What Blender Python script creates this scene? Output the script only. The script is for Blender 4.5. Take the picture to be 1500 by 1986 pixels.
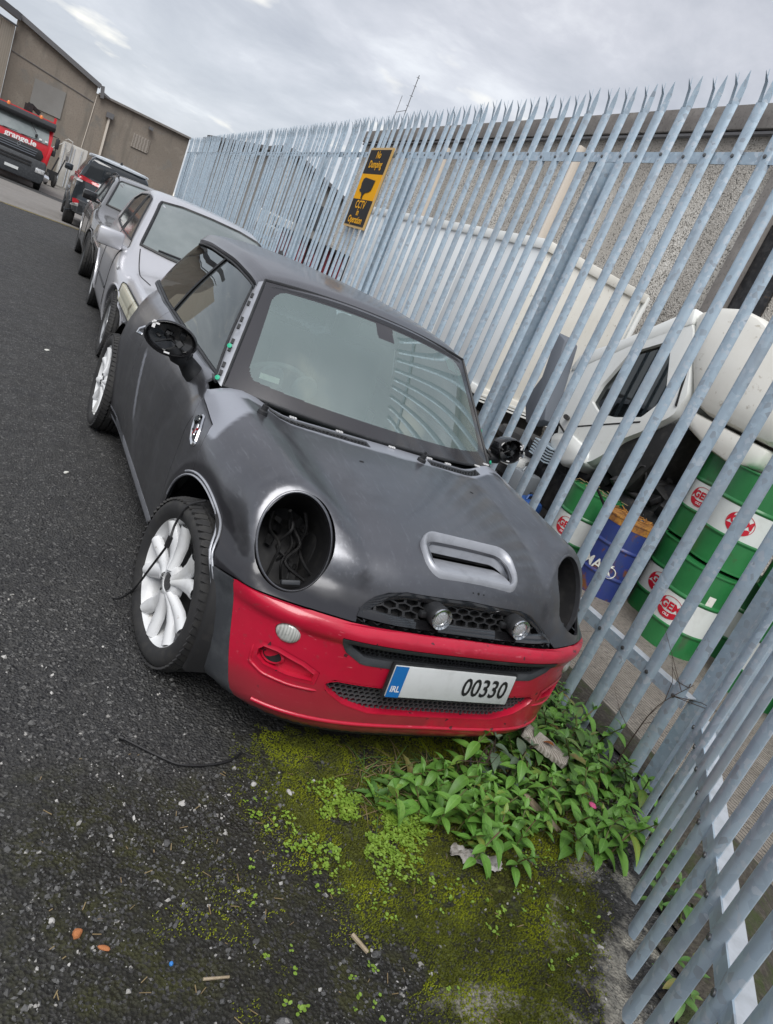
import bpy, bmesh, math, random
import numpy as np
from mathutils import Vector, Matrix, Euler, Quaternion
random.seed(7); RNG = np.random.default_rng(11)
SC = bpy.context.scene
for o in list(bpy.data.objects): bpy.data.objects.remove(o)
COL = SC.collection
# ---------------------------------------------------------------- camera
def cam_axes(az, pitch, roll):
    ca, sa = math.cos(az), math.sin(az)
    f = np.array([sa*math.cos(pitch), ca*math.cos(pitch), -math.sin(pitch)])
    r = np.array([ca, -sa, 0.]); u = np.cross(r, f)
    return math.cos(roll)*r + math.sin(roll)*u, -math.sin(roll)*r + math.cos(roll)*u, f
CAM = np.array([-1.55493, -2.19948, 1.50956])
cr, cu, cf = cam_axes(math.radians(33.55056), math.radians(16.18403), math.radians(23.80441))
cam_d = bpy.data.cameras.new("camera"); cam = bpy.data.objects.new("camera", cam_d); COL.objects.link(cam)
cam.matrix_world = Matrix(((cr[0], cu[0], -cf[0], CAM[0]), (cr[1], cu[1], -cf[1], CAM[1]), (cr[2], cu[2], -cf[2], CAM[2]), (0, 0, 0, 1)))
cam_d.sensor_fit = 'VERTICAL'; cam_d.sensor_height = 24.0; cam_d.lens = 1365.4/1986*24.0
cam_d.clip_start = .03; cam_d.clip_end = 3000
SC.camera = cam
# ---------------------------------------------------------------- overcast daylight
SUN_EL, SUN_AZ = math.radians(52), math.radians(215)
w = bpy.data.worlds.new("World"); SC.world = w; w.use_nodes = True
nt = w.node_tree; nt.nodes.clear(); N = nt.nodes.new; L = nt.links.new
out = N('ShaderNodeOutputWorld'); bg = N('ShaderNodeBackground'); sky = N('ShaderNodeTexSky')
sky.sky_type = 'NISHITA'; sky.sun_disc = False; sky.sun_elevation = SUN_EL; sky.sun_rotation = SUN_AZ; sky.dust_density = 2.5
bg.inputs['Strength'].default_value = .09; L(sky.outputs[0], bg.inputs['Color'])
tc = N('ShaderNodeTexCoord'); sp = N('ShaderNodeSeparateXYZ'); L(tc.outputs['Generated'], sp.inputs[0])
mz = N('ShaderNodeMath'); mz.operation = 'MAXIMUM'; L(sp.outputs['Z'], mz.inputs[0]); mz.inputs[1].default_value = 0.0
az_ = N('ShaderNodeMath'); az_.operation = 'ADD'; L(mz.outputs[0], az_.inputs[0]); az_.inputs[1].default_value = .16
dx = N('ShaderNodeMath'); dx.operation = 'DIVIDE'; L(sp.outputs['X'], dx.inputs[0]); L(az_.outputs[0], dx.inputs[1])
dy = N('ShaderNodeMath'); dy.operation = 'DIVIDE'; L(sp.outputs['Y'], dy.inputs[0]); L(az_.outputs[0], dy.inputs[1])
cv = N('ShaderNodeCombineXYZ'); L(dx.outputs[0], cv.inputs[0]); L(dy.outputs[0], cv.inputs[1])
n1 = N('ShaderNodeTexNoise'); n1.inputs['Scale'].default_value = 1.5; n1.inputs['Detail'].default_value = 7; n1.inputs['Roughness'].default_value = .58; n1.inputs['Distortion'].default_value = .35
L(cv.outputs[0], n1.inputs['Vector'])
cr1 = N('ShaderNodeValToRGB'); L(n1.outputs['Fac'], cr1.inputs['Fac'])
e = cr1.color_ramp.elements; e[0].position = .34; e[0].color = (.375, .39, .44, 1); e[1].position = .68; e[1].color = (.74, .755, .785, 1)
m_ = e.new(.47); m_.color = (.465, .48, .525, 1); m_ = e.new(.57); m_.color = (.56, .57, .615, 1)
# brighter, whiter band of cloud low over the horizon
hb = N('ShaderNodeMapRange'); L(sp.outputs['Z'], hb.inputs[0]); hb.inputs[1].default_value = 0; hb.inputs[2].default_value = .36; hb.inputs[3].default_value = .60; hb.inputs[4].default_value = 0
mxh = N('ShaderNodeMixRGB'); L(hb.outputs[0], mxh.inputs[0]); L(cr1.outputs[0], mxh.inputs[1]); mxh.inputs[2].default_value = (.62, .665, .72, 1)
# small breaks where the cloud is thin and warm-white
n2 = N('ShaderNodeTexNoise'); n2.inputs['Scale'].default_value = 2.3; n2.inputs['Detail'].default_value = 5; L(cv.outputs[0], n2.inputs['Vector'])
br = N('ShaderNodeMapRange'); L(n2.outputs['Fac'], br.inputs[0]); br.inputs[1].default_value = .59; br.inputs[2].default_value = .70; br.inputs[3].default_value = 0; br.inputs[4].default_value = .8
mxb = N('ShaderNodeMixRGB'); L(br.outputs[0], mxb.inputs[0]); L(mxh.outputs[0], mxb.inputs[1]); mxb.inputs[2].default_value = (.98, .95, .86, 1)
bg2 = N('ShaderNodeBackground'); L(mxb.outputs[0], bg2.inputs['Color']); bg2.inputs['Strength'].default_value = .66
mxs = N('ShaderNodeMixShader'); mxs.inputs[0].default_value = .90; L(bg.outputs[0], mxs.inputs[1]); L(bg2.outputs[0], mxs.inputs[2]); L(mxs.outputs[0], out.inputs['Surface'])
sun_d = bpy.data.lights.new("sun", 'SUN'); sun_d.energy = 1.5; sun_d.angle = math.radians(40); sun_d.color = (1, .985, .96)
sun = bpy.data.objects.new("sun", sun_d); COL.objects.link(sun)
sd = Vector((math.sin(SUN_AZ)*math.cos(SUN_EL), math.cos(SUN_AZ)*math.cos(SUN_EL), math.sin(SUN_EL)))
sun.rotation_euler = sd.to_track_quat('Z', 'Y').to_euler()
SC.view_settings.view_transform = 'Standard'; SC.view_settings.look = 'None'; SC.view_settings.gamma = 1; SC.view_settings.exposure = 0.95
SC.view_settings.use_curve_mapping = False
SC.cycles.max_bounces = 8; SC.cycles.transparent_max_bounces = 24; SC.cycles.caustics_reflective = False; SC.cycles.caustics_refractive = False
SC.cycles.use_denoising = True
# ---------------------------------------------------------------- helpers
def tag(o, label=None, cat=None, group=None, kind=None):
    if label: o["label"] = label
    if cat: o["category"] = cat
    if group: o["group"] = group
    if kind: o["kind"] = kind
    return o
def empty(name, loc=(0, 0, 0), rz=0, label=None, cat=None, group=None):
    o = bpy.data.objects.new(name, None); COL.objects.link(o); o.location = loc; o.rotation_euler = (0, 0, rz)
    o.empty_display_size = .1
    return tag(o, label, cat, group)
def link(name, me, parent=None, mats=None):
    o = bpy.data.objects.new(name, me); COL.objects.link(o)
    if parent is not None: o.parent = parent
    if mats is not None:
        for m in (mats if isinstance(mats, (list, tuple)) else [mats]): me.materials.append(m)
    return o
def kids(o): return [c for c in bpy.data.objects if c.parent is o]
def copy_tree(o, loc=None, rz=None, label=None, scale=None):
    ch = list(o.children)
    c = o.copy(); COL.objects.link(c)
    for k in ch:
        d = k.copy(); COL.objects.link(d); d.parent = c
        for g in list(k.children):
            e = g.copy(); COL.objects.link(e); e.parent = d
    if loc is not None: c.location = loc
    if rz is not None: c.rotation_euler = (0, 0, rz)
    if scale is not None: c.scale = (scale,)*3
    if label: c["label"] = label
    return c
def sharp(me, deg=35):
    me.polygons.foreach_set('use_smooth', [True]*len(me.polygons)); me.set_sharp_from_angle(angle=math.radians(deg))
class MB:
    """collects geometry, builds one mesh object"""
    def __init__(s): s.v = []; s.f = []; s.mi = []
    def add(s, vs, fs, mi=0):
        b = len(s.v); s.v += [tuple(map(float, q)) for q in vs]; s.f += [tuple(b+i for i in f) for f in fs]; s.mi += [mi]*len(fs); return s
    def box(s, c, d, R=None, mi=0, taper=None):
        c = np.array(c, float); h = np.array(d, float)/2
        P = np.array([[x, y, z] for x in (-1, 1) for y in (-1, 1) for z in (-1, 1)], float)
        if taper is not None: P[P[:, 2] > 0, :2] *= taper
        P = P*h
        if R is not None: P = P @ np.array(R).T
        return s.add(P + c, [(0, 1, 3, 2), (4, 6, 7, 5), (0, 4, 5, 1), (2, 3, 7, 6), (0, 2, 6, 4), (1, 5, 7, 3)], mi)
    def bar(s, a, b, w, h=None, up=(0, 0, 1), mi=0):
        a = np.array(a, float); b = np.array(b, float); d = b - a; L_ = np.linalg.norm(d); d = d/L_
        u = np.array(up, float)
        if abs(u @ d) > .97: u = np.array([1., 0, 0])
        r = np.cross(d, u); r = r/np.linalg.norm(r); u = np.cross(r, d)
        return s.box((a+b)/2, (w, L_, h or w), np.stack([r, d, u], 1), mi)
    def tube(s, pts, r, n=8, cap=True, mi=0, closed=False):
        pts = [np.array(q, float) for q in pts]; m = len(pts); rs = r if hasattr(r, '__len__') else [r]*m
        base = len(s.v); prev = None
        for i, q in enumerate(pts):
            if closed: t = pts[(i+1) % m] - pts[i-1]
            else: t = pts[min(i+1, m-1)] - pts[max(i-1, 0)]
            t = t/max(np.linalg.norm(t), 1e-9)
            if prev is None:
                u = np.array([0, 0, 1.]) if abs(t[2]) < .9 else np.array([1., 0, 0])
            else: u = prev
            u = u - t*(u @ t); u = u/max(np.linalg.norm(u), 1e-9); prev = u; w_ = np.cross(t, u)
            for k in range(n):
                a = 2*math.pi*k/n; s.v.append(tuple(q + rs[i]*(math.cos(a)*u + math.sin(a)*w_)))
        for i in range(m if closed else m-1):
            for k in range(n):
                a = base + i*n + k; b = base + i*n + (k+1) % n; j = (i+1) % m
                s.f.append((a, b, base + j*n + (k+1) % n, base + j*n + k)); s.mi.append(mi)
        if cap and not closed:
            s.f.append(tuple(base + k for k in range(n))[::-1]); s.f.append(tuple(base + (m-1)*n + k for k in range(n))); s.mi += [mi, mi]
        return s
    def lathe(s, prof, n=32, org=(0, 0, 0), axis=(0, 0, 1), mi=0, caps=True, ex=(1, 1)):
        """prof: list of (radius, height)"""
        ax = np.array(axis, float); ax = ax/np.linalg.norm(ax)
        u = np.array([1., 0, 0]) if abs(ax[0]) < .9 else np.array([0, 1., 0]); u = u - ax*(u@ax); u = u/np.linalg.norm(u); w_ = np.cross(ax, u)
        base = len(s.v); org = np.array(org, float)
        for r, h in prof:
            for k in range(n):
                a = 2*math.pi*k/n; s.v.append(tuple(org + ax*h + r*(ex[0]*math.cos(a)*u + ex[1]*math.sin(a)*w_)))
        for i in range(len(prof)-1):
            for k in range(n):
                s.f.append((base+i*n+k, base+i*n+(k+1) % n, base+(i+1)*n+(k+1) % n, base+(i+1)*n+k)); s.mi.append(mi)
        if caps:
            s.f.append(tuple(base + k for k in range(n))[::-1]); s.f.append(tuple(base + (len(prof)-1)*n + k for k in range(n))); s.mi += [mi, mi]
        return s
    def grid(s, G, mi=0, wrapu=False, flip=False):
        G = np.asarray(G, float); a, b = G.shape[:2]; base = len(s.v); s.v += [tuple(q) for q in G.reshape(-1, 3)]
        for i in range(a-1):
            for j in range(b if wrapu else b-1):
                f = (base+i*b+j, base+i*b+(j+1) % b, base+(i+1)*b+(j+1) % b, base+(i+1)*b+j)
                s.f.append(f[::-1] if flip else f); s.mi.append(mi)
        return s
    def prism(s, poly, a, b, ax=0, mi=0):
        """poly of 2D points in the two other axes, extruded along axis ax from a to b"""
        n = len(poly); o = [k for k in range(3) if k != ax]; V = []
        for t in (a, b):
            for p in poly:
                q = [0, 0, 0]; q[ax] = t; q[o[0]] = p[0]; q[o[1]] = p[1]; V.append(q)
        F = [tuple(range(n))[::-1], tuple(range(n, 2*n))] + [(i, (i+1) % n, n+(i+1) % n, n+i) for i in range(n)]
        return s.add(V, F, mi)
    def xform(s, fn): s.v = [tuple(fn(np.array(q))) for q in s.v]; return s
    def mesh(s, name):
        me = bpy.data.meshes.new(name); me.from_pydata(s.v, [], s.f); me.polygons.foreach_set('material_index', s.mi); me.update(); return me
    def build(s, name, mats, parent=None, smooth=None, bevel=0, fix=True):
        me = s.mesh(name); o = link(name, me, parent, mats)
        if fix or bevel:
            bm = bmesh.new(); bm.from_mesh(me)
            bmesh.ops.recalc_face_normals(bm, faces=bm.faces)
            if bevel:
                es = [e for e in bm.edges if len(e.link_faces) == 2 and e.calc_face_angle(0) > math.radians(40)]
                bmesh.ops.bevel(bm, geom=es, offset=bevel, segments=2, profile=.5, affect='EDGES', clamp_overlap=True)
            bm.to_mesh(me); bm.free()
        if smooth is None and bevel: smooth = 40
        if smooth: sharp(me, smooth)
        return o
def rot(axis, deg): return np.array(Matrix.Rotation(math.radians(deg), 3, axis))
def text_mesh(body, size, bold=0.0, align='CENTER', extrude=.0):
    cu_ = bpy.data.curves.new('lettering', 'FONT'); cu_.body = body; cu_.size = size; cu_.offset = bold; cu_.align_x = align; cu_.align_y = 'CENTER'; cu_.extrude = extrude; cu_.resolution_u = 3
    o = bpy.data.objects.new('lettering', cu_); COL.objects.link(o)
    dg = bpy.context.evaluated_depsgraph_get(); me = bpy.data.meshes.new_from_object(o.evaluated_get(dg)); bpy.data.objects.remove(o); me.materials.clear(); return me
def place_text(body, size, M, mat, parent=None, bold=0.0, name='lettering', sx=1.0):
    me = text_mesh(body, size, bold); me.transform(M @ Matrix.Diagonal((sx, 1, 1, 1))); return link(name, me, parent, mat)
def frame(o, x, y):
    """4x4 with local x,y axes and origin"""
    x = Vector(x).normalized(); y = Vector(y); z = x.cross(y).normalized(); y = z.cross(x)
    return Matrix(((x[0], y[0], z[0], o[0]), (x[1], y[1], z[1], o[1]), (x[2], y[2], z[2], o[2]), (0, 0, 0, 1)))
def smooth_pts(p, n=6):
    p = np.array(p, float); o = []
    for i in range(len(p)-1):
        a, b, c, d = p[max(i-1, 0)], p[i], p[i+1], p[min(i+2, len(p)-1)]
        for t in np.linspace(0, 1, n, endpoint=False): o.append(.5*((2*b) + (c-a)*t + (2*a-5*b+4*c-d)*t*t + (3*b-a-3*c+d)*t**3))
    return o + [p[-1]]
# ---------------------------------------------------------------- material helper
def mk(name, base, rough=.5, metal=0., coat=0., spec=.5, layers=(), bump=(), rlayers=(), space='pos', mlayers=(), emit=None, alpha=None, coat_rough=.08):
    """layers: (kind, scale, lo, hi, colour[, stretch]); bump: (kind, scale, strength, distance)"""
    m = bpy.data.materials.new(name); m.use_nodes = True; t = m.node_tree; b = t.nodes['Principled BSDF']; N = t.nodes.new; L = t.links.new
    b.inputs['Roughness'].default_value = rough; b.inputs['Metallic'].default_value = metal; b.inputs['Coat Weight'].default_value = coat; b.inputs['Coat Roughness'].default_value = coat_rough; b.inputs['Specular IOR Level'].default_value = spec
    b.inputs['Base Color'].default_value = (*base, 1)
    vec = None
    def coords(stretch=None):
        nonlocal vec
        if vec is None:
            if space == 'pos': vec = N('ShaderNodeNewGeometry').outputs['Position']
            else: vec = N('ShaderNodeTexCoord').outputs['Object']
        if stretch is None: return vec
        mp = N('ShaderNodeMapping'); mp.inputs['Scale'].default_value = stretch; L(vec, mp.inputs['Vector']); return mp.outputs[0]
    def tex(kind, scale, stretch=None):
        if kind == 'rand':
            return N('ShaderNodeObjectInfo').outputs['Random']
        if kind == 'attr':
            n = N('ShaderNodeAttribute'); n.attribute_name = scale; return n.outputs['Fac']
        if kind == 'noise':
            n = N('ShaderNodeTexNoise'); n.inputs['Detail'].default_value = 6; n.inputs['Roughness'].default_value = .6; o = 'Fac'
        elif kind == 'cell':
            n = N('ShaderNodeTexVoronoi'); n.inputs['Scale'].default_value = scale; L(coords(stretch), n.inputs['Vector'])
            s_ = N('ShaderNodeSeparateColor'); L(n.outputs['Color'], s_.inputs[0]); return s_.outputs[0]
        elif kind == 'voro':
            n = N('ShaderNodeTexVoronoi'); o = 'Distance'
        elif kind == 'edge':
            n = N('ShaderNodeTexVoronoi'); n.feature = 'DISTANCE_TO_EDGE'; o = 'Distance'
        elif kind == 'wave':
            n = N('ShaderNodeTexWave'); n.inputs['Distortion'].default_value = 2.5; n.inputs['Detail'].default_value = 2; o = 'Fac'
        n.inputs['Scale'].default_value = scale; L(coords(stretch), n.inputs['Vector']); return n.outputs[o]
    col = None
    for ly in layers:
        kind, scale, lo, hi, c = ly[:5]; st = ly[5] if len(ly) > 5 else None
        mr = N('ShaderNodeMapRange'); L(tex(kind, scale, st), mr.inputs[0]); mr.inputs[1].default_value = lo; mr.inputs[2].default_value = hi
        f = mr.outputs[0]
        if len(ly) > 6:                                    # gate by an attribute / second texture
            g = ly[6]; mr2 = N('ShaderNodeMapRange'); L(tex(g[0], g[1], g[4] if len(g) > 4 else None), mr2.inputs[0]); mr2.inputs[1].default_value = g[2]; mr2.inputs[2].default_value = g[3]
            mu = N('ShaderNodeMath'); mu.operation = 'MULTIPLY'; L(f, mu.inputs[0]); L(mr2.outputs[0], mu.inputs[1]); f = mu.outputs[0]
        mx = N('ShaderNodeMixRGB'); L(f, mx.inputs[0])
        if col is None: mx.inputs[1].default_value = (*base, 1)
        else: L(col, mx.inputs[1])
        mx.inputs[2].default_value = (*c, 1); col = mx.outputs[0]
    if col is not None: L(col, b.inputs['Base Color'])
    rr = None
    for kind, scale, lo, hi, r2 in rlayers:
        mr = N('ShaderNodeMapRange'); L(tex(kind, scale), mr.inputs[0]); mr.inputs[1].default_value = lo; mr.inputs[2].default_value = hi
        mx = N('ShaderNodeMix'); L(mr.outputs[0], mx.inputs[0])
        if rr is None: mx.inputs[2].default_value = rough
        else: L(rr, mx.inputs[2])
        mx.inputs[3].default_value = r2; rr = mx.outputs[0]
    if rr is not None: L(rr, b.inputs['Roughness'])
    mm = None
    for kind, scale, lo, hi, m2 in mlayers:
        mr = N('ShaderNodeMapRange'); L(tex(kind, scale), mr.inputs[0]); mr.inputs[1].default_value = lo; mr.inputs[2].default_value = hi
        mx = N('ShaderNodeMix'); L(mr.outputs[0], mx.inputs[0])
        if mm is None: mx.inputs[2].default_value = metal
        else: L(mm, mx.inputs[2])
        mx.inputs[3].default_value = m2; mm = mx.outputs[0]
    if mm is not None: L(mm, b.inputs['Metallic'])
    nrm = None
    for bp in bump:
        kind, scale, st, dist = bp[:4]
        bn = N('ShaderNodeBump'); bn.inputs['Strength'].default_value = st; bn.inputs['Distance'].default_value = dist; L(tex(kind, scale, bp[4] if len(bp) > 4 else None), bn.inputs['Height'])
        if nrm is not None: L(nrm, bn.inputs['Normal'])
        nrm = bn.outputs[0]
    if nrm is not None: L(nrm, b.inputs['Normal'])
    if emit: b.inputs['Emission Color'].default_value = (*emit[0], 1); b.inputs['Emission Strength'].default_value = emit[1]
    if alpha is not None: b.inputs['Alpha'].default_value = alpha
    return m
def glass(name, tint=(.75, .86, .84), trans=.55, rough=.02, refl=1.0, ior=1.9, dust_sheen=None, dust_sheen_a=0.0, dust_sheen_c=(.35, .4, .4)):
    """thin pane: part clear, part mirror by Fresnel, optionally a film of dust"""
    m = bpy.data.materials.new(name); m.use_nodes = True; t = m.node_tree; t.nodes.clear(); N = t.nodes.new; L = t.links.new
    o = N('ShaderNodeOutputMaterial'); tr = N('ShaderNodeBsdfTransparent'); tr.inputs[0].default_value = (*[trans*c for c in tint], 1)
    gl = N('ShaderNodeBsdfGlossy'); gl.inputs['Roughness'].default_value = rough; gl.inputs['Color'].default_value = (refl*.95, refl, refl, 1)
    fr = N('ShaderNodeFresnel'); fr.inputs['IOR'].default_value = ior; mx = N('ShaderNodeMixShader'); L(fr.outputs[0], mx.inputs[0]); L(tr.outputs[0], mx.inputs[1]); L(gl.outputs[0], mx.inputs[2])
    last = mx.outputs[0]
    if dust_sheen_a > 0:  # diffuse film: dust, and sky sheen put into the colour
        df = N('ShaderNodeBsdfDiffuse'); df.inputs[0].default_value = (*dust_sheen_c, 1); m2 = N('ShaderNodeMixShader')
        no = N('ShaderNodeTexNoise'); no.inputs['Scale'].default_value = 2.2; no.inputs['Detail'].default_value = 6; g = N('ShaderNodeNewGeometry'); L(g.outputs['Position'], no.inputs['Vector'])
        mr = N('ShaderNodeMapRange'); L(no.outputs[0], mr.inputs[0]); mr.inputs[1].default_value = .3; mr.inputs[2].default_value = .75; mr.inputs[3].default_value = dust_sheen_a*.85; mr.inputs[4].default_value = dust_sheen_a*1.1
        L(mr.outputs[0], m2.inputs[0]); L(last, m2.inputs[1]); L(df.outputs[0], m2.inputs[2]); last = m2.outputs[0]
    L(last, o.inputs['Surface']); return m
# ---------------------------------------------------------------- materials
M = {}
M['asphalt'] = mk('asphalt', (.032, .032, .033), .82, layers=[('noise', 1.3, .35, .7, (.033, .033, .034)), ('noise', 45, .5, .72, (.046, .045, .043)), ('cell', 120, .35, 1.0, (.060, .059, .056)), ('noise', 2.6, .5, .72, (.026, .026, .028)), ('cell', 100, .90, .94, (.13, .128, .124)), ('cell', 120, .16, .06, (.012, .012, .013)), ('attr', 'soil', .1, .9, (.017, .0165, .012)), ('noise', 11, .46, .62, (.036, .037, .008), None, ('attr', 'soil', .2, .9)), ('cell', 130, .80, .86, (.050, .049, .047), None, ('attr', 'soil', .2, .8)),
    ('noise', 22, .38, .55, (.022, .021, .013), None, ('attr', 'moss', .05, .4)), ('noise', 60, .42, .62, (.07, .085, .006), None, ('attr', 'moss', .5, .95)), ('noise', 7, .5, .7, (.12, .14, .008), None, ('attr', 'moss', .65, 1.)),
    ('noise', 6, .46, .56, (.30, .285, .24), None, ('attr', 'conc', .2, .6)), ('noise', 70, .55, .7, (.06, .06, .055), None, ('attr', 'conc', .2, .6))],
    bump=[('voro', 105, 1., .009), ('noise', 60, .6, .008)], rlayers=[('noise', 8, .45, .65, .62)])
M['yard'] = mk('yard_concrete', (.22, .195, .165), .8, layers=[('noise', 2.5, .35, .7, (.30, .27, .235)), ('noise', 30, .5, .7, (.13, .115, .10)), ('noise', .7, .5, .7, (.16, .15, .14))], bump=[('wave', 9, .8, .03, (1, .25, 1)), ('noise', 40, .5, .01)])
M['apron'] = mk('apron_concrete', (.20, .188, .175), .85, layers=[('noise', .5, .4, .65, (.17, .158, .145)), ('noise', 8, .5, .7, (.26, .24, .22))])
M['soil'] = mk('soil', (.05, .042, .033), .95, layers=[('noise', 40, .45, .65, (.10, .09, .07)), ('noise', 8, .5, .65, (.045, .06, .015))], bump=[('noise', 50, 1, .02)])
M['yellow_paint'] = mk('yellow_paint', (.42, .33, .10), .7, layers=[('noise', 6, .45, .6, (.20, .17, .10))])
M['galv'] = mk('galvanised_steel', (.44, .55, .645), .5, .35, layers=[('rand', 0, .0, 1., (.39, .485, .57)), ('cell', 34, .2, 1.0, (.50, .61, .70)), ('cell', 58, .84, .90, (.55, .62, .69)), ('cell', 47, .10, .04, (.37, .43, .49)), ('noise', 3, .5, .75, (.39, .445, .50)), ('noise', 2.2, .62, .72, (.36, .39, .40), (1, 1, .1))], rlayers=[('cell', 34, .2, .9, .42)])
M['galv_pale'] = mk('galvanised_flange', (.62, .66, .71), .45, .3, layers=[('noise', 20, .45, .7, (.5, .53, .56))])
M['bolt'] = mk('dull_bolt', (.16, .165, .17), .5, .7)
M['mini_paint'] = mk('sanded_grey_paint', (.155, .158, .172), .28, .80, .40, coat_rough=.12, mlayers=[('attr', 'primer', .25, .75, .15), ('attr', 'black', .3, .8, .2)], layers=[('noise', 1.6, .40, .66, (.110, .112, .122)), ('noise', 5, .52, .70, (.175, .179, .194)), ('noise', 30, .56, .74, (.20, .205, .222), (2.5, .12, 2.5)), ('attr', 'primer', .25, .75, (.30, .315, .355)), ('attr', 'black', .3, .8, (.022, .022, .026)), ('noise', 120, .71, .76, (.06, .06, .062))], bump=[('noise', 2.2, .10, .02)], rlayers=[('noise', 6, .4, .7, .40)])
M['mini_roof'] = mk('roof_paint', (.145, .145, .158), .36, .75, .4, coat_rough=.12, layers=[('noise', 3, .45, .65, (.115, .115, .125)), ('wave', 40, .3, .9, (.16, .163, .176), (1, .05, 1))], bump=[('noise', 3, .1, .02)])
M['primer'] = mk('bare_primer', (.40, .415, .45), .38, .3, .2, layers=[('noise', 14, .5, .7, (.30, .31, .34))])
M['red'] = mk('faded_red_paint', (.56, .010, .042), .30, 0, .6, coat_rough=.16, layers=[('noise', 5, .42, .7, (.47, .010, .036)), ('noise', 45, .6, .72, (.40, .03, .05)), ('noise', 55, .64, .70, (.60, .10, .13), (.25, 1, 1.6)), ('cell', 85, .988, .992, (.10, .02, .03)), ('attr', 'dirt', .25, 1.1, (.27, .03, .04))], bump=[('noise', 3, .08, .02)], rlayers=[('noise', 9, .4, .65, .45)])
M['black_plastic'] = mk('black_plastic', (.016, .017, .019), .55, layers=[('noise', 30, .5, .7, (.032, .033, .036))])
M['grey_plastic'] = mk('worn_grey_plastic', (.042, .046, .052), .6, layers=[('noise', 14, .45, .65, (.065, .07, .076))], bump=[('noise', 200, .3, .002)])
M['gloss_black'] = mk('gloss_black', (.008, .008, .009), .08, 0, .6)
M['dark'] = mk('engine_dark', (.010, .010, .011), .7, layers=[('noise', 12, .5, .65, (.025, .024, .023))])
M['mesh_plastic'] = mk('mesh_plastic', (.085, .087, .092), .5)
M['mesh_black'] = mk('mesh_black', (.018, .018, .019), .4)
M['tyre'] = mk('tyre_rubber', (.024, .024, .025), .75, layers=[('noise', 18, .45, .65, (.040, .039, .037))], bump=[('noise', 60, .3, .003)])
M['wheel_white'] = mk('white_wheel_paint', (.74, .75, .76), .4, 0, .2, layers=[('noise', 5, .5, .7, (.60, .60, .58)), ('noise', 25, .64, .74, (.34, .31, .27))])
M['wheel_silver'] = mk('silver_wheel_paint', (.40, .41, .42), .4, .6, layers=[('noise', 9, .5, .7, (.28, .28, .28))])
M['wheel_dark'] = mk('dark_wheel_paint', (.09, .095, .1), .4, .5)
M['chrome'] = mk('chrome', (.75, .76, .78), .12, 1.)
M['lens'] = mk('frosted_lens', (.50, .51, .48), .2, .1, .5, layers=[('wave', 40, .3, .8, (.34, .35, .33), (1, .2, .1)), ('noise', 30, .5, .7, (.62, .63, .60))])
M['lamp_glass'] = mk('lamp_glass', (.80, .82, .84), .06, .4, .8, layers=[('wave', 60, .5, .8, (.2, .2, .2))])
M['lamp_cream'] = mk('yellowed_headlamp', (.74, .72, .56), .22, .1, .5, layers=[('noise', 9, .45, .6, (.70, .69, .55)), ('noise', 5, .55, .68, (.22, .19, .11))])
M['red_lamp'] = mk('red_lamp', (.40, .010, .018), .12, 0, .8, layers=[('noise', 9, .5, .7, (.55, .03, .04))])
M['white_lamp'] = mk('clear_lamp', (.68, .69, .70), .12, .3, .6)
M['orange_lamp'] = mk('orange_beacon', (.75, .18, .02), .25, 0, .5)
M['plate'] = mk('plate_white', (.66, .68, .68), .4, 0, .3, layers=[('noise', 12, .5, .75, (.56, .575, .57))])
M['plate_black'] = mk('plate_black', (.015, .015, .016), .4)
M['plate_blue'] = mk('plate_blue', (.010, .16, .48), .4, 0, .3)
M['white_print'] = mk('white_print', (.8, .8, .8), .4)
M['frit'] = mk('black_frit', (.030, .029, .033), .2, 0, .6)
M['ws_glass'] = glass('windscreen_glass', (.80, .95, .91), .72, .012, 1.0, ior=2.6, dust_sheen_a=.18, dust_sheen_c=(.50, .66, .64))  # pale teal film imitates reflected sky in colour, besides any dust
M['side_glass'] = glass('side_glass', (.62, .76, .70), .45, .015, 1.0, dust_sheen_a=.05)
M['dark_glass'] = glass('dark_glass', (.5, .55, .55), .22, .02, .95)
M['car_glass'] = mk('background_glass', (.16, .19, .19), .06, .1, .8, layers=[('noise', 1.5, .4, .65, (.24, .27, .27))])
M['car_glass_dark'] = mk('background_glass_dark', (.018, .022, .026), .06, 0, .7)
M['interior'] = mk('interior_grey', (.07, .075, .078), .7)
M['interior_lt'] = mk('seat_fabric', (.19, .20, .205), .9)
M['silver_paint'] = mk('silver_paint', (.62, .625, .655), .3, .5, .6, layers=[('noise', .9, .4, .7, (.56, .56, .59))])
M['dgrey_paint'] = mk('dark_silver_paint', (.20, .20, .205), .25, .6, .7, layers=[('noise', 1.4, .4, .65, (.16, .155, .15))])
M['suv_paint'] = mk('black_blue_paint', (.014, .020, .026), .12, .3, 1.)
M['lorry_red'] = mk('lorry_red_paint', (.52, .012, .022), .3, 0, .5)
M['lorry_white'] = mk('white_lorry_paint', (.78, .80, .79), .4, 0, .3, layers=[('noise', 1.2, .4, .7, (.73, .74, .71)), ('noise', 9, .62, .78, (.60, .59, .53))])
M['lorry_panel'] = mk('white_box_panel', (.80, .83, .84), .45, 0, .2, layers=[('noise', .6, .4, .7, (.77, .80, .81))])
M['cream_panel'] = mk('cream_box_panel', (.76, .75, .70), .5, 0, .2, layers=[('noise', 2, .4, .7, (.71, .69, .63)), ('noise', 14, .62, .75, (.42, .38, .31))])
M['grey_plast2'] = mk('mid_grey_plastic', (.12, .135, .16), .6)
M['drum_green'] = mk('drum_green', (.020, .155, .045), .38, 0, .2, layers=[('noise', 7, .60, .70, (.055, .09, .05), (1, 1, .2)), ('noise', 3, .42, .7, (.03, .20, .06)), ('noise', 14, .62, .76, (.05, .10, .035)), ('noise', 40, .69, .76, (.12, .07, .03))])
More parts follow.
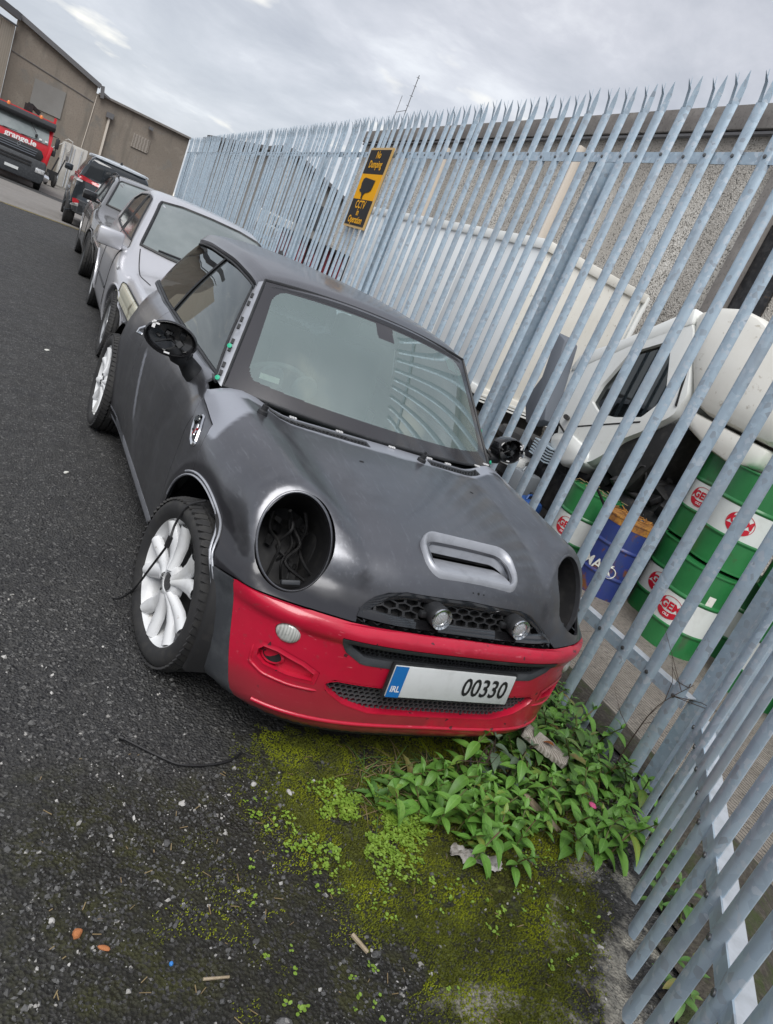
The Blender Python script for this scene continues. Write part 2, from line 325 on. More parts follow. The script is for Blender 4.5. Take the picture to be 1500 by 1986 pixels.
M['drum_white'] = mk('drum_white', (.66, .69, .67), .42, 0, .15, layers=[('noise', 6, .5, .75, (.56, .58, .55))])
M['drum_blue'] = mk('drum_blue', (.022, .040, .19), .45, 0, .15, layers=[('noise', 5, .45, .7, (.03, .05, .15)), ('noise', 4.5, .53, .60, (.17, .065, .022)), ('noise', 16, .62, .72, (.13, .05, .02))])
M['drum_blue2'] = mk('drum_blue_clean', (.02, .07, .24), .45)
M['rust'] = mk('rust', (.24, .10, .025), .8, layers=[('noise', 14, .4, .65, (.42, .20, .03)), ('noise', 30, .5, .7, (.10, .045, .02))])
M['logo_red'] = mk('logo_red', (.50, .012, .03), .4)
M['scrap'] = mk('scrap_dark', (.018, .018, .02), .5, .3, layers=[('noise', 10, .45, .65, (.05, .05, .052)), ('noise', 20, .62, .7, (.10, .06, .035))])
M['scrap_grey'] = mk('scrap_grey', (.20, .22, .24), .45, .3)
M['pebble'] = mk('pebbledash', (.60, .57, .52), .95, layers=[('noise', 22, .50, .66, (.36, .34, .305)), ('cell', 40, .84, .88, (.14, .13, .115)), ('cell', 33, .25, .1, (.74, .72, .67)), ('noise', .35, .45, .65, (.46, .43, .385)), ('attr', 'soot', .1, .9, (.285, .262, .235)), ('cell', 36, .86, .9, (.17, .16, .14))], bump=[('voro', 40, .8, .02)])
M['coping'] = mk('coping_concrete', (.17, .155, .145), .9, layers=[('noise', 3, .4, .7, (.24, .225, .21)), ('noise', 20, .55, .7, (.10, .095, .09))])
M['render'] = mk('grey_render', (.235, .203, .170), .95, layers=[('noise', .35, .4, .65, (.195, .17, .142)), ('noise', 1.6, .52, .7, (.265, .235, .198)), ('noise', .8, .56, .64, (.18, .168, .15)), ('noise', 1.2, .55, .68, (.165, .148, .125), (1, 1, .15)), ('noise', 2.5, .66, .72, (.26, .245, .22)), ('noise', 12, .5, .75, (.16, .135, .11))])
M['cream_wall'] = mk('cream_cladding', (.50, .44, .36), .8, layers=[('wave', 3, .3, .8, (.44, .385, .31), (1, 1, .02))])
M['patch_grey'] = mk('patched_boards', (.33, .30, .265), .9, layers=[('wave', 9, .3, .8, (.22, .19, .16), (.2, .2, 1))])
M['pipe_cream'] = mk('pipe_cream', (.60, .54, .47), .6)
M['roof_trim'] = mk('roof_trim', (.12, .12, .125), .7)
M['far_render'] = mk('far_render', (.24, .235, .225), .9, layers=[('noise', .4, .4, .7, (.19, .185, .175))])
M['container'] = mk('container_white', (.50, .49, .46), .6, layers=[('noise', 1.5, .45, .7, (.40, .385, .35))])
M['sign_black'] = mk('sign_black', (.028, .027, .028), .7, 0, 0, spec=.2)
M['sign_yellow'] = mk('sign_yellow', (.85, .40, .004), .7, 0, 0, spec=.2)
M['sign_print'] = mk('sign_print', (.85, .42, .02), .7, spec=.2)
M['sign_edge'] = mk('sign_edge', (.62, .40, .14), .4)
M['leaf'] = mk('weed_leaf', (.095, .24, .032), .5, 0, 0, layers=[('rand', 0, .2, 1., (.15, .33, .05)), ('rand', 0, .88, .95, (.24, .27, .05)), ('attr', 'vein', .72, .95, (.20, .38, .09)), ('noise', 60, .55, .7, (.06, .15, .025)), ('noise', 9, .40, .7, (.15, .32, .05)), ('noise', 5, .5, .7, (.075, .18, .026))])
M['leaf_d'] = mk('weed_leaf_dark', (.06, .15, .028), .55, layers=[('rand', 0, .2, 1., (.09, .16, .04)), ('rand', 0, .84, .95, (.20, .15, .05)), ('noise', 9, .4, .65, (.09, .19, .04))])
M['leaf_p'] = mk('seedling_leaf', (.17, .29, .03), .5, layers=[('noise', 30, .4, .65, (.24, .37, .05))])
M['leaf_g'] = mk('grey_leaf', (.10, .15, .095), .6)
M['stem'] = mk('weed_stem', (.10, .12, .03), .6, layers=[('noise', 20, .5, .65, (.12, .05, .03))])
M['twig'] = mk('dry_twig', (.055, .035, .025), .8)
M['straw'] = mk('dry_straw', (.26, .20, .10), .8, layers=[('noise', 30, .4, .7, (.16, .11, .06))])
M['dead_leaf'] = mk('dead_leaf', (.24, .085, .02), .7, layers=[('noise', 40, .4, .7, (.14, .05, .015))])
M['moss'] = mk('moss', (.095, .108, .007), .9, layers=[('noise', 30, .45, .65, (.14, .16, .008)), ('noise', 6, .47, .62, (.26, .30, .008)), ('noise', 3.5, .54, .66, (.045, .045, .010))])
M['pink'] = mk('pink_petal', (.65, .10, .25), .6)
M['wood'] = mk('weathered_wood', (.42, .39, .34), .85, layers=[('wave', 30, .3, .75, (.24, .215, .18), (1, 1, .3)), ('noise', 20, .5, .7, (.52, .49, .44))], bump=[('noise', 60, .5, .006)])
M['wood2'] = mk('split_wood', (.40, .33, .23), .85, layers=[('noise', 30, .45, .7, (.25, .19, .12))])
M['rag'] = mk('dirty_rag', (.52, .50, .47), .9, layers=[('noise', 16, .45, .62, (.25, .23, .20)), ('noise', 28, .6, .7, (.10, .09, .08))])
M['stone'] = mk('loose_stone', (.07, .07, .07), .8, layers=[('cell', 40, .3, 1., (.14, .14, .137)), ('cell', 55, .90, .95, (.36, .35, .33))])
M['stone_w'] = mk('pale_stone', (.46, .45, .43), .8)
M['terracotta'] = mk('terracotta', (.42, .16, .06), .85)
M['bluebit'] = mk('blue_plastic_bit', (.04, .22, .60), .5)
M['cable'] = mk('black_cable', (.012, .012, .013), .5)
M['green_dot'] = mk('green_clip', (.02, .42, .24), .4)
M['paper'] = mk('paper', (.72, .72, .66), .7, layers=[('noise', 30, .55, .66, (.45, .45, .44))])
M['teal'] = mk('tax_disc', (.30, .62, .56), .5)
# ---------------------------------------------------------------- smooth implicit hulls (numpy)
def pchip(xs, ys):
    xs = np.array(xs, float); ys = np.array(ys, float)
    h = np.diff(xs); d = np.diff(ys) / h; m = np.zeros_like(ys)
    m[0], m[-1] = d[0], d[-1]
    for i in range(1, len(xs) - 1):
        if d[i-1] * d[i] > 0:
            w1 = 2*h[i] + h[i-1]; w2 = h[i] + 2*h[i-1]
            m[i] = (w1 + w2) / (w1 / d[i-1] + w2 / d[i])
    def f(x):
        x = np.clip(np.asarray(x, float), xs[0], xs[-1])
        i = np.clip(np.searchsorted(xs, x) - 1, 0, len(xs) - 2)
        t = (x - xs[i]) / h[i]; t2 = t*t; t3 = t2*t
        return ((2*t3-3*t2+1)*ys[i] + (t3-2*t2+t)*h[i]*m[i] + (-2*t3+3*t2)*ys[i+1] + (t3-t2)*h[i]*m[i+1])
    return f
def smax(a, b, k):
    h = np.maximum(k - np.abs(a - b), 0) / k
    return np.maximum(a, b) + h*h*h*k/6
def smin(a, b, k): return -smax(-a, -b, k)
def sstep(e0, e1, x):
    t = np.clip((x - e0) / (e1 - e0), 0, 1); return t*t*(3 - 2*t)

HL_C = np.array([.611, -.372, .709]); HL_N = np.array([.26, -.86, .44]); HL_N = HL_N / np.linalg.norm(HL_N)
HL_U = np.array([0, 0, 1.]) - HL_N * HL_N[2]; HL_U = HL_U / np.linalg.norm(HL_U); HL_R = np.cross(HL_U, HL_N)
_hc = pchip([-.70, -.62, -.575, -.53, -.47, -.40, -.25, 0, .25, .42, .52, .62, .8, 1.2, 2.0, 2.6, 3.0],
            [.57, .645, .700, .740, .772, .797, .838, .882, .915, .934, .960, 1.02, 1.09, 1.10, 1.10, 1.10, 1.05])
_ws = pchip([.10, .18, .25, .40, .60, .72, .82, .90, .96, 1.02], [.70, .765, .790, .812, .822, .818, .800, .768, .725, .66])
_yf = pchip([.12, .165, .19, .225, .30, .40, .46, .510, .530, .560, .580, .595, .612, .66, .72, .80, .95],
            [-.52, -.590, -.620, -.634, -.630, -.628, -.628, -.630, -.643, -.648, -.632, -.600, -.575, -.560, -.545, -.50, -.40])
def F_mini(P):
    X = np.abs(P[..., 0]); y = P[..., 1]; z = P[..., 2]
    W = _ws(z)
    W = W + .020 * np.exp(-((y / .42)**4)) * sstep(.80, .55, z) + .022 * np.exp(-(((y - 2.467) / .45)**4)) * sstep(.85, .6, z)
    yc = .22; n = 2.55 + 1.1 * sstep(.66, .56, z)
    bf = yc - _yf(z)
    br = .95 - .10 * sstep(.5, .9, z)
    t = np.where(y < yc, np.clip(yc - y, 0, None) / bf, np.clip(y - 2.07, 0, None) / br)
    plan = ((X / W)**n + t**n)**(1/n) - 1
    plan = plan * .72
    top = (z - (_hc(y) - .13 * X**2)) * .95
    body = smax(top, plan, .13)
    # wing dome running back from the headlamp
    a = np.array([.600, -.40, .700]); b = np.array([.640, .45, .765])
    px = X - a[0]; py = y - a[1]; pz = z - a[2]; ab = b - a
    tt = np.clip((px*ab[0] + py*ab[1] + pz*ab[2]) / (ab @ ab), 0, 1)
    d = np.sqrt((px - tt*ab[0])**2 + (py - tt*ab[1])**2 + ((pz - tt*ab[2]) * .93)**2) - (.150 + .005*tt)
    pl = (X - HL_C[0])*HL_N[0] + (y - HL_C[1])*HL_N[1] + (z - HL_C[2])*HL_N[2]
    d = smax(d, pl, .05)
    body = smin(body, d, .11)
    body = smax(body, .17 - z, .05)
    return body
def grad(F, P, e=1.5e-3):
    g = np.stack([F(P + np.eye(3)[k]*e) - F(P - np.eye(3)[k]*e) for k in range(3)], -1)
    return g / np.maximum(np.linalg.norm(g, axis=-1, keepdims=True), 1e-9)
def cast(F, O, D, tmax=1.6, n=64):
    """outermost crossing of F along O + t D (from the inside out)"""
    ts = np.linspace(0, tmax, n); lo = np.zeros(O.shape[:-1]); hi = np.full(O.shape[:-1], tmax)
    found = np.zeros(O.shape[:-1], bool)
    for k in range(n - 1, -1, -1):
        ins = (F(O + D * ts[k]) < 0) & ~found
        lo = np.where(ins, ts[k], lo); hi = np.where(ins, ts[min(k+1, n-1)], hi); found |= ins
    for _ in range(26):
        mid = (lo + hi) / 2; ins = F(O + D * mid[..., None]) < 0
        lo = np.where(ins, mid, lo); hi = np.where(ins, hi, mid)
    return O + D * ((lo + hi) / 2)[..., None]
def hull_grid(F, ya, yb, zc, nphi=96, ny=60, ncap=40, tmax=1.6):
    """closed grid: front fan about (0,ya,zc), sections ya..yb, rear fan; returns rows x nphi points"""
    ph = np.linspace(0, 2*np.pi, nphi, endpoint=False)
    ring = np.stack([np.sin(ph), np.zeros(nphi), np.cos(ph)], -1)
    rows_o, rows_d = [], []
    for ps in np.linspace(np.radians(89.2), 0, ncap, endpoint=False):
        rows_o.append(np.tile([0, ya, zc], (nphi, 1))); rows_d.append(ring*np.cos(ps) + np.array([0, -np.sin(ps), 0]))
    for y in np.linspace(ya, yb, ny):
        rows_o.append(np.tile([0, y, zc], (nphi, 1))); rows_d.append(ring)
    for ps in np.linspace(0, np.radians(89.2), ncap + 1)[1:]:
        rows_o.append(np.tile([0, yb, zc], (nphi, 1))); rows_d.append(ring*np.cos(ps) + np.array([0, np.sin(ps), 0]))
    O = np.array(rows_o, float); D = np.array(rows_d, float)
    return cast(F, O, D, tmax)
# ---------------------------------------------------------------- ground, road and yard
FK = np.array([1.063, -.83]); F1 = np.array([.056, .9984]); F2 = np.array([-.765, -.644])      # fence corner, the two fence directions
F1n = np.array([.9984, -.056]); F2n = np.array([.644, -.765])
def fdist(x, y):
    return np.maximum((x-FK[0])*F1n[0] + (y-FK[1])*F1n[1], (x-FK[0])*F2n[0] + (y-FK[1])*F2n[1])
def hash2(ix, iy, s=0):
    n = np.sin(ix*127.1 + iy*311.7 + s*74.7)*43758.5453; return n - np.floor(n)
def vnoise(x, y, s=0):
    ix = np.floor(x); iy = np.floor(y); fx = x-ix; fy = y-iy; fx = fx*fx*(3-2*fx); fy = fy*fy*(3-2*fy)
    return (hash2(ix, iy, s)*(1-fx) + hash2(ix+1, iy, s)*fx)*(1-fy) + (hash2(ix, iy+1, s)*(1-fx) + hash2(ix+1, iy+1, s)*fx)*fy
def fbm(x, y, o=4, s=0):
    a = 0; k = .5
    for i in range(o): a = a + k*vnoise(x*2**i, y*2**i, s+i*13); k /= 2
    return a/(1-.5**o)
def moss_amt(x, y):
    d = fdist(x, y)
    core = sstep(.62, .18, np.hypot((x-.16)/1.15, (y+1.05)/.95)) * sstep(-.02, -.20, d)
    ctr = sstep(-.60, -.28, x+.25*(y+1)) * sstep(-.30, -.50, y) * sstep(-.06, -.25, d)
    core = np.maximum(core, ctr*.75)
    front = .30 * sstep(-.45, -.75, y) * sstep(-1.35, -.8, x) * sstep(.9, .2, x)
    n = fbm(x*5.5, y*5.5, 4, 3); n2 = fbm(x*2.1+4, y*2.1, 3, 17)
    return np.clip((core*1.3 + front)*sstep(.36, .60, n*.6 + n2*.4 + .13*core), 0, 1)
def conc_amt(x, y):
    d = fdist(x, y); return sstep(-.30, -.12, d + .12*(fbm(x*3, y*3, 3, 9)-.5))*sstep(.2, .05, d)*sstep(-.55, -.75, y) + .9*sstep(.22, .10, np.hypot(x+.27-.05, (y+1.50)/.8))
def soil_amt(x, y):
    return sstep(-.30, -.80, y + .35*(fbm(x*2.2, y*2.2, 3, 41)-.5))*sstep(-1.5, -.95, x + .4*(fbm(x*2.6+3, y*2.6, 3, 43)-.5))*sstep(-.02, -.25, fdist(x, y))*.92
def hg(x, y):
    x = np.asarray(x, float); y = np.asarray(y, float); d = fdist(x, y)
    z = -.64*np.clip((y-14)/20, 0, 1)
    z = z + .055*sstep(-.55, -.05, d) - .42*sstep(.28, 1.25, d)*sstep(34, 18, y)
    return z
def hgn(x, y):
    near = sstep(6, 2.5, np.hypot(x, y+.8))
    return hg(x, y) + near*(.016*(fbm(x*7, y*7, 3, 1)-.5) + .010*(fbm(x*26, y*26, 2, 5)-.5) + .014*moss_amt(x, y)*fbm(x*30, y*30, 2, 8))
def axis_pts(a, b, step, far, g=1.12):
    c = list(np.arange(a, b, step)); s = step; p = c[-1]
    while p < far: s *= g; p += s; c.append(p)
    s = step; p = c[0]; o = []
    while p > -far: s *= g; p -= s; o.append(p)
    return np.array(o[::-1] + c)
def sheet(name, X, Y, Z, mat, attrs=None, mask=None):
    nx, ny = X.shape; V = np.stack([X, Y, Z], -1).reshape(-1, 3)
    idx = np.arange(nx*ny).reshape(nx, ny); F = np.stack([idx[:-1, :-1], idx[1:, :-1], idx[1:, 1:], idx[:-1, 1:]], -1).reshape(-1, 4)
    if mask is not None:
        F = F[mask.reshape(-1)[F].all(1)]
        used = np.unique(F); mp = -np.ones(len(V), int); mp[used] = np.arange(len(used)); V = V[used]; F = mp[F]
        if attrs: attrs = {k: v.reshape(-1)[used] for k, v in attrs.items()}
    me = bpy.data.meshes.new(name); me.from_pydata(V.tolist(), [], F.tolist())
    me.polygons.foreach_set('use_smooth', [True]*len(me.polygons))
    for k, v in (attrs or {}).items():
        a = me.attributes.new(k, 'FLOAT', 'POINT'); a.data.foreach_set('value', v.reshape(-1).astype(np.float32))
    return tag(link(name, me, None, mat), kind='structure')
gx = axis_pts(-2.3, 1.7, .016, 700); gy = axis_pts(-2.1, 1.2, .016, 900)
GX, GY = np.meshgrid(gx, gy, indexing='ij')
sheet('ground', GX, GY, hgn(GX, GY), M['asphalt'], dict(moss=moss_amt(GX, GY), conc=conc_amt(GX, GY), soil=soil_amt(GX, GY)))
# the lower concrete yard inside the fence
yx = axis_pts(-2, 9, .14, 60, 1.2); yy = axis_pts(-6, 12, .14, 60, 1.2); YX, YY = np.meshgrid(yx, yy, indexing='ij'); dd = fdist(YX, YY)
sheet('yard_concrete', YX, YY, hg(YX, YY) + .008 + .02*(fbm(YX*1.5, YY*1.5, 3, 4)-.5)*sstep(.5, 1.2, dd), M['yard'], None, (dd > .62) & (YX < 24) & (YY < 44) & (YY > -9))
sheet('soil_strip', YX, YY, hg(YX, YY) + .010 + .014*fbm(YX*6, YY*6, 2, 4), M['soil'], None, (dd > .02) & (dd < .9) & (YY < 8) & (YY > -5))
# concrete apron beyond the yellow line
ax_ = np.linspace(-40, 3.2, 60); ay_ = np.concatenate([np.linspace(0, 1, 6), np.linspace(1.5, 55, 60)])
AX, AT = np.meshgrid(ax_, ay_, indexing='ij'); AY = 17.38 + (AX - 0)*.45*0 + .47*(AX-.1) * (AX > -6) + .47*(-6.1)*(AX <= -6) + AT
sheet('apron_concrete', AX, AY, hg(AX, AY) + .006, M['apron'], None, AX - 1.063 - .056*(AY+.83) < .1)
lx = np.linspace(-6, 1.6, 30); LX, LT = np.meshgrid(lx, np.array([-.26, -.12]), indexing='ij'); LY = 17.38 + .47*(LX-.1) + LT
sheet('yellow_line', LX, LY, hg(LX, LY) + .006, M['yellow_paint'])
# ---------------------------------------------------------------- palisade fences
H_TIP, Z_BASE = 3.02, .085
def pale_mesh():
    prof = [(-.0325, -.006), (-.023, .009), (-.010, .012), (.010, .012), (.023, .009), (.0325, -.006)]
    mb = MB(); th = .003; z0, z1 = 0.0, H_TIP - Z_BASE - .14
    zs = [z0, z1]
    P = [[(x, -d, z) for x, d in prof] for z in zs]; Q = [[(x*.93, -d + th, z) for x, d in prof] for z in zs]
    mb.grid(P, flip=True); mb.grid(Q)
    for a, b in ((0, 0), (5, 5)):
        mb.add([P[0][a], P[1][a], Q[1][a], Q[0][a]], [(0, 1, 2, 3)])
    mb.add(P[0] + Q[0], [(i, i+1, i+7, i+6) for i in range(5)])
    # three splayed points: the outer two stay upright and splay, the middle one bends out
    def prong(xa, xb, tip, d0, d1, lean, hz=.14):
        b = [(xa, -d0, z1), (xb, -d1, z1)]; m_ = [(xa*.9 + tip*.45, -max(d0, 0) - lean*.35, z1+.075), (xb*.9 + tip*.45, -max(d1, 0) - lean*.35, z1+.075)]
        t = ((xa+xb)/2 + tip, -max(d0, d1) - lean, z1+hz)
        f = [b[0], b[1], m_[1], m_[0], t]; k = [(x, y+th, z) for x, y, z in f]
        mb.add(f + k, [(0, 1, 2, 3), (3, 2, 4), (6, 5, 8, 7), (7, 8, 9), (0, 3, 8, 5), (3, 4, 9, 8), (4, 2, 7, 9), (2, 1, 6, 7)])
    prong(-.034, -.010, -.012, -.006, .013, .006); prong(.010, .034, .012, .013, -.006, .006); prong(-.010, .010, 0, .013, .013, .050, .11)
    # bolt heads at the rails
    for z in (.515 - Z_BASE, 2.645 - Z_BASE):
        mb.lathe([(.0, .006), (.009, .004), (.009, -.001)], 8, (0, -.013, z), (0, -1, 0), mi=1, caps=False)
    return mb.mesh('pale')
PALE = pale_mesh(); PALE.materials.append(M['galv']); PALE.materials.append(M['bolt'])
PALE.polygons.foreach_set('use_smooth', [True]*len(PALE.polygons)); PALE.set_sharp_from_angle(angle=math.radians(50))
def fence(label, start, direc, length, posts, s0, pitch, name='palisade_fence', bend=None):
    d = np.array(direc); ang = math.atan2(d[1], d[0])
    root = empty(name, (start[0], start[1], 0), 0, label, 'fence')
    # local x runs along the fence, local -y faces the road
    sgn = 1 if d[1] > 0 else -1
    def pt(t, off=0.0):
        q = np.array([0., 0.]) + d*t
        if bend and t > bend[0]: q = d*bend[0] + np.array(bend[1])*(t - bend[0])
        n = np.array([d[1], -d[0]])*sgn
        n = n if sgn > 0 else -np.array([-d[1], d[0]])*-1
        return q, n
    nrm = np.array([d[1], -d[0]]) if sgn > 0 else np.array([-d[1], d[0]])       # towards the yard
    def zb(t): 
        q = np.array(start) + d*t; return float(hg(q[0], q[1])) if t < 14 else float(-.02)
    t = s0; i = 0
    while t < length:
        q, _ = pt(t); o = link('pale', PALE, root)
        z = Z_BASE + RNG.normal(0, .004)
        o.location = (q[0], q[1], z)
        th = math.atan2(nrm[1], nrm[0]) - math.pi/2
        kx = 3. if RNG.random() < .07 else 1.
        o.rotation_euler = (RNG.normal(0, .0035), RNG.normal(0, .0035)*kx, th + RNG.normal(0, .03))
        t += pitch; i += 1
    pf = posts + [length]
    for a, b in zip(pf[:-1], pf[1:]):
        for z, nm in ((.515, 'bottom_rail'), (2.645, 'top_rail')):
            A, _ = pt(a); B, _ = pt(b)
            if bend and a < bend[0] < b: pass
            mb = MB(); o1 = nrm*.007
            up = np.array([0, 0, 1.])
            A3 = np.array([*(A + nrm*.006), z]); B3 = np.array([*(B + nrm*.006), z])
            mb.bar(A3, B3, .005, .055)
            A4 = np.array([*(A + nrm*.034), z + .0245]); B4 = np.array([*(B + nrm*.034), z + .0245])
            mb.bar(A4, B4, .051, .005, mi=1)
            mb.build('rail', [M['galv'], M['galv_pale']], root)
    for a in posts + [length]:
        A, _ = pt(a); mb = MB(); c = A + nrm*.115; dd_ = d
        for s_, w in ((-.045, .006), (.045, .006)):
            mb.bar(np.array([*(c + nrm*s_), -.1]), np.array([*(c + nrm*s_), 2.69]), .006, .055, up=(nrm[0], nrm[1], 0)) if False else None
        e1 = np.array([d[0], d[1], 0]); e2 = np.array([nrm[0], nrm[1], 0]); R = np.stack([e1, e2, [0, 0, 1]], 1)
        C3 = np.array([c[0], c[1], 1.29])
        mb.box(C3 + e2*-.047, (.055, .007, 2.82), R); mb.box(C3 + e2*.047, (.055, .007, 2.82), R); mb.box(C3, (.006, .087, 2.82), R)
        mb.build('post', M['galv'], root)
    return root
# long run beside the parked cars
palisade1 = fence('long galvanised palisade fence running beside the row of parked cars', FK, F1/np.linalg.norm(F1), 20.3, [.0+.06, 2.32, 5.12, 7.95, 10.8, 13.65, 16.5, 18.9], .105, .1615)
palisade2 = fence('galvanised palisade fence turning off at the near corner towards the camera', FK + F2*.06, F2, 4.0, [.02, 2.9], .10, .1615)
# ---------------------------------------------------------------- the warning sign
sg = empty('warning_sign', (0, 0, 0), 0, 'black and yellow no dumping and CCTV warning sign on the fence', 'sign')
s0_, s1_ = 4.50+.83, 5.09+.83; zS0, zS1 = 1.915, 2.69
u1 = F1/np.linalg.norm(F1); n_ = np.array([u1[1], -u1[0]])
def sp(t, z, off): q = FK + u1*t - n_*off; return Vector((q[0], q[1], z))
def sboard(nm, ta, tb, za, zb, off, th, mat, parent):
    mb = MB(); A = sp(ta, za, off); R = np.stack([[u1[0], u1[1], 0], [n_[0], n_[1], 0], [0, 0, 1]], 1)
    c = (np.array(sp(ta, za, off)) + np.array(sp(tb, zb, off)))/2
    mb.box(c, (tb-ta, th, zb-za), R); return mb.build(nm, mat, parent)
brd = sboard('board', s0_, s1_, zS0, zS1, .035, .018, M['sign_edge'], sg)
hS = zS1 - zS0
e1 = sboard('upper_panel', s0_+.02, s1_-.02, zS0 + hS*.675, zS1 - .022, .046, .004, M['sign_black'], sg)
e2 = sboard('picture_panel', s0_+.02, s1_-.02, zS0 + hS*.355, zS0 + hS*.672, .046, .004, M['sign_yellow'], sg)
e3 = sboard('lower_panel', s0_+.02, s1_-.02, zS0 + .022, zS0 + hS*.352, .046, .004, M['sign_black'], sg)
def sM(t, z): 
    o = sp(t, z, .0505); return frame(o, (-u1[0], -u1[1], 0), (0, 0, 1))
tm = (s0_+s1_)/2
for body, z, sz in (('No', .905, .085), ('Dumping', .79, .085), ('CCTV', .285, .095), ('in', .19, .08), ('Operation', .095, .085)):
    place_text(body, sz*1.12, sM(tm, zS0 + hS*z), M['sign_print'], sg, .0022, 'lettering')
pic = [(-.10, .105), (-.14, .085), (-.15, .03), (-.13, -.035), (-.155, -.05), (-.12, -.075), (-.085, -.08), (-.055, -.115), (-.05, -.155), (-.015, -.16), (-.02, -.115), (.01, -.085), (.085, -.07), (.13, -.045), (.15, .075)]
mb = MB(); mb.prism([(x*1.15, z*.78) for x, z in pic], 0, .002, ax=1); me = mb.mesh('camera_picture')
me.transform(sM(tm+.01, zS0 + hS*.52) @ Matrix(((1, 0, 0, 0), (0, 0, 1, 0), (0, 1, 0, 0), (0, 0, 0, 1)))); link('camera_picture', me, sg, M['sign_black'])
# ---------------------------------------------------------------- the grey rendered building closing the lane
def zg(x, y): return float(hg(x, y))
bld = empty('grey_building', (2, 50, -.64), 0, 'tall grey rendered industrial building with sloping roof edge behind the red lorry', 'building')
def local(o, parent):
    o.parent = parent; o.matrix_parent_inverse = Matrix.Translation(-Vector(parent.location)); return o
def attach(o, parent): o.matrix_parent_inverse = Matrix.Translation(-Vector(parent.location)); return o
YB = 50.0
def bpart(mb, name, mat, parent=None, **k):
    o = mb.build(name, mat, parent or bld, **k)
    if (parent or bld) is bld: attach(o, bld)
    return o
mb = MB(); mb.prism([(-3.06, -.8), (7.4, -.8), (7.4, 5.07), (1.9, 5.07), (1.62, 5.10), (1.62, 5.50), (-3.06, 6.96)], YB, YB+9, ax=1); wall = bpart(mb, 'wall', M['render'])
mb = MB(); mb.bar((-3.2, YB-.12, 7.03), (1.75, YB-.12, 5.50), .4, .22); mb.bar((-3.2, YB+.1, 7.16), (1.75, YB+.1, 5.62), .8, .06); bpart(mb, 'roof_edge', M['roof_trim'])
mb = MB(); mb.box((4.6, YB, 5.12), (5.7, .5, .12)); bpart(mb, 'parapet_coping', M['coping'])
mb = MB(); mb.bar((1.85, YB-.2, 5.6), (1.95, YB-.2, 4.95), .25, .2); mb.bar((1.95, YB-.25, 5.25), (2.35, YB-.25, 5.12), .12, .12); bpart(mb, 'gutter_box', M['roof_trim'])
mb = MB(); mb.bar((2.62, YB-.12, 4.15), (2.62, YB-.12, -.6), .24, .12); mb2 = bpart(mb, 'downpipe', M['pipe_cream'])
mb = MB(); mb.box((2.62, YB-.2, 4.25), (.42, .3, .3)); mb.build('hopper', M['roof_trim'], mb2)
pv = [(4.17, 3.94), (5.19, 3.96), (5.22, 3.15), (4.25, 3.15)]; pw = link('blocked_window', bpy.data.meshes.new('x'), None); bpy.data.objects.remove(pw)
mb = MB(); mb.box((4.7, YB-.02, 3.55), (1.04, .05, .82)); bw = bpart(mb, 'blocked_window', M['patch_grey'])
for k in range(8):
    MB().box((4.7 + RNG.uniform(-.04, .04), YB-.055, 3.20 + k*.10), (1.0 + RNG.uniform(-.06, .04), .03, .085)).build('plank', M['patch_grey'], bw)
mb = MB(); mb.tube([(1.69, YB-.02, 5.0), (1.64, YB-.02, 3.6), (1.58, YB-.02, 2.2), (1.50, YB-.02, .5)], .025, 5); bpart(mb, 'filled_crack', M['pipe_cream'])
mb = MB(); mb.bar((-3.0, YB-.02, 5.15), (1.6, YB-.02, 4.55), .05, .03); bpart(mb, 'render_joint', M['roof_trim'])
mb = MB(); mb.box((5.0, YB-.3, 4.6), (.25, .35, .18)); bpart(mb, 'wall_lamp', M['roof_trim'])
mb = MB(); mb.box((-.75, YB-.03, 3.6), (1.7, .06, 1.5)); bpart(mb, 'render_patch', M['far_render'])
cw = empty('cream_building', (-6, 46, -.64), 0, 'pale cream clad building front at the far left edge beside the grey building', 'building')
mb = MB(); mb.prism([(-3.07, 49.9), (-9.0, 42.0), (-12.0, 44), (-6, 52)], -.8, 6.3, ax=2); attach(mb.build('wall', M['cream_wall'], cw), cw)
for k in range(9):
    t0, t1 = k/9, (k+.97)/9; a = np.array([-3.1, 49.82]); b = np.array([-9.0, 41.9]); p = a + (b-a)*t0; q = a + (b-a)*t1
    attach(MB().bar((*p, 2.9), (*q, 2.9), .06, 7.0).build('cladding_panel', M['cream_wall'], cw), cw)
mb = MB(); mb.bar((-3.0, 49.6, 6.9), (-9.1, 41.6, 7.6), .3, .35); mb.bar((-3.0, 49.6, 6.4), (-9.1, 41.6, 6.6), .1, .08); attach(mb.build('roof_edge', M['roof_trim'], cw), cw)
mb = MB(); mb.bar((-3.6, 48.6, 4.3), (-4.4, 48.1, 4.25), .14, .16); mb.bar((-3.9, 48.3, 3.6), (-6, 46.5, 3.5), .5, .1); attach(mb.build('wall_bracket', M['roof_trim'], cw), cw)
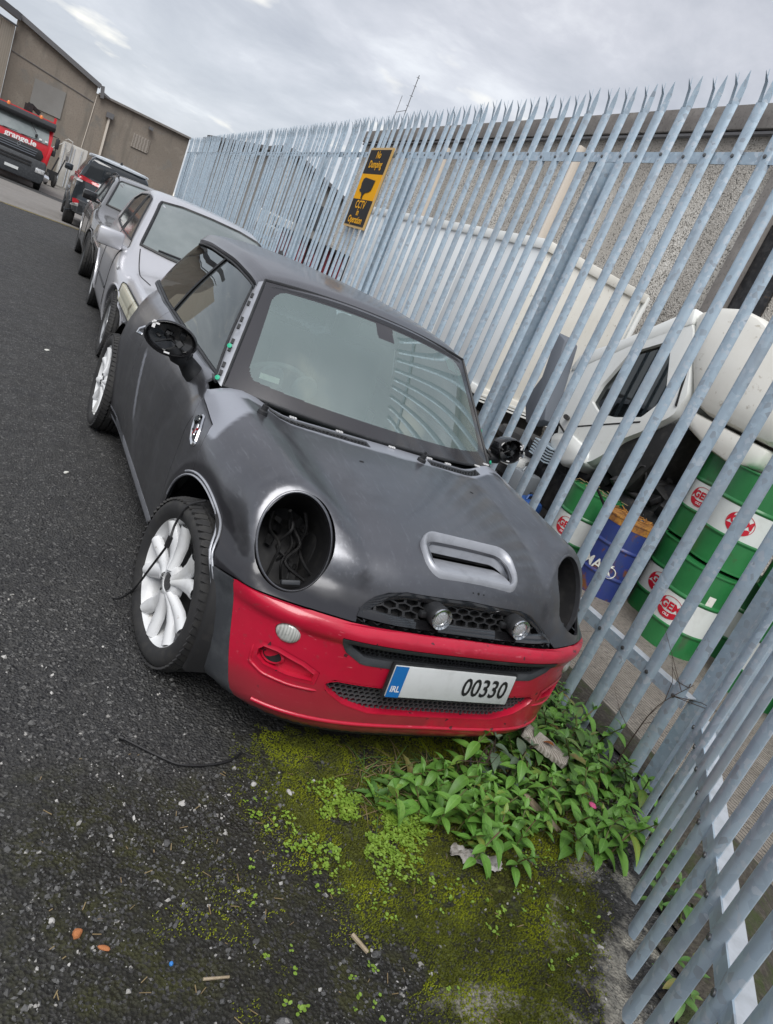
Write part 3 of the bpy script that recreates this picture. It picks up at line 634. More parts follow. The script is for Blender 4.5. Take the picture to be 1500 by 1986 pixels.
# white steel container door leaf and clutter beside the lorry
ct = empty('shipping_container', (1.0, 45, -.64), 0, 'white steel container standing against the grey building behind the dark off-road car', 'container')
mb = MB(); mb.box((1.05, 46.6, .58), (1.2, 3.2, 2.42)); cb = attach(mb.build('body', M['container'], ct, bevel=.02), ct)
for x in (.62, 1.18): attach(MB().box((x, 44.98, .58), (.50, .05, 2.28)).build('door', M['container'], ct, bevel=.015), ct)
for x in (.5, .85, 1.0, 1.35): attach(MB().tube([(x, 44.93, -.5), (x, 44.93, 1.65)], .02, 6).build('locking_bar', M['galv_pale'], ct), ct)
attach(MB().box((.72, 44.92, 1.0), (.12, .08, .2)).build('lock_box', M['roof_trim'], ct), ct)
hs = MB().tube([(.45, 44.9, 1.85), (.55, 44.8, 1.95), (.8, 44.8, 1.9), (.78, 44.85, 1.4), (.62, 44.85, 1.2), (.55, 44.85, 1.5)], .035, 6).build('hose', M['container'], None, 50); tag(hs, 'pale hose looped over the top corner of the white container', 'hose')
cbk = MB().tube([(.45, 44.9, 1.75), (-.2, 42, 1.2), (-.9, 37.5, 1.45)], .025, 5).build('overhead_cable', M['container'], None, 50); tag(cbk, 'pale cable running from the red lorry to the white container', 'cable')
tr = empty('hand_trolley', (.1, 42.6, -.64), 0, 'black wheeled trolley leaning beside the white container', 'trolley')
mb = MB(); mb.bar((-.1, 42.6, -.55), (.25, 42.6, .9), .07); mb.bar((.25, 42.6, -.5), (.55, 42.6, .9), .06); mb.bar((-.1, 42.6, .1), (.4, 42.6, .1), .05); mb.box((.1, 42.6, -.1), (.5, .4, .5)); attach(mb.build('frame', M['black_plastic'], tr), tr)
for x in (-.1, .28): attach(MB().lathe([(.3, -.06), (.33, -.03), (.33, .03), (.3, .06)], 20, (x, 42.5, -.31), (1, .2, 0)).build('wheel', M['tyre'], tr, 40), tr)
# ---------------------------------------------------------------- things beyond the fence, far end
g2 = empty('gabled_shed', (9, 32, -.6), 0, 'grey gabled shed seen through the far part of the fence', 'building')
mb = MB(); mb.prism([(5.0, -.8), (5.0, 4.25), (7.6, 4.98), (8.0, 5.22), (8.6, 5.33), (9.74, 5.0), (12.6, 4.2), (12.6, -.8)], 32, 33, ax=1); gw = attach(mb.build('wall', M['far_render'], g2), g2)
mb = MB()
for a, b in (((5.0, 4.25), (7.6, 4.98)), ((7.6, 4.98), (8.0, 5.22)), ((8.0, 5.22), (8.6, 5.33)), ((8.6, 5.33), (9.74, 5.0)), ((9.74, 5.0), (12.6, 4.2))): mb.bar((a[0], 31.95, a[1]), (b[0], 31.95, b[1]), .5, .16)
attach(mb.build('roof_edge', M['roof_trim'], g2), g2)
attach(MB().box((10.6, 31.97, 3.2), (1.6, .06, 1.1)).build('window', M['car_glass_dark'], g2), g2)
for x in (6.6, 8.7): attach(MB().box((x, 31.96, 2.2), (.12, .06, 5.6)).build('downpipe', M['pipe_cream'], g2), g2)
rt = empty('flatbed_trailer', (5.8, 22, -.45), 0, 'white slatted tail of a trailer parked beyond the fence', 'trailer')
for k in range(9): attach(MB().box((5.25 + k*.15, 22, 2.0), (.07, .05, .42)).build('slat', M['lorry_white'], rt), rt)
for z in (1.86, 2.22): attach(MB().box((5.85, 22.05, z), (1.3, .05, .06)).build('rail', M['lorry_white'], rt), rt)
for z in (1.15, 1.45): attach(MB().box((5.9, 22.2, z), (1.5, .1, .14)).build('side_board', M['galv'], rt), rt)
mb = MB(); mb.box((6.0, 23.5, .6), (1.6, 3, .25)); mb.box((6.0, 22.3, .2), (1.4, .2, .5)); attach(mb.build('chassis', M['dark'], rt), rt)
for x in (5.4, 6.5): attach(MB().lathe([(.36, -.12), (.4, -.06), (.4, .06), (.36, .12)], 20, (x, 23.4, -.02), (1, 0, 0)).build('wheel', M['tyre'], rt, 40), rt)
sk = empty('waste_skip', (6.8, 20, -.42), 0, 'dark red waste skip standing beyond the fence', 'skip')
mb = MB(); mb.prism([(5.75, .0), (8.2, .0), (8.5, 1.85), (5.45, 1.85)], 18.6, 20.2, ax=1); attach(mb.build('body', mk('skip_red', (.20, .02, .03), .6, layers=[('noise', 3, .5, .65, (.03, .02, .02))]), sk), sk)
for k in range(7): attach(MB().bar((5.65 + k*.40, 18.56, .05), (5.55 + k*.43, 18.56, 1.82), .09, .09).build('rib', M['dark'], sk), sk)
mb = MB(); mb.box((6.98, 19.4, 1.89), (3.2, 1.9, .09)); attach(mb.build('rim', M['dark'], sk), sk)
mb = MB(); mb.box((6.98, 19.4, -.2), (2.2, 1.2, .42)); attach(mb.build('foot', M['dark'], sk), sk)
# ---------------------------------------------------------------- pebbledashed warehouse inside the yard
wa = np.array([9.3, 8.0]); wu = np.array([.056, .9984]); wn = np.array([-.9984, .056])     # along the wall, out of the wall (towards the fence)
pb = empty('pebbledash_warehouse', (9.3, 8, -.42), math.atan2(wu[1], wu[0]) - math.pi/2, 'long pebbledashed warehouse wall with concrete coping inside the yard', 'building')
T0, T1 = -16.0, 20.85
def wloc(t, off, z): return (-off, t, z + .42)                       # local: x out towards -x is the yard side
ts = np.linspace(T0, T1, 90); zs = np.linspace(-.5, 6.75, 40); TT, ZZ = np.meshgrid(ts, zs, indexing='ij')
V = np.stack([0*TT, TT, ZZ + .42], -1)
mb = MB(); mb.grid(V, flip=True); me = mb.mesh('wall'); wl = link('wall', me, pb, M['pebble']); a = me.attributes.new('soot', 'FLOAT', 'POINT')
so = sstep(5.2, 6.6, ZZ + 1.3*(fbm(TT*1.4, ZZ*.5, 4, 3)-.5)) ; so = np.maximum(so, .55*sstep(.58, .7, fbm(TT*1.1, ZZ*.12, 3, 8)))
a.data.foreach_set('value', so.reshape(-1).astype(np.float32))
mb = MB(); mb.box((.6, (T0+T1)/2, 3.5), (1.15, T1-T0-.02, 7.0)); mb.build('rear_mass', M['far_render'], pb)
t = T0
while t < T1:
    L_ = min(2.4, T1 - t); MB().box((.05, t + L_/2, 6.78 + .42), (.36, L_ - .012, .44)).build('coping_stone', M['coping'], pb, bevel=.012); t += 2.4
MB().box((-.05, (T0+T1)/2, 6.50 + .42), (.10, T1-T0, .05)).build('drip_course', M['roof_trim'], pb)
for t, w, m in ((-1.05, .42, 'coping'), (5.05, .09, 'pipe_cream'), (-10, .42, 'coping'), (12.3, .09, 'pipe_cream')): MB().box((-.10, t, 3.35), (.2, w, 6.7)).build('pilaster', M[m], pb, bevel=.01)
MB().box((-.03, -1.62, 2.9), (.05, .70, 5.0)).build('dark_strip', M['scrap'], pb)  # flat dark board along the pilaster, giving its dark right side
# aerial on the warehouse roof
ae = empty('roof_aerial', (10.25, 25.5, 7.0), 0, 'thin metal aerial mast standing on the warehouse roof', 'aerial')
mb = MB(); mb.tube([(0, 0, -.2), (0, 0, 2.0)], .016, 6); attach(mb.build('mast', M['roof_trim'], ae), ae).matrix_parent_inverse = Matrix.Identity(4)
for z in (.9, 1.25, 1.6, 1.9): MB().tube([(-.07, 0, z), (.07, .02, z+.02)], .008, 5).build('element', M['roof_trim'], ae)
MB().tube([(-.35, 0, -.2), (-.35, 0, 1.1)], .010, 5).build('whip', M['roof_trim'], ae); MB().tube([(-.36, 0, .5), (.02, 0, .75)], .012, 5).build('stay', M['roof_trim'], ae)
# ---------------------------------------------------------------- the grey hatchback in the foreground
mini = empty('parked_car', (0, 0, 0), 0, 'sanded grey three-door hatchback with red front bumper and empty headlamp holes', 'car')
HG = hull_grid(F_mini, .22, 2.07, .52, 176, 76, 60)
NR, NPH = HG.shape[:2]
HV = HG.reshape(-1, 3); HN = grad(F_mini, HV)
ii = np.arange(NR*NPH).reshape(NR, NPH); i2 = np.roll(ii, -1, 1)
HF = np.stack([ii[:-1], ii[1:], i2[1:], i2[:-1]], -1).reshape(-1, 4)
fc = HV[HF].mean(1); fn = HN[HF].mean(1)
_fnrm = np.cross(HV[HF[:, 1]] - HV[HF[:, 0]], HV[HF[:, 3]] - HV[HF[:, 0]])
if (np.einsum('ij,ij->i', _fnrm, fn) < 0).mean() > .5: HF = HF[:, ::-1]
TMP = []
def tmp_prism(poly, a, b, ax):
    mb = MB(); mb.prism(poly, a, b, ax); o = mb.build('tmp', None); TMP.append(o); return o
def tmp_ell(c, n, ru, rr, a, b, u=None, seg=48):
    """elliptical cylinder about axis n, half-height ru along u, half-width rr"""
    n = np.array(n, float); n = n/np.linalg.norm(n); u = np.array([0, 0, 1.]) - n*n[2] if u is None else np.array(u); u = u/np.linalg.norm(u); r = np.cross(u, n)
    mb = MB(); V = []
    for t in (a, b):
        for k in range(seg):
            an = 2*math.pi*k/seg; V.append(np.array(c) + n*t + r*rr*math.cos(an) + u*ru*math.sin(an))
    mb.add(V, [tuple(range(seg)), tuple(range(seg, 2*seg))] + [(i, (i+1) % seg, seg+(i+1) % seg, seg+i) for i in range(seg)])
    o = mb.build('tmp', None); TMP.append(o); return o
def panel(name, mat, mask, ops, parent=mini, th=.010, attrs=None, F=F_mini, V=HV, Nn=HN, FF=HF, off=0.0):
    F_ = FF[mask]; used = np.unique(F_); mp = -np.ones(len(V), int); mp[used] = np.arange(len(used)); F_ = mp[F_]; nv = len(used)
    Vo = V[used] + Nn[used]*off; Vi = V[used] - Nn[used]*(th - off)
    from collections import Counter
    ed = {}
    for f in F_:
        for k in range(4): ed[(f[k], f[(k+1) % 4])] = 1
    rim = [(a, b) for a, b in ed if (b, a) not in ed]
    faces = F_.tolist() + (F_[:, ::-1] + nv).tolist() + [[b, a, a+nv, b+nv] for a, b in rim]
    me = bpy.data.meshes.new(name); me.from_pydata(np.concatenate([Vo, Vi]).tolist(), [], faces); me.update()
    cur = me
    for op, cut in ops:
        n0 = len(cur.polygons)
        for att in range(4):
            o = bpy.data.objects.new(name, cur); COL.objects.link(o)
            md = o.modifiers.new('b', 'BOOLEAN'); md.operation = op; md.solver = 'EXACT' if att < 3 else 'FAST'; md.object = cut
            if att: cut.location = (.0007*att, -.0004*att, .0009*att)
            dg = bpy.context.evaluated_depsgraph_get(); dg.update(); nx_ = bpy.data.meshes.new_from_object(o.evaluated_get(dg)); bpy.data.objects.remove(o); cut.location = (0, 0, 0)
            if len(nx_.polygons) > n0*(.5 if op == 'DIFFERENCE' and len(ops) > 4 else .01): break
        cur = nx_
    m2 = cur if ops else me; m2.name = name; m2.materials.clear()
    n = len(m2.vertices); co = np.empty(n*3); m2.vertices.foreach_get('co', co); co = co.reshape(-1, 3)
    # exact smooth normals where a face lies on the outer skin
    if n:
        dist = np.abs(F(co - 0) - 0); g = grad(F, co); m2.polygons.foreach_set('use_smooth', [True]*len(m2.polygons))
        nl = np.empty((len(m2.loops), 3)); lv = np.empty(len(m2.loops), int); m2.loops.foreach_get('vertex_index', lv)
        for p in m2.polygons:
            pn = np.array(p.normal); ls = slice(p.loop_start, p.loop_start + p.loop_total); gg = g[lv[ls]]
            dotv = gg @ pn; ok = (dotv > .75) & (dist[lv[ls]] < .004 + abs(off)*1.6)
            nl[ls] = np.where(ok[:, None], gg, pn)
        m2.normals_split_custom_set(nl.tolist())
        for k, fn_ in (attrs or {}).items():
            a = m2.attributes.new(k, 'FLOAT', 'POINT'); a.data.foreach_set('value', fn_(co).astype(np.float32))
    return link(name, m2, parent, mat)
def on_hull(x, z, d=0.0):
    """point on the nose at lateral x, height z, pushed d along the outward normal"""
    x = np.atleast_1d(np.asarray(x, float)); z = np.atleast_1d(np.asarray(z, float))
    O = np.stack([x, np.full_like(x, .1), z], -1); P = cast(F_mini, O, np.tile([0, -1., 0], (len(x), 1)), 1.2); return P + grad(F_mini, P)*d
def on_top(x, y, d=0.0):
    x = np.atleast_1d(np.asarray(x, float)); y = np.atleast_1d(np.asarray(y, float))
    O = np.stack([x, y, np.full_like(x, .45)], -1); P = cast(F_mini, O, np.tile([0, 0, 1.], (len(x), 1)), .9); return P + grad(F_mini, P)*d
def on_side(y, z, s=-1, d=0.0):
    y = np.atleast_1d(np.asarray(y, float)); z = np.atleast_1d(np.asarray(z, float))
    O = np.stack([y*0, y, z], -1); P = cast(F_mini, O, np.tile([float(s), 0, 0], (len(y), 1)), 1.2); return P + grad(F_mini, P)*d
IX = (.605, .488); HX = (.618, .386)
sideL = fn[:, 0] < -.25; sideR = fn[:, 0] > .25
# ---- cutters
BUMP_TOP = [(-.80, .592), (-.64, .590), (-.60, .584), (-.55, .584), (-.50, .577), (-.39, .563), (-.28, .545), (-.2, .530)]
seam = [(.0, .42), (.07, .60), (.135, .70), (.20, .80), (.235, .835), (.46, .868), (.60, .90), (.66, .99)]
c_bonnet = tmp_prism(BUMP_TOP + [(-.2, .42), (.0, .42)] + seam[1:] + [(.60, 1.2), (-.8, 1.2)], -1.2, 1.2, 0)
WS_B = lambda t: np.array([.706*t, .325 + .195*t*t, .932 - .012*t*t])
base = [(float(WS_B(t)[0]*1.06), float(WS_B(t)[1] - .006)) for t in np.linspace(-1, 1, 17)]
c_cowl = tmp_prism([(-1.3, -1), (1.3, -1)] + [(1.3, .80), (.79, .625)] + base[::-1] + [(-.79, .625), (-1.3, .80)], .0, 1.4, 2)
arch = {s: tmp_ell((s*.84, 0.01, .315), (1, 0, 0), .372, .355, -.28, .28) for s in (-1, 1)}
archr = {s: tmp_ell((s*.84, 2.467, .315), (1, 0, 0), .368, .355, -.28, .28) for s in (-1, 1)}
hl = {s: tmp_ell(HL_C*[s, 1, 1], HL_N*[s, 1, 1], .158, .121, -.20, .25) for s in (-1, 1)}
# grille opening on the nose (x,z outline, cut through along y)
gr_poly = [(-.445, .572), (-.40, .612), (-.36, .640), (-.315, .665), (-.25, .680), (0, .690), (.25, .680), (.315, .665), (.36, .640), (.40, .612), (.445, .572), (.44, .50), (-.44, .50)]
c_grille = tmp_prism(gr_poly, -.9, -.42, 1)
# scoop opening (x,y outline)
def rrect(x0, x1, y0, y1, r, n=6):
    o = []
    for cx, cy, a0 in ((x1-r, y0+r, -90), (x1-r, y1-r, 0), (x0+r, y1-r, 90), (x0+r, y0+r, 180)):
        for k in range(n+1): a = math.radians(a0 + 90*k/n); o.append((cx + r*math.cos(a), cy + r*math.sin(a)))
    return o
SCX = .035
c_scoop = tmp_prism(rrect(-.180+SCX, .168+SCX, -.486, -.368, .04), .6, 1.1, 2)
def vent_poly(x0, x1, s):
    xs = np.linspace(x0, x1, 9); hw = .034
    def cy(x): return .28 + .19*(x/.706)**2*1.0 - .012
    up = [(x, cy(x) + .026) for x in xs]; dn = [(x, cy(x) - .026) for x in xs]
    return dn + up[::-1]
c_v1 = tmp_prism(vent_poly(-.55, -.13, 0), .7, 1.1, 2); c_v2 = tmp_prism(vent_poly(.19, .54, 0), .7, 1.1, 2)
def primer_at(co):
    x, y, z = co.T
    # the unsanded light band under the windscreen, wing edges
    yb = .325 + .195*(x/.706)**2
    b = sstep(.115, .085, yb - y + .02*(fbm(x*9, y*9, 2, 2)-.5))*(z > .86)
    corner = sstep(.04, -.02, (.30 - y) + (np.abs(x)-.60)*-.8)*(np.abs(x) > .64)*(z > .80)
    return np.maximum(b, corner*.9)
def black_at(co):
    x, y, z = co.T
    ar = np.hypot(y, z-.315); a1 = sstep(.47, .40, ar + .03*(fbm(y*9, z*9, 2, 7)-.5))*(np.abs(x) > .6)
    a2 = .80*sstep(.76, .60, z + .06*(fbm(x*4, y*4, 3, 5)-.5))*(y < .1)  # nose darkened in the colour, imitating its reflection of the dark ground
    v = .55*sstep(.60, .66, fbm(x*2.6+3, y*2.6, 3, 12))*(y > -.35)
    hp = np.hypot((np.abs(x)-.40)/.5, (z-.665)/1.0); a3 = .7*sstep(.075, .03, hp)*(y < -.3)
    return np.clip(np.maximum.reduce([a1, a2, v*.6, a3]), 0, 1)
mB = (fc[:, 1] < .75) & (fc[:, 2] > .35) & ((fc[:, 1] < .30) | (np.abs(fc[:, 0]) < .9)) & ~((fc[:, 2] < .45) & (fc[:, 1] > .2))
bonnet = panel('bonnet', M['mini_paint'], mB, [('INTERSECT', c_bonnet), ('INTERSECT', c_cowl), ('DIFFERENCE', arch[-1]), ('DIFFERENCE', arch[1]), ('DIFFERENCE', hl[-1]), ('DIFFERENCE', hl[1]), ('DIFFERENCE', c_grille), ('DIFFERENCE', c_scoop), ('DIFFERENCE', c_v1), ('DIFFERENCE', c_v2)],
    attrs=dict(primer=primer_at, black=black_at))
# wings (between bonnet seam and door), doors, rear quarters, sills
g = .004
def wing_poly(): return [(.0+g, .40), (.07+g, .60), (.135+g, .70), (.20+g, .80), (.235+g, .835-g), (.46, .868-g), (.40, .80), (.40, .62), (.43, .40), (.43, .20), (.2, .20), (.2, .40)]
dpoly = [(.40+g, .80), (.46+g, .868-g), (.60, .897), (.63, .99), (1.74, .99), (1.74, .70), (1.70, .50), (1.60, .275), (.43+g, .275), (.43+g, .40), (.40+g, .62)]
qpoly = [(1.744, 1.05), (1.744, .70), (1.704, .50), (1.604, .275), (1.604, .22), (3.2, .22), (3.2, 1.05)]
spoly = [(.30, .268), (2.2, .268), (2.2, .12), (.30, .12)]
def belt_cut(): return [('DIFFERENCE', c_in)]
c_in = tmp_prism([(.585, .93), (.62, .934), (1.2, .940), (2.0, .962), (2.60, .988), (3.3, 1.0), (3.3, 1.4), (.585, 1.4)], -.9, .9, 0)
for s, m in ((-1, sideL), (1, sideR)):
    yz = (fc[:, 1] > -.1) & m
    panel('wing', M['mini_paint'], yz & (fc[:, 1] < .6), [('INTERSECT', tmp_prism(wing_poly(), -1.2, 1.2, 0)), ('DIFFERENCE', arch[s])], attrs=dict(primer=lambda c: np.zeros(len(c)), black=black_at))
    panel('door', M['mini_paint'], yz & (fc[:, 1] > .25) & (fc[:, 1] < 1.9), [('INTERSECT', tmp_prism(dpoly, -1.2, 1.2, 0)), ('DIFFERENCE', c_in)],
        attrs=dict(primer=lambda c: np.maximum.reduce([.32*sstep(.50, .66, fbm(c[:, 1]*7, c[:, 2]*1.6, 4, 61))*sstep(.75, .5, c[:, 2]), .9*sstep(.05, .015, np.abs(c[:, 1] - 1.42 - (c[:, 2]-.5)*.55))*sstep(.35, .5, c[:, 2])*sstep(.80, .72, c[:, 2]), .5*sstep(.87, .93, c[:, 2])]), black=lambda c: .35*sstep(.55, .62, fbm(c[:, 1]*3, c[:, 2]*3, 3, 3))))
    panel('rear_quarter', M['mini_paint'], yz & (fc[:, 1] > 1.5), [('INTERSECT', tmp_prism(qpoly, -1.2, 1.2, 0)), ('DIFFERENCE', archr[s]), ('DIFFERENCE', c_in)], attrs=dict(primer=lambda c: .5*sstep(.87, .93, c[:, 2]), black=lambda c: .8*sstep(.45, .39, np.hypot(c[:, 1]-2.467, c[:, 2]-.315))))
    panel('sill', M['primer'], yz & (fc[:, 1] > .1) & (fc[:, 1] < 2.4) & (fc[:, 2] < .4), [('INTERSECT', tmp_prism(spoly, -1.2, 1.2, 0)), ('DIFFERENCE', arch[s]), ('DIFFERENCE', archr[s])])
tm_ = (fc[:, 1] > 2.6) & (fc[:, 2] > .3) & (fn[:, 1] > .55)
panel('tailgate', M['mini_paint'], tm_, [], attrs=dict(primer=lambda c: c[:, 0]*0, black=lambda c: c[:, 0]*0))
# ---- bumper
bpoly = [(a, b - .006) for a, b in BUMP_TOP[1:]] + [(-.2, .17), (-.66, .17), (-.80, .17), (-.80, .586)]
bpoly = [(-.80, .586)] + [(a, b - .006) for a, b in BUMP_TOP[1:-2]] + [(-.396, .557), (-.432, .36), (-.47, .16), (-.80, .16)]
tpoly = [(-.393, .556), (-.28, .538), (-.2, .522), (-.2, .16), (-.467, .16), (-.429, .36)]
low_poly = [(-.452, .362), (-.425, .380), (.425, .380), (.452, .362), (.44, .335), (.37, .298), (.27, .276), (-.27, .276), (-.37, .298), (-.44, .335)]
c_low = tmp_prism(low_poly, -.9, -.3, 1)
up_poly = [(-.465, .537), (-.40, .537), (.40, .537), (.465, .537), (.435, .488), (.365, .452), (-.365, .452), (-.435, .488)]
c_up = tmp_prism(up_poly, -.9, -.3, 1)
IND, HOLE = {}, {}
for s in (-1, 1): IND[s] = on_hull(s*IX[0], IX[1], 0)[0]; HOLE[s] = on_hull(s*HX[0], HX[1], 0)[0]
c_ind = {s: tmp_ell(IND[s], (s*.62, -.78, .05), .031, .040, -.06, .1) for s in (-1, 1)}
c_hole = {s: tmp_ell(HOLE[s], (s*.62, -.78, .05), .020, .031, -.06, .1) for s in (-1, 1)}
PKT = {s: [(s*.478, .346), (s*.56, .340), (s*.635, .345), (s*.664, .365), (s*.668, .402), (s*.652, .428), (s*.61, .432), (s*.53, .415), (s*.478, .392)] for s in (-1, 1)}
c_pk = {s: tmp_prism(PKT[s], -.9, -.2, 1) for s in (-1, 1)}
def dirt_at(c):
    x, y, z = c.T; return np.clip(.5*sstep(.30, .18, z) + .8*sstep(.45, .62, fbm(x*5, z*5, 3, 5))*sstep(.45, .3, z), 0, 1)
mBp = (fc[:, 1] < .0) & (fc[:, 2] < .70)
ops = [('INTERSECT', tmp_prism(bpoly, -1.2, 1.2, 0)), ('DIFFERENCE', c_low), ('DIFFERENCE', c_up)] + [('DIFFERENCE', c_ind[s]) for s in (-1, 1)] + [('DIFFERENCE', c_pk[s]) for s in (-1, 1)] + [('DIFFERENCE', arch[s]) for s in (-1, 1)]
bumper = panel('front_bumper', M['red'], mBp, ops, attrs=dict(dirt=dirt_at), th=.012, off=.006)
for s in (-1, 1):
    panel('arch_spat', M['grey_plastic'], mBp & (fc[:, 0]*s > .3), [('INTERSECT', tmp_prism(tpoly, -1.2, 1.2, 0)), ('DIFFERENCE', arch[s])], th=.012, off=.006, parent=bumper)
def in_poly(px, pz, poly):
    c = False; n = len(poly)
    for i in range(n):
        x1, y1 = poly[i]; x2, y2 = poly[(i+1) % n]
        if (y1 > pz) != (y2 > pz) and px < (x2-x1)*(pz-y1)/(y2-y1) + x1: c = not c
    return c
def honeycomb(name, poly, size, proj, mat, parent, wall=.28, depth=.012, back=None, sx=1.0, sz=1.0):
    """hexagon mesh over a polygon: every cell is a ring with depth"""
    xs = [p[0] for p in poly]; zs = [p[1] for p in poly]; mb = MB(); r = size/math.sqrt(3)
    dx = size*sx; dz = size*sz*.866; row = 0; z = min(zs)
    C = []
    while z < max(zs) + dz:
        x = min(xs) + (row % 2)*dx/2
        while x < max(xs) + dx:
            if in_poly(x, z, poly): C.append((x, z))
            x += dx
        z += dz; row += 1
    ang = [math.radians(30 + 60*k) for k in range(6)]
    px, pz = [], []
    for x, z in C:
        for q in (1.0, 1 - wall):
            for a in ang: px.append(x + r*q*math.cos(a)*sx); pz.append(z + r*q*math.sin(a)*sz)
    A = proj(np.array(px), np.array(pz), 0.0); B = proj(np.array(px), np.array(pz), -depth)
    for i in range(len(C)):
        o = i*12; V = list(A[o:o+12]) + list(B[o+6:o+12])
        mb.add(V, [(k, (k+1) % 6, 6+(k+1) % 6, 6+k) for k in range(6)] + [(6+k, 6+(k+1) % 6, 12+(k+1) % 6, 12+k) for k in range(6)])
    o = mb.build(name, mat, parent, fix=False); o['kind'] = 'stuff'; return o
def sheet_over(name, poly, proj, d, mat, parent, n=26):
    xs = [p[0] for p in poly]; zs = [p[1] for p in poly]; gx_ = np.linspace(min(xs), max(xs), n); gz_ = np.linspace(min(zs), max(zs), n)
    GX_, GZ_ = np.meshgrid(gx_, gz_, indexing='ij'); P = proj(GX_.ravel(), GZ_.ravel(), d).reshape(n, n, 3); mb = MB(); mb.grid(P); o = mb.build(name, mat, parent, 30); return o
def rim_band(name, poly, proj, d0, d1, w, mat, parent, close=True):
    """frame following a polygon, from the outline inwards by w, depths d0 (outer) and d1 (inner)"""
    P = np.array(poly, float); c = P.mean(0); 
    n = len(P); V = np.roll(P, -1, 0) - np.roll(P, 1, 0); nn = np.stack([-V[:, 1], V[:, 0]], -1); nn /= np.linalg.norm(nn, axis=1, keepdims=True)
    if ((c - P)*nn).sum() < 0: nn = -nn
    Q = P + nn*w
    R0 = proj(P[:, 0], P[:, 1], d0); R1 = proj(P[:, 0]*.5+Q[:, 0]*.5, P[:, 1]*.5+Q[:, 1]*.5, d0); R2 = proj(Q[:, 0], Q[:, 1], (d0+d1)/2); R3 = proj(Q[:, 0], Q[:, 1], d1-.03)
    G = [np.concatenate([r, r[:1]]) if close else r for r in (R0, R1, R2, R3)]
    mb = MB(); mb.grid(G); return mb.build(name, mat, parent, 50)
def resample(poly, n, close=True):
    P = np.array(poly + [poly[0]] if close else poly, float); L_ = np.concatenate([[0], np.cumsum(np.linalg.norm(np.diff(P, axis=0), axis=1))]); t = np.linspace(0, L_[-1], n, endpoint=not close)
    return [(float(np.interp(k, L_, P[:, 0])), float(np.interp(k, L_, P[:, 1]))) for k in t]
# lower intake, upper slot
pj = lambda x, z, d: on_hull(x, z, d)
lowm = honeycomb('lower_grille', low_poly, .021, lambda x, z, d: on_hull(x, z, d - .016), M['mesh_plastic'], bumper, wall=.22, depth=.008, sz=.80)
sheet_over('grille_backing', [(-.50, .25), (.50, .25), (.50, .40), (-.50, .40)], pj, -.05, M['dark'], lowm)
rim_band('intake_lip', resample(low_poly, 90), pj, .0075, -.016, .008, M['red'], bumper)
upm = honeycomb('upper_grille', [(-.36, .528), (.36, .528), (.40, .520), (.38, .485), (.32, .462), (-.32, .462), (-.38, .485), (-.40, .52)], .017, lambda x, z, d: on_hull(x, z, d - .012), M['black_plastic'], bumper, wall=.3, depth=.01, sz=.8)
sheet_over('grille_backing', [(-.46, .44), (.46, .44), (.46, .545), (-.46, .545)], pj, -.028, M['dark'], upm)
rim_band('grille_surround', resample(up_poly, 90), pj, .008, -.006, .024, M['grey_plastic'], bumper)
# pocket ledge with the empty fog lamp hole, indicator lens
for s in (-1, 1):
    n_i = np.array([s*.62, -.78, .05]); n_i /= np.linalg.norm(n_i)
    c0 = on_hull(s*IX[0], IX[1], .004)[0]; up_ = np.array([0, 0, 1.]) - n_i*n_i[2]; rt = np.cross(up_, n_i)
    mb = MB(); mb.lathe([(.041, -.02), (.040, -.002), (.036, .004), (.024, .009), (.0, .011)], 36, c0, n_i, caps=False)
    mb.xform(lambda q: q - up_*((q-c0) @ up_)*.18); mb.build('indicator_lens', M['lens'], bumper, 60)
    rim_band('pocket_wall', resample(PKT[s], 60), pj, .007, .012, .014, M['red'], bumper); sheet_over('pocket_floor', [(s*.45, .325), (s*.69, .325), (s*.69, .45), (s*.45, .45)], pj, -.016, M['red'], bumper)
    c1 = on_hull(s*HX[0], HX[1], -.0165)[0]; mb = MB(); mb.lathe([(.040, .006), (.033, .014), (.031, .006), (.030, -.0), (0, -.0)], 28, c1, n_i, caps=False); mb.xform(lambda q: q - up_*((q-c1) @ up_)*.33); mb.build('foglamp_socket', [M['red'], M['dark']], bumper, 50).data.polygons.foreach_set('material_index', [0]*56 + [1]*56)
    pk = [(s*.668, .40), (s*.662, .345), (s*.625, .325), (s*.55, .322), (s*.465, .328)]
    A = on_hull([p[0] for p in resample(pk, 24, False)], [p[1] for p in resample(pk, 24, False)], .006); mb = MB(); mb.tube(A, [.002] + [.005]*22 + [.002], 8); mb.build('pocket_ledge', M['red'], bumper, 60)
# lower lip crease and dark under-spoiler
xs_ = np.linspace(-.62, .62, 60); MB().tube(on_hull(xs_, .222 + .012*(1-(xs_/.62)**2), .0045), .0075, 8).build('lip_crease', M['red'], bumper, 60)
xs_ = np.linspace(-.60, .60, 60); MB().tube(on_hull(xs_, np.full(60, .178), .002), .011, 8).build('under_spoiler', M['black_plastic'], bumper, 60)
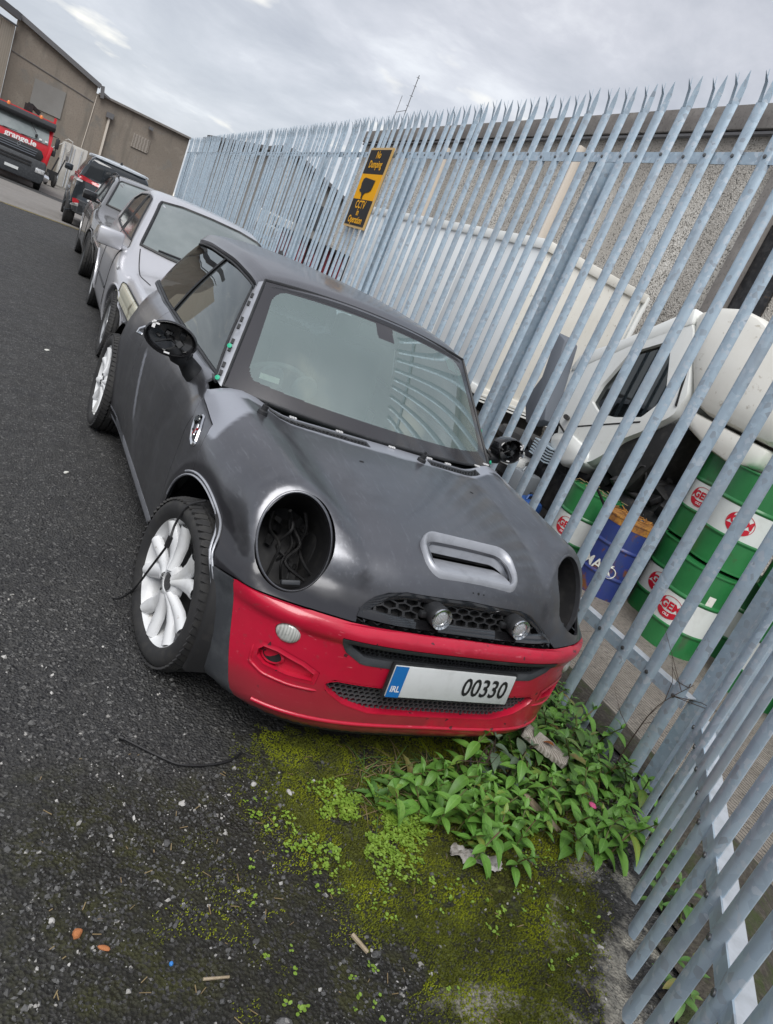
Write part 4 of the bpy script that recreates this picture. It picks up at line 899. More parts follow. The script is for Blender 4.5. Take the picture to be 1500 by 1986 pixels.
# number plate
pc = np.array([0, -.655, .425]); tilt = rot('X', -6)
plate = MB().box(pc, (.52, .008, .112), tilt).build('number_plate', M['plate'], bumper, bevel=.003)
px_, pz_ = tilt @ np.array([1, 0, 0.]), tilt @ np.array([0, 0, 1.]); pf = pc + tilt @ np.array([0, -.0052, 0])
MB().box(pf + px_*-.235, (.05, .002, .110), tilt).build('country_band', M['plate_blue'], plate)
place_text('IRL', .030, frame(pf + px_*-.235 - pz_*.026 + tilt @ np.array([0, -.0016, 0]), px_, pz_), M['white_print'], plate, .0008, sx=.9)
place_text('00330', .094, frame(pf + px_*.135 - pz_*.002 + tilt @ np.array([0, -.0006, 0]), px_, pz_), M['plate_black'], plate, .0016, sx=.86)
mb = MB(); mb.box(pc + tilt @ np.array([0, .008, 0]), (.535, .01, .124), tilt); mb.build('plate_holder', M['black_plastic'], plate)
mb = MB(); mb.box(pc + np.array([0, .035, 0]), (.30, .06, .04)); mb.build('plate_bracket', M['black_plastic'], plate)
# ---- radiator grille with two spot lamps
gp = [(-.425, .592), (-.395, .618), (-.36, .643), (-.315, .664), (-.25, .679), (0, .688), (.25, .679), (.315, .664), (.36, .643), (.395, .618), (.425, .592)]
grille = rim_band('radiator_grille', resample(gp + [(.3, .590), (-.3, .590)], 120), pj, .004, -.006, .020, M['gloss_black'], mini)
gin = [(-.34, .604), (-.32, .625), (-.29, .648), (-.24, .66), (0, .668), (.24, .66), (.29, .648), (.32, .625), (.34, .604)]
gin = [(-.405, .60), (-.37, .630), (-.31, .652), (-.24, .664), (0, .672), (.24, .664), (.31, .652), (.37, .630), (.405, .60)]
honeycomb('grille_mesh', gin, .052, lambda x, z, d: on_hull(x, z, d - .006), M['mesh_black'], grille, wall=.18, depth=.022, sz=.40)
sheet_over('grille_backing', [(-.45, .57), (.45, .57), (.45, .70), (-.45, .70)], pj, -.034, M['dark'], grille)
for s, x0 in ((-1, -.138), (1, .218)):
    c0 = on_hull(x0, .640, 0)[0]; ax = np.array([.0, -1, .06])
    mb = MB(); mb.lathe([(.030, -.03), (.036, .0), (.038, .030), (.038, .046), (.034, .050), (.033, .044)], 32, c0, ax, caps=False); sl = mb.build('spot_lamp', M['black_plastic'], grille, 50)
    mb = MB(); mb.lathe([(.033, .044), (.027, .047), (.014, .050), (0, .051)], 32, c0, ax, caps=False); mb.build('lamp_glass', M['lamp_glass'], sl, 60)
    mb = MB(); mb.lathe([(.0365, .046), (.0365, .055), (.029, .053), (.029, .047)], 32, c0, ax, caps=False); mb.build('lamp_bezel', M['chrome'], sl, 40)
    mb = MB(); mb.box(c0 + np.array([-.040, -.004, -.012]), (.03, .022, .02)); mb.build('lamp_bracket', M['black_plastic'], sl, bevel=.004)
# ---- bonnet scoop: raised surround with a dark slot
sp_o = rrect(-.218+SCX, .205+SCX, -.506, -.350, .062, 7)
def scoop_pt(x, y, d): return on_top(x, y, d)
R = []
cx_, cy_ = SCX, -.427
for k, (f, h) in enumerate(((1.0, -.002), (.985, .010), (.94, .017), (.88, .016), (.80, .004), (.76, -.04))):
    pts = [(cx_ + (x-cx_)*(1-(1-f)*.55), cy_ + (y-cy_)*f) for x, y in sp_o]
    A = on_top([p[0] for p in pts], [p[1] for p in pts], 0.0)
    hh = np.array([h + (.012*sstep(-.44, -.36, p[1]) if k in (1, 2, 3) else 0) for p in pts]); A[:, 2] += hh; R.append(np.concatenate([A, A[:1]]))
scoop = None
mb = MB(); mb.grid(R); scoop = mb.build('bonnet_scoop', M['primer'], bonnet, 50)
mb = MB(); G = []
for t in np.linspace(0, 1, 8):
    xs_ = np.linspace(-.172+SCX, .16+SCX, 12); y_ = -.49 + .115*t; z_ = float(on_top(SCX, y_)[0][2]) + .002 - .058*t
    G.append([(x, y_, z_) for x in xs_])
mb.grid(G); mb.build('scoop_floor', M['primer'], scoop, 60)
mb = MB(); mb.box((SCX, -.352, .785), (.36, .012, .07)); mb.build('scoop_back', M['dark'], scoop)
# three emblem holes
for dx_, r_ in ((-.02, .003), (0, .005), (.02, .003)):
    c0 = on_top(.035+dx_*1.2, -.527, .0008)[0]; n0 = grad(F_mini, c0[None])[0]; MB().lathe([(r_, 0), (0, .0005)], 12, c0, n0, caps=False).build('emblem_hole', M['dark'], bonnet)
for x0, y0 in ((-.235, .09), (.33, .10)):
    c0 = on_top(x0, y0, .0012)[0]; n0 = grad(F_mini, c0[None])[0]; mb = MB(); mb.lathe([(.011, 0), (0, .0005)], 10, c0, n0, caps=False); mb.xform(lambda q: c0 + (q-c0)*np.array([1, .55, 1])); mb.build('washer_hole', M['dark'], bonnet)
# vents under the windscreen
for x0, x1 in ((-.55, -.13), (.19, .54)):
    vp = vent_poly(x0, x1, 0); v = honeycomb('cowl_vent', vp, .017, lambda x, y, d: on_top(x, y, d - .003), M['mesh_black'], bonnet, wall=.26, depth=.007, sz=.9)
    rim_band('vent_frame', resample(vp, 60), lambda x, y, d: on_top(x, y, d), .002, -.004, .006, M['grey_plastic'], v); xs_ = np.linspace(x0-.02, x1+.02, 14)
    G = [on_top(xs_, .268 + .19*(xs_/.706)**2 + o_, -.022) for o_ in (-.032, .032)]; mb = MB(); mb.grid(G); mb.build('vent_backing', M['dark'], v)
# wiper spindles, clips
for x0, y0 in ((-.612, .262), (.135, .262)):
    c0 = on_top(x0, y0, 0)[0]; n0 = grad(F_mini, c0[None])[0]; mb = MB(); mb.lathe([(.021, -.004), (.019, .012), (.013, .016), (.012, .034), (.006, .036), (.006, .048), (0, .048)], 16, c0, n0, caps=False); mb.build('wiper_spindle', M['black_plastic'], mini, 40)
for t in (-.62, -.35, .0, .30, .48, .80, .90):
    c0 = WS_B(t); p0 = on_top(c0[0], c0[1] - .016, .003)[0]; mb = MB()
    for q in (-.011, 0, .011): mb.box(p0 + np.array([q, .0, .002]), (.007, .012, .006))
    mb.build('trim_clip', M['white_print'], mini)
# ---- headlamp openings
for s in (-1, 1):
    c0 = HL_C*[s, 1, 1]; n0 = HL_N*[s, 1, 1]; u0 = HL_U; r0 = np.cross(u0, n0)
    def ell(ru, rr, d, n=56): return [c0 + n0*d + r0*rr*math.cos(2*math.pi*k/n) + u0*ru*math.sin(2*math.pi*k/n) for k in range(n+1)]
    mb = MB(); mb.grid([ell(.158, .121, -.03), ell(.160, .123, .001), ell(.157, .120, .004), ell(.152, .115, .003), ell(.149, .112, -.02)]); ring = mb.build('headlamp_ring', M['mini_paint'], mini, 60)
    mb = MB(); mb.grid([ell(.149, .112, -.015), ell(.146, .110, -.10), ell(.12, .09, -.24), ell(.05, .04, -.25), ell(.0, .0, -.25)]); mb.build('lamp_well', M['dark'], ring, 50)
    # bits left inside the well
    mb = MB(); rg = np.random.default_rng(4+s)
    for k in range(9):
        a = rg.uniform(0, 6.28); q = c0 - n0*rg.uniform(.12, .20) + r0*.075*math.cos(a)*rg.uniform(.3, 1) + u0*.11*math.sin(a)*rg.uniform(.3, 1); mb.box(q, rg.uniform(.01, .035, 3), np.array(Euler(rg.uniform(0, 3, 3)).to_matrix()))
    
    for k in range(6):
        q0 = c0 + r0*rg.uniform(-.07, .07); mb.tube(smooth_pts([q0 + u0*(.10 - .055*j) - n0*rg.uniform(.05, .17) + r0*rg.normal(0, .022) for j in range(5)]), rg.uniform(.004, .009), 6); mb.build('loose_wiring', M['dark'], ring, 40)
    mb = MB(); mb.box(c0 - n0*.03 - u0*.128, (.06, .03, .016), np.stack([r0, n0, u0], 1)); mb.build('broken_tab', M['grey_plastic'], ring, bevel=.004)
    if s > 0:
        mb = MB(); mb.lathe([(.07, .0), (.065, .02), (.0, .03)], 24, c0 - n0*.10 - r0*.03, n0, caps=False); mb.build('lamp_liner', M['white_lamp'], ring, 50)
# ---- glasshouse
def wsP(u, v):
    """windscreen: u -1..1 across, v 0..1 up"""
    B = np.stack([.706*u, .325 + .195*u*u, .930 - .011*u*u], -1); T = np.stack([.560*u, .868 + .043*u*u, 1.378 - .040*u*u], -1)
    P = B*(1-v)[..., None] + T*v[..., None]; bul = np.sin(np.pi*v)*.022*(1 - u**4); P[..., 1] -= bul*.75; P[..., 2] += bul*.7; return P
U, Vv = np.meshgrid(np.linspace(-1, 1, 61), np.linspace(0, 1, 41), indexing='ij'); WP = wsP(U, Vv)
def frit_mask(u, v):
    # clear area: rounded, with the sensor tab at the top middle
    l = (np.abs(u) < .918) & (v > .098 + .045*np.abs(u)**4) & (v < .93)
    cu_ = np.clip((np.abs(u) - .80)/.105, 0, None); cv_ = np.clip((.225 - v)/.125, 0, None); l &= (cu_**2 + cv_**2) < 1
    cv2 = np.clip((v - .82)/.11, 0, None); l &= (cu_**2 + cv2**2) < 1
    l &= ~((np.abs(u - .03) < .075 + .06*np.clip(v-.8, 0, 1)) & (v > .80))
    return l
Uf, Vf = np.meshgrid(np.linspace(-1, 1, 281), np.linspace(0, 1, 181), indexing='ij'); WF = wsP(Uf, Vf)
idx = np.arange(281*181).reshape(281, 181); QF = np.stack([idx[:-1, :-1], idx[1:, :-1], idx[1:, 1:], idx[:-1, 1:]], -1).reshape(-1, 4)
um = (Uf[:-1, :-1] + Uf[1:, 1:])/2; vm = (Vf[:-1, :-1] + Vf[1:, 1:])/2; clear = frit_mask(um, vm).reshape(-1)
for nm, mk_, mat in (('windscreen', clear, M['ws_glass']), ('windscreen_border', ~clear, M['frit'])):
    F_ = QF[mk_]; used = np.unique(F_); mp = -np.ones(281*181, int); mp[used] = np.arange(len(used)); me = bpy.data.meshes.new(nm); me.from_pydata(WF.reshape(-1, 3)[used].tolist(), [], mp[F_].tolist()); me.polygons.foreach_set('use_smooth', [True]*len(me.polygons))
    wo = link(nm, me, mini if nm == 'windscreen' else wsc, mat)
    if nm == 'windscreen': wsc = wo
# black seal round the screen, stickers
edge = [wsP(np.array(u), np.array(v)) for u, v in [(a, 0) for a in np.linspace(-1, 1, 25)] + [(1, b) for b in np.linspace(0, 1, 15)[1:]] + [(a, 1) for a in np.linspace(1, -1, 25)[1:]] + [(-1, b) for b in np.linspace(1, 0, 15)[1:-1]]]
MB().tube(edge, .007, 6, closed=True).build('windscreen_seal', M['black_plastic'], wsc, 50)
def ws_patch(name, u0, u1, v0, v1, mat, off=-.004):
    a, b = np.meshgrid(np.linspace(u0, u1, 5), np.linspace(v0, v1, 5), indexing='ij'); P = wsP(a, b); P[..., 1] += .004; mb = MB(); mb.grid(P); return mb.build(name, mat, wsc, 60)
ws_patch('tax_disc', .72, .83, .80, .90, M['teal']); ws_patch('tax_disc', .845, .89, .66, .84, M['teal']); ws_patch('paper_note', -.84, -.73, .155, .20, M['paper'])
# roof: thick floating shell with rolled edges
def roofP(u, v, d=0.0):
    wv = .588 - .008*(1-v)**2 - .045*sstep(.1, 1., v) - .04*v*v - .02*sstep(.93, 1, v)
    yf = .838 + .052*u*u; yr = 2.83 - .16*np.abs(u)**3
    y = yf*(1-v) + yr*v
    zc = pchip([0, .12, .35, .65, .85, 1], [1.396, 1.424, 1.446, 1.444, 1.430, 1.405])(v)
    z = zc - (.060 - .006*v)*np.abs(u)**2.4
    e = np.maximum(np.abs(u), 0)
    z = z - .034*sstep(.88, 1.0, np.abs(u))**1.6 - .022*sstep(.05, 0, v) - .03*sstep(.95, 1.0, v)
    return np.stack([u*wv, y, z + d], -1)
uu = np.concatenate([np.linspace(-1, -.88, 9)[:-1], np.linspace(-.88, .88, 33), np.linspace(.88, 1, 9)[1:]]); vv = np.concatenate([np.linspace(0, .06, 6)[:-1], np.linspace(.06, .93, 40), np.linspace(.93, 1, 6)[1:]])
U, Vv = np.meshgrid(uu, vv, indexing='ij'); RT = roofP(U, Vv); RB = RT.copy(); RB[..., 2] -= .030; RB[..., 0] *= .975
mb = MB(); mb.grid(RT, flip=True); mb.grid(RB)
def strip(A, B): mb.grid(np.stack([A, B]))
strip(RT[0], RB[0]); strip(RB[-1], RT[-1]); strip(RB[:, 0], RT[:, 0]); strip(RT[:, -1], RB[:, -1])
roof = mb.build('roof', M['mini_roof'], mini, 40)
for s in (-1, 1):
    G = roofP(np.full(40, s*1.0), np.linspace(.0, .97, 40)); G[:, 2] -= .026; G[:, 0] -= s*.004; MB().tube(G, .006, 8).build('roof_gutter', M['black_plastic'], roof, 50)
G = roofP(np.linspace(-.98, .98, 30), np.zeros(30)); G[:, 2] -= .022; G[:, 1] += .004; MB().tube(G, .006, 8).build('roof_front_trim', M['primer'], roof, 50)
mb = MB(); a0 = roofP(np.array(.1), np.array(.93)); mb.lathe([(.03, -.01), (.024, .018), (.012, .040), (.0, .045)], 12, a0, (0, .2, 1), caps=False); mb.xform(lambda q: a0 + (q-a0)*np.array([.7, 1.5, 1])); mb.build('roof_antenna', M['black_plastic'], roof, 50)
# side glass
def sgP(y, v, s):
    zb = np.interp(y, [.5, .62, 1.2, 2.0, 2.6, 2.9], [.915, .924, .938, .958, .984, 1.0]); xb = np.interp(y, [.5, .62, 1.2, 2.0, 2.55, 2.75], [.712, .714, .716, .706, .675, .62])
    vr = np.clip((y - .86)/1.95, 0, 1); top = roofP(np.full_like(y, 1.0), vr); xt = top[..., 0] - .022; zt = top[..., 2] - .03
    x = xb*(1-v) + xt*v + .012*np.sin(np.pi*v); return np.stack([s*x, y, zb*(1-v) + zt*v], -1)
def glassP(name, yb0, yb1, yt0, yt1, s, mat, n=20):
    u, v = np.meshgrid(np.linspace(0, 1, n), np.linspace(0, 1, 12), indexing='ij'); y = (yb0*(1-v) + yt0*v)*(1-u) + (yb1*(1-v) + yt1*v)*u
    mb = MB(); mb.grid(sgP(y, v, s)); return mb.build(name, mat, mini, 60)
for s in (-1, 1):
    glassP('door_window', .62, 1.735, 1.02, 1.66, s, M['side_glass']); glassP('quarter_window', 1.765, 2.60, 1.69, 2.60, s, M['dark_glass'])
    a = [sgP(np.array(1.75 - .075*v), np.array(v), s) + np.array([s*.003, 0, 0]) for v in np.linspace(0, 1, 8)]; MB().tube(a, .009, 6).build('window_divider', M['gloss_black'], mini, 50)
    a = [sgP(np.array(y), np.array(.0), s) + np.array([s*.008, 0, 0]) for y in np.linspace(.57, 2.62, 26)]; MB().tube(a, .010, 8).build('waist_trim', M['chrome'] if False else M['grey_plastic'], mini, 50)
    a = [sgP(np.array(y), np.array(.035), s) + np.array([s*.004, 0, 0]) for y in np.linspace(.60, 2.60, 26)]; MB().tube(a, .008, 6).build('window_seal', M['black_plastic'], mini, 50)
    # windscreen pillar: bare metal channel with clips
    A, B = [], []
    for v in np.linspace(0, 1, 14):
        p = wsP(np.array(float(s)), np.array(v)); q = sgP(np.array(.60 + .42*v), np.array(v), s); A.append(p + [0, .004, -.006]); B.append(q)
    A = np.array(A); B = np.array(B); mid = (A+B)/2 + np.array([s*.012, -.012, .006])
    mb = MB(); mb.grid([A, A*.75+mid*.25 + np.array([s*.004, -.004, 0]), mid, B*.7+mid*.3 + np.array([s*.006, -.002, 0]), B]); pil = mb.build('windscreen_pillar', M['primer'], mini, 60)
    for k, v in enumerate((1, 2.2, 4, 5.6, 7, 8.6, 10, 11.6)):
        p = mid[int(v)] + np.array([s*.002, -.003, .003]); d_ = mid[8]-mid[5]; d_ = d_/np.linalg.norm(d_); mb = MB(); mb.bar(p - d_*.013, p + d_*.013, .012, .006); mb.build('pillar_clip', M['black_plastic'], pil)
    for v in (1, 5):
        p = mid[v] + np.array([s*.006, -.006, .004]) - d_*.03; MB().lathe([(.010, 0), (.010, .006), (0, .007)], 12, p, (s*.6, -.7, .4), caps=False).build('pillar_plug', M['green_dot'], pil)
    MB().tube(B + np.array([s*.004, .004, 0]), .010, 6).build('pillar_seal', M['black_plastic'], pil, 50)
# rear window and tail pillar
u, v = np.meshgrid(np.linspace(-1, 1, 20), np.linspace(0, 1, 8), indexing='ij'); P = np.stack([u*(.60*(1-v) + .46*v), 2.94*(1-v) + 2.78*v - .16*np.abs(u)**3, 1.0*(1-v) + 1.32*v], -1); mb = MB(); mb.grid(P); mb.build('rear_window', M['dark_glass'], mini, 60)
for s in (-1, 1):
    A = [sgP(np.array(2.60), np.array(v), s) for v in np.linspace(0, 1, 6)]; B = [np.array([s*(.60*(1-v) + .46*v), 2.78*(1-v) + 2.62*v, 1.0*(1-v) + 1.32*v]) for v in np.linspace(0, 1, 6)]; mb = MB(); mb.grid([A, B]); mb.build('tail_pillar', M['gloss_black'], mini, 60)
# ---- wing mirrors: empty shells on rubber stalks
for s in (-1, 1):
    c0 = np.array([s*.915, .675, 1.005]); n0 = np.array([s*.22, -1, .10]); n0 /= np.linalg.norm(n0); u0 = np.array([0, 0, 1.]) - n0*n0[2]; u0 /= np.linalg.norm(u0); r0 = np.cross(u0, n0)
    def el(a, b, d, n=40): return [c0 + n0*d + r0*a*math.cos(2*math.pi*k/n) + u0*b*math.sin(2*math.pi*k/n) for k in range(n+1)]
    mb = MB(); mb.grid([el(.098, .062, .016), el(.104, .068, .012), el(.106, .069, -.01), el(.100, .064, -.05), el(.0, .0, -.056)]); mir = mb.build('wing_mirror', M['gloss_black'], mini, 60)
    mb = MB(); mb.grid([el(.098, .062, .016), el(.093, .057, .008), el(.085, .05, -.028), el(.0, .0, -.036)]); mb.build('mirror_cavity', M['gloss_black'], mir, 50)
    mb = MB(); rg = np.random.default_rng(9)
    for k in range(6): mb.box(c0 - n0*.018 + r0*rg.uniform(-.05, .05) + u0*rg.uniform(-.03, .03), rg.uniform(.008, .03, 3), np.array(Euler(rg.uniform(0, 3, 3)).to_matrix()))
    mb.tube([c0 - n0*.01 + r0*.06 - u0*.03, c0 - n0*.005, c0 - n0*.01 - r0*.05 - u0*.03], .003, 5); mb.build('mirror_motor', M['black_plastic'], mir, 40)
    mb = MB()
    for q, sz in ((r0*-s*-.07 + u0*.04, (.03, .004, .007)), (r0*s*.075 + u0*.035, (.012, .004, .03)), (-u0*.055, (.022, .004, .006))): mb.box(c0 + n0*.013 + q, sz, np.stack([r0, n0, u0], 1))
    mb.build('mirror_clip', M['white_print'], mir)
    b0 = on_side(.73, .885, s)[0]
    mb = MB(); mb.tube([b0 + [-s*.02, 0, -.012], b0 + [s*.012, 0, .012], b0 + [s*.05, .0, .045], c0 + [-s*.045, .02, -.062], c0 + [-s*.022, .02, -.03]], [.044, .042, .034, .031, .030], 14); mb.build('mirror_stalk', M['black_plastic'], mir, 60)
    mb = MB(); mb.tube([b0 + [s*.052, -.006, .052], b0 + [s*.056, -.006, .056]], .0375, 14); mb.build('stalk_joint', M['dark'], mir)
    mb = MB(); mb.tube([c0 + r0*s*.10 + u0*.01, c0 + r0*s*.118 + n0*.004 - u0*.004, c0 + r0*s*.124 - u0*.018, c0 + r0*s*.106 - u0*.022], .007, 6); mb.build('mirror_bracket', M['chrome'], mir, 50)
    # chrome side repeater
    fr = [(.375, .757), (.36, .74), (.335, .745), (.30, .762), (.262, .795), (.255, .812), (.27, .824), (.30, .815), (.345, .79), (.372, .772)]
    fr = [(y-.01, z-.005) for y, z in [(.378, .825), (.36, .838), (.33, .838), (.275, .805), (.235, .760), (.235, .742), (.255, .735), (.295, .745), (.345, .778), (.375, .805)]]
    pr = resample(fr, 40); yy_, zz_ = np.array([p[0] for p in pr]), np.array([p[1] for p in pr])
    lo = on_side(yy_, zz_, s, .001); hi = on_side(yy_.mean() + (yy_-yy_.mean())*.90, zz_.mean() + (zz_-zz_.mean())*.90, s, .007); inn = on_side(yy_.mean() + (yy_-yy_.mean())*.74, zz_.mean() + (zz_-zz_.mean())*.70, s, .003)
    cl = lambda a: np.concatenate([a, a[:1]])
    mb = MB(); mb.grid([cl(lo), cl(hi), cl(inn)]); rep = mb.build('side_scuttle', M['chrome'], mini, 50)
    mb = MB(); mb.grid([cl(inn), cl(inn*.02 + inn.mean(0)*.98)]); mb.build('scuttle_inset', M['grey_plastic'], rep)
    q = on_side(.335, .807, s, .006)[0]; mb = MB(); mb.lathe([(.020, -.002), (.017, .005), (0, .009)], 16, q, (s, 0, .2), caps=False); mb.build('side_repeater', M['dark_glass'], rep, 60)
    for (y0, z0), (y1, z1), m_ in (((.30, .80), (.27, .765), 'chrome'), ((.315, .775), (.262, .77), 'chrome'), ((.29, .765), (.28, .79), 'red_lamp')):
        a = on_side([y0, y1], [z0, z1], s, .006); MB().bar(a[0], a[1], .007, .005, up=(s, 0, 0)).build('scuttle_bar', M[m_], rep)
# ---- wheels
def tyre_prof(R, w, rr):
    h = w/2; return [(rr-.004, -h*.86), (rr+.012, -h*.98), ((R+rr)/2, -h*1.03), (R-.022, -h*.96), (R-.006, -h*.80), (R-.001, -h*.58), (R-.008, -h*.56), (R-.008, -h*.48), (R, -h*.46), (R, -h*.20), (R-.008, -h*.18), (R-.008, -h*.08), (R, -h*.06), (R, h*.06), (R-.008, h*.08), (R-.008, h*.18), (R, h*.20), (R, h*.46), (R-.008, h*.48), (R-.008, h*.56), (R-.001, h*.58), (R-.006, h*.80), (R-.022, h*.96), ((R+rr)/2, h*1.03), (rr+.012, h*.98), (rr-.004, h*.86)]
def tread(mb, R, w, n=64):
    for k in range(n):
        a = 2*math.pi*k/n
        for sx_ in (-1, 1):
            p0 = np.array([sx_*w*.29, 0, R-.0025]); p1 = np.array([sx_*w*.485, 0, R-.0125]); Rm = rot('X', math.degrees(a)); Rm2 = rot('X', math.degrees(a) + 3.2)
            mb.bar(Rm @ p0, Rm2 @ p1, .021, .007, up=Rm @ np.array([0, 0, 1.]))
WHEEL_MESH = {}
def make_wheel(name, R=.308, w=.205, rr=.230, mat='wheel_white', spokes=5, style='split'):
    key = (R, w, rr, mat, style)
    if key not in WHEEL_MESH:
        # axis along +x, outer face at +x
        t = MB(); t.lathe(tyre_prof(R, w, rr), 72, axis=(1, 0, 0), caps=False)
        if style != 'far': 
            tread(t, R, w)
        tm = t.build('tyre', M['tyre'], None, 40)
        r = MB(); o_ = w*.40
        r.lathe([(rr-.003, -w*.44), (rr-.012, -w*.40), (rr-.03, -w*.2), (rr-.03, o_-.035), (rr-.016, o_-.008), (rr-.004, o_+.006), (rr+.003, o_+.004), (rr+.002, o_-.006)], 64, axis=(1, 0, 0), caps=False)
        if style == 'split':
            for k in range(5):
                for dq in (-16.5, 16.5):
                    a = 2*math.pi*k/5 + math.pi/2; a2 = a + math.radians(dq); G = []
                    for t_, hw, hx in ((.0, .015, -.004), (.25, .021, -.014), (.55, .029, -.016), (.85, .030, -.008), (1., .022, -.004)):
                        rad = .045 + (rr - .012 - .045)*t_; ang = a + (a2-a)*(.40 + .60*t_); c_ = np.array([o_ + hx, rad*math.cos(ang), rad*math.sin(ang)]); tn = np.array([0, -math.sin(ang), math.cos(ang)])
                        G.append([c_ + tn*hw*math.sin(ph) + np.array([.020*math.cos(ph) - .002, 0, 0]) for ph in np.linspace(-math.pi*.62, math.pi*.62, 9)])
                    r.grid(G)
                a = 2*math.pi*(k+.5)/5 + math.pi/2
            r.lathe([(.066, o_-.03), (.064, o_-.004), (.050, o_+.002), (.036, o_+.004), (.034, o_-.006)], 32, axis=(1, 0, 0), caps=False)
        else:
            for k in range(spokes):
                a = 2*math.pi*k/spokes + .3; G = []
                for t_, hw in ((0, .030), (.5, .026), (1., .034)):
                    rad = .04 + (rr - .014 - .04)*t_; c_ = np.array([o_ - .012, rad*math.cos(a), rad*math.sin(a)]); tn = np.array([0, -math.sin(a), math.cos(a)]); G.append([c_ + tn*hw*q + np.array([.012*(1-q*q), 0, 0]) for q in (-1, -.5, 0, .5, 1)])
                r.grid(G)
            r.lathe([(.055, o_-.02), (.05, o_+.004), (0, o_+.006)], 24, axis=(1, 0, 0), caps=False)
        rm = r.build('rim', M[mat], None, 50)
        h = MB(); h.lathe([(.033, o_-.003), (.030, o_+.003), (0, o_+.002)], 24, axis=(1, 0, 0), caps=False)
        for k in range(5):
            a = 2*math.pi*(k+.5)/5 + math.pi/2; h.lathe([(.010, -.012), (.009, .002), (0, .004)], 10, (o_ - .006, .053*math.cos(a), .053*math.sin(a)), (1, 0, 0), caps=False)
        hm = h.build('hub_cap', M['chrome'] if style == 'split' else M['wheel_dark'], None, 40)
        b = MB(); b.lathe([(.14, .0), (.14, .018), (.0, .018)], 32, axis=(1, 0, 0)); b.lathe([(rr-.035, -.06), (rr-.035, -.065), (0, -.065)], 32, axis=(1, 0, 0), caps=False); bm_ = b.build('brake_disc', M['dark'], None, 40)
        WHEEL_MESH[key] = [(x.name.split('.')[0], x.data) for x in (tm, rm, hm, bm_)]
        for x in (tm, rm, hm, bm_): bpy.data.objects.remove(x)
    return WHEEL_MESH[key]
def put_wheel(car, loc, side, steer=0., roll=0., **kw):
    ms = make_wheel('wheel', **kw)
    r = link('wheel', ms[0][1], car); r.location = loc
    r.rotation_euler = (math.radians(roll), 0, math.radians(steer) + (math.pi if side < 0 else 0))
    r['label'] = None; del r['label']
    for nm, me in ms[1:]: link(nm, me, r)
    return r
put_wheel(mini, (-.745, .0, .306), -1, steer=8, roll=20); put_wheel(mini, (.745, 0, .306), 1, steer=8)
put_wheel(mini, (-.748, 2.467, .306), -1, roll=50); put_wheel(mini, (.748, 2.467, .306), 1)
# arch liners, arch lip strips, underbody and engine bay
for s in (-1, 1):
    for y0 in (0.01, 2.467):
        G = [[(x, y0 + rr_*math.cos(a), .315 + rr_*math.sin(a)) for a in np.linspace(-.35, math.pi+.35, 26)] for x, rr_ in ((s*.80, .372), (s*.79, .385), (s*.52, .385), (s*.50, .05))]
        mb = MB(); mb.grid(G); mb.build('arch_liner', M['dark'], mini, 60)
    for rr_, dd_, a0, a1 in ((.385, .003, 22, 118), (.372, .002, 20, 150)):
        an = np.radians(np.linspace(a0, a1, 34)); A = on_side(.01 - rr_*np.cos(an)*.96, .315 + rr_*np.sin(an), s, dd_); MB().tube(A, .0045, 6).build('arch_strip', M['primer'], mini, 60)
und = MB(); und.box((0, 1.25, .24), (1.40, 2.5, .12)); und.box((0, -.22, .30), (.95, .5, .18)); und.box((0, .05, .55), (.96, .62, .30)); und.build('underbody', M['dark'], mini, bevel=.02)
# loose wiring hanging from the front arch over the wheel
hang = on_side(.03, .655, -1, .004)[0]; hang2 = np.array([-.845, .03, .62])
pts = [(-.80, -.02, .64), (-.845, .0, .60), (-.862, .015, .52), (-.868, -.005, .46), (-.872, .02, .40), (-.876, .08, .30), (-.88, .16, .17), (-.89, .26, .06), (-.90, .33, .012)]
mb = MB(); mb.tube(smooth_pts(pts), .0042, 6); mb.bar((-.867, .0, .475), (-.870, .0, .435), .017, .014); mb.build('loose_cable', M['cable'], mini, 50)
mb = MB(); mb.tube(smooth_pts([(-.77, -.10, .62), (-.80, .05, .58), (-.81, .08, .50), (-.80, .05, .42)]), .006, 6); mb.build('brake_hose', M['cable'], mini, 50)
wr = on_hull(.66, .57, .0)[0]; mb = MB(); mb.tube(smooth_pts([(.735, -.20, .54), (.79, -.24, .565), (.80, -.22, .52), (.765, -.18, .47)]), .0025, 5); mb.build('loose_wire', M['cable'], mini, 50)
# ---- cabin
mb = MB(); G = []
for t, (y, z) in enumerate([(.36, .885), (.52, .905), (.68, .925), (.78, .905), (.80, .84), (.76, .60)]): G.append([(x*min(1, .70/.70), y + .10*(x/.66)**2*(1 if t < 3 else .3), z - .01*(x/.6)**2) for x in np.linspace(-.66, .66, 16)])
mb.grid(G); dash = mb.build('dashboard', M['interior'], mini, 40)
sc_ = np.array([-.34, .98, .86]); ax_s = np.array([0, .75, .5]); ax_s /= np.linalg.norm(ax_s); e1 = np.array([1., 0, 0]); e2 = np.cross(ax_s, e1)
mb = MB(); mb.tube([sc_ + .185*(math.cos(a)*e1 + math.sin(a)*e2) for a in np.linspace(0, 2*math.pi, 40, endpoint=False)], .014, 8, closed=True); mb.lathe([(.07, -.02), (.06, .02), (0, .03)], 20, sc_, ax_s, caps=False)
for a in (0, 180, 270): mb.bar(sc_, sc_ + .18*(math.cos(math.radians(a))*e1 + math.sin(math.radians(a))*e2), .03, .015, up=ax_s)
mb.bar(sc_, sc_ - ax_s*.25, .05); mb.build('steering_wheel', M['interior_lt'], mini, 50)
for x in (-.42, -.25): mb = MB(); mb.lathe([(.055, 0), (.060, .02), (.052, .025)], 24, (x, .80, .955), (0, 1, .2)); mb.build('dial', M['scrap_grey'], dash, 40)
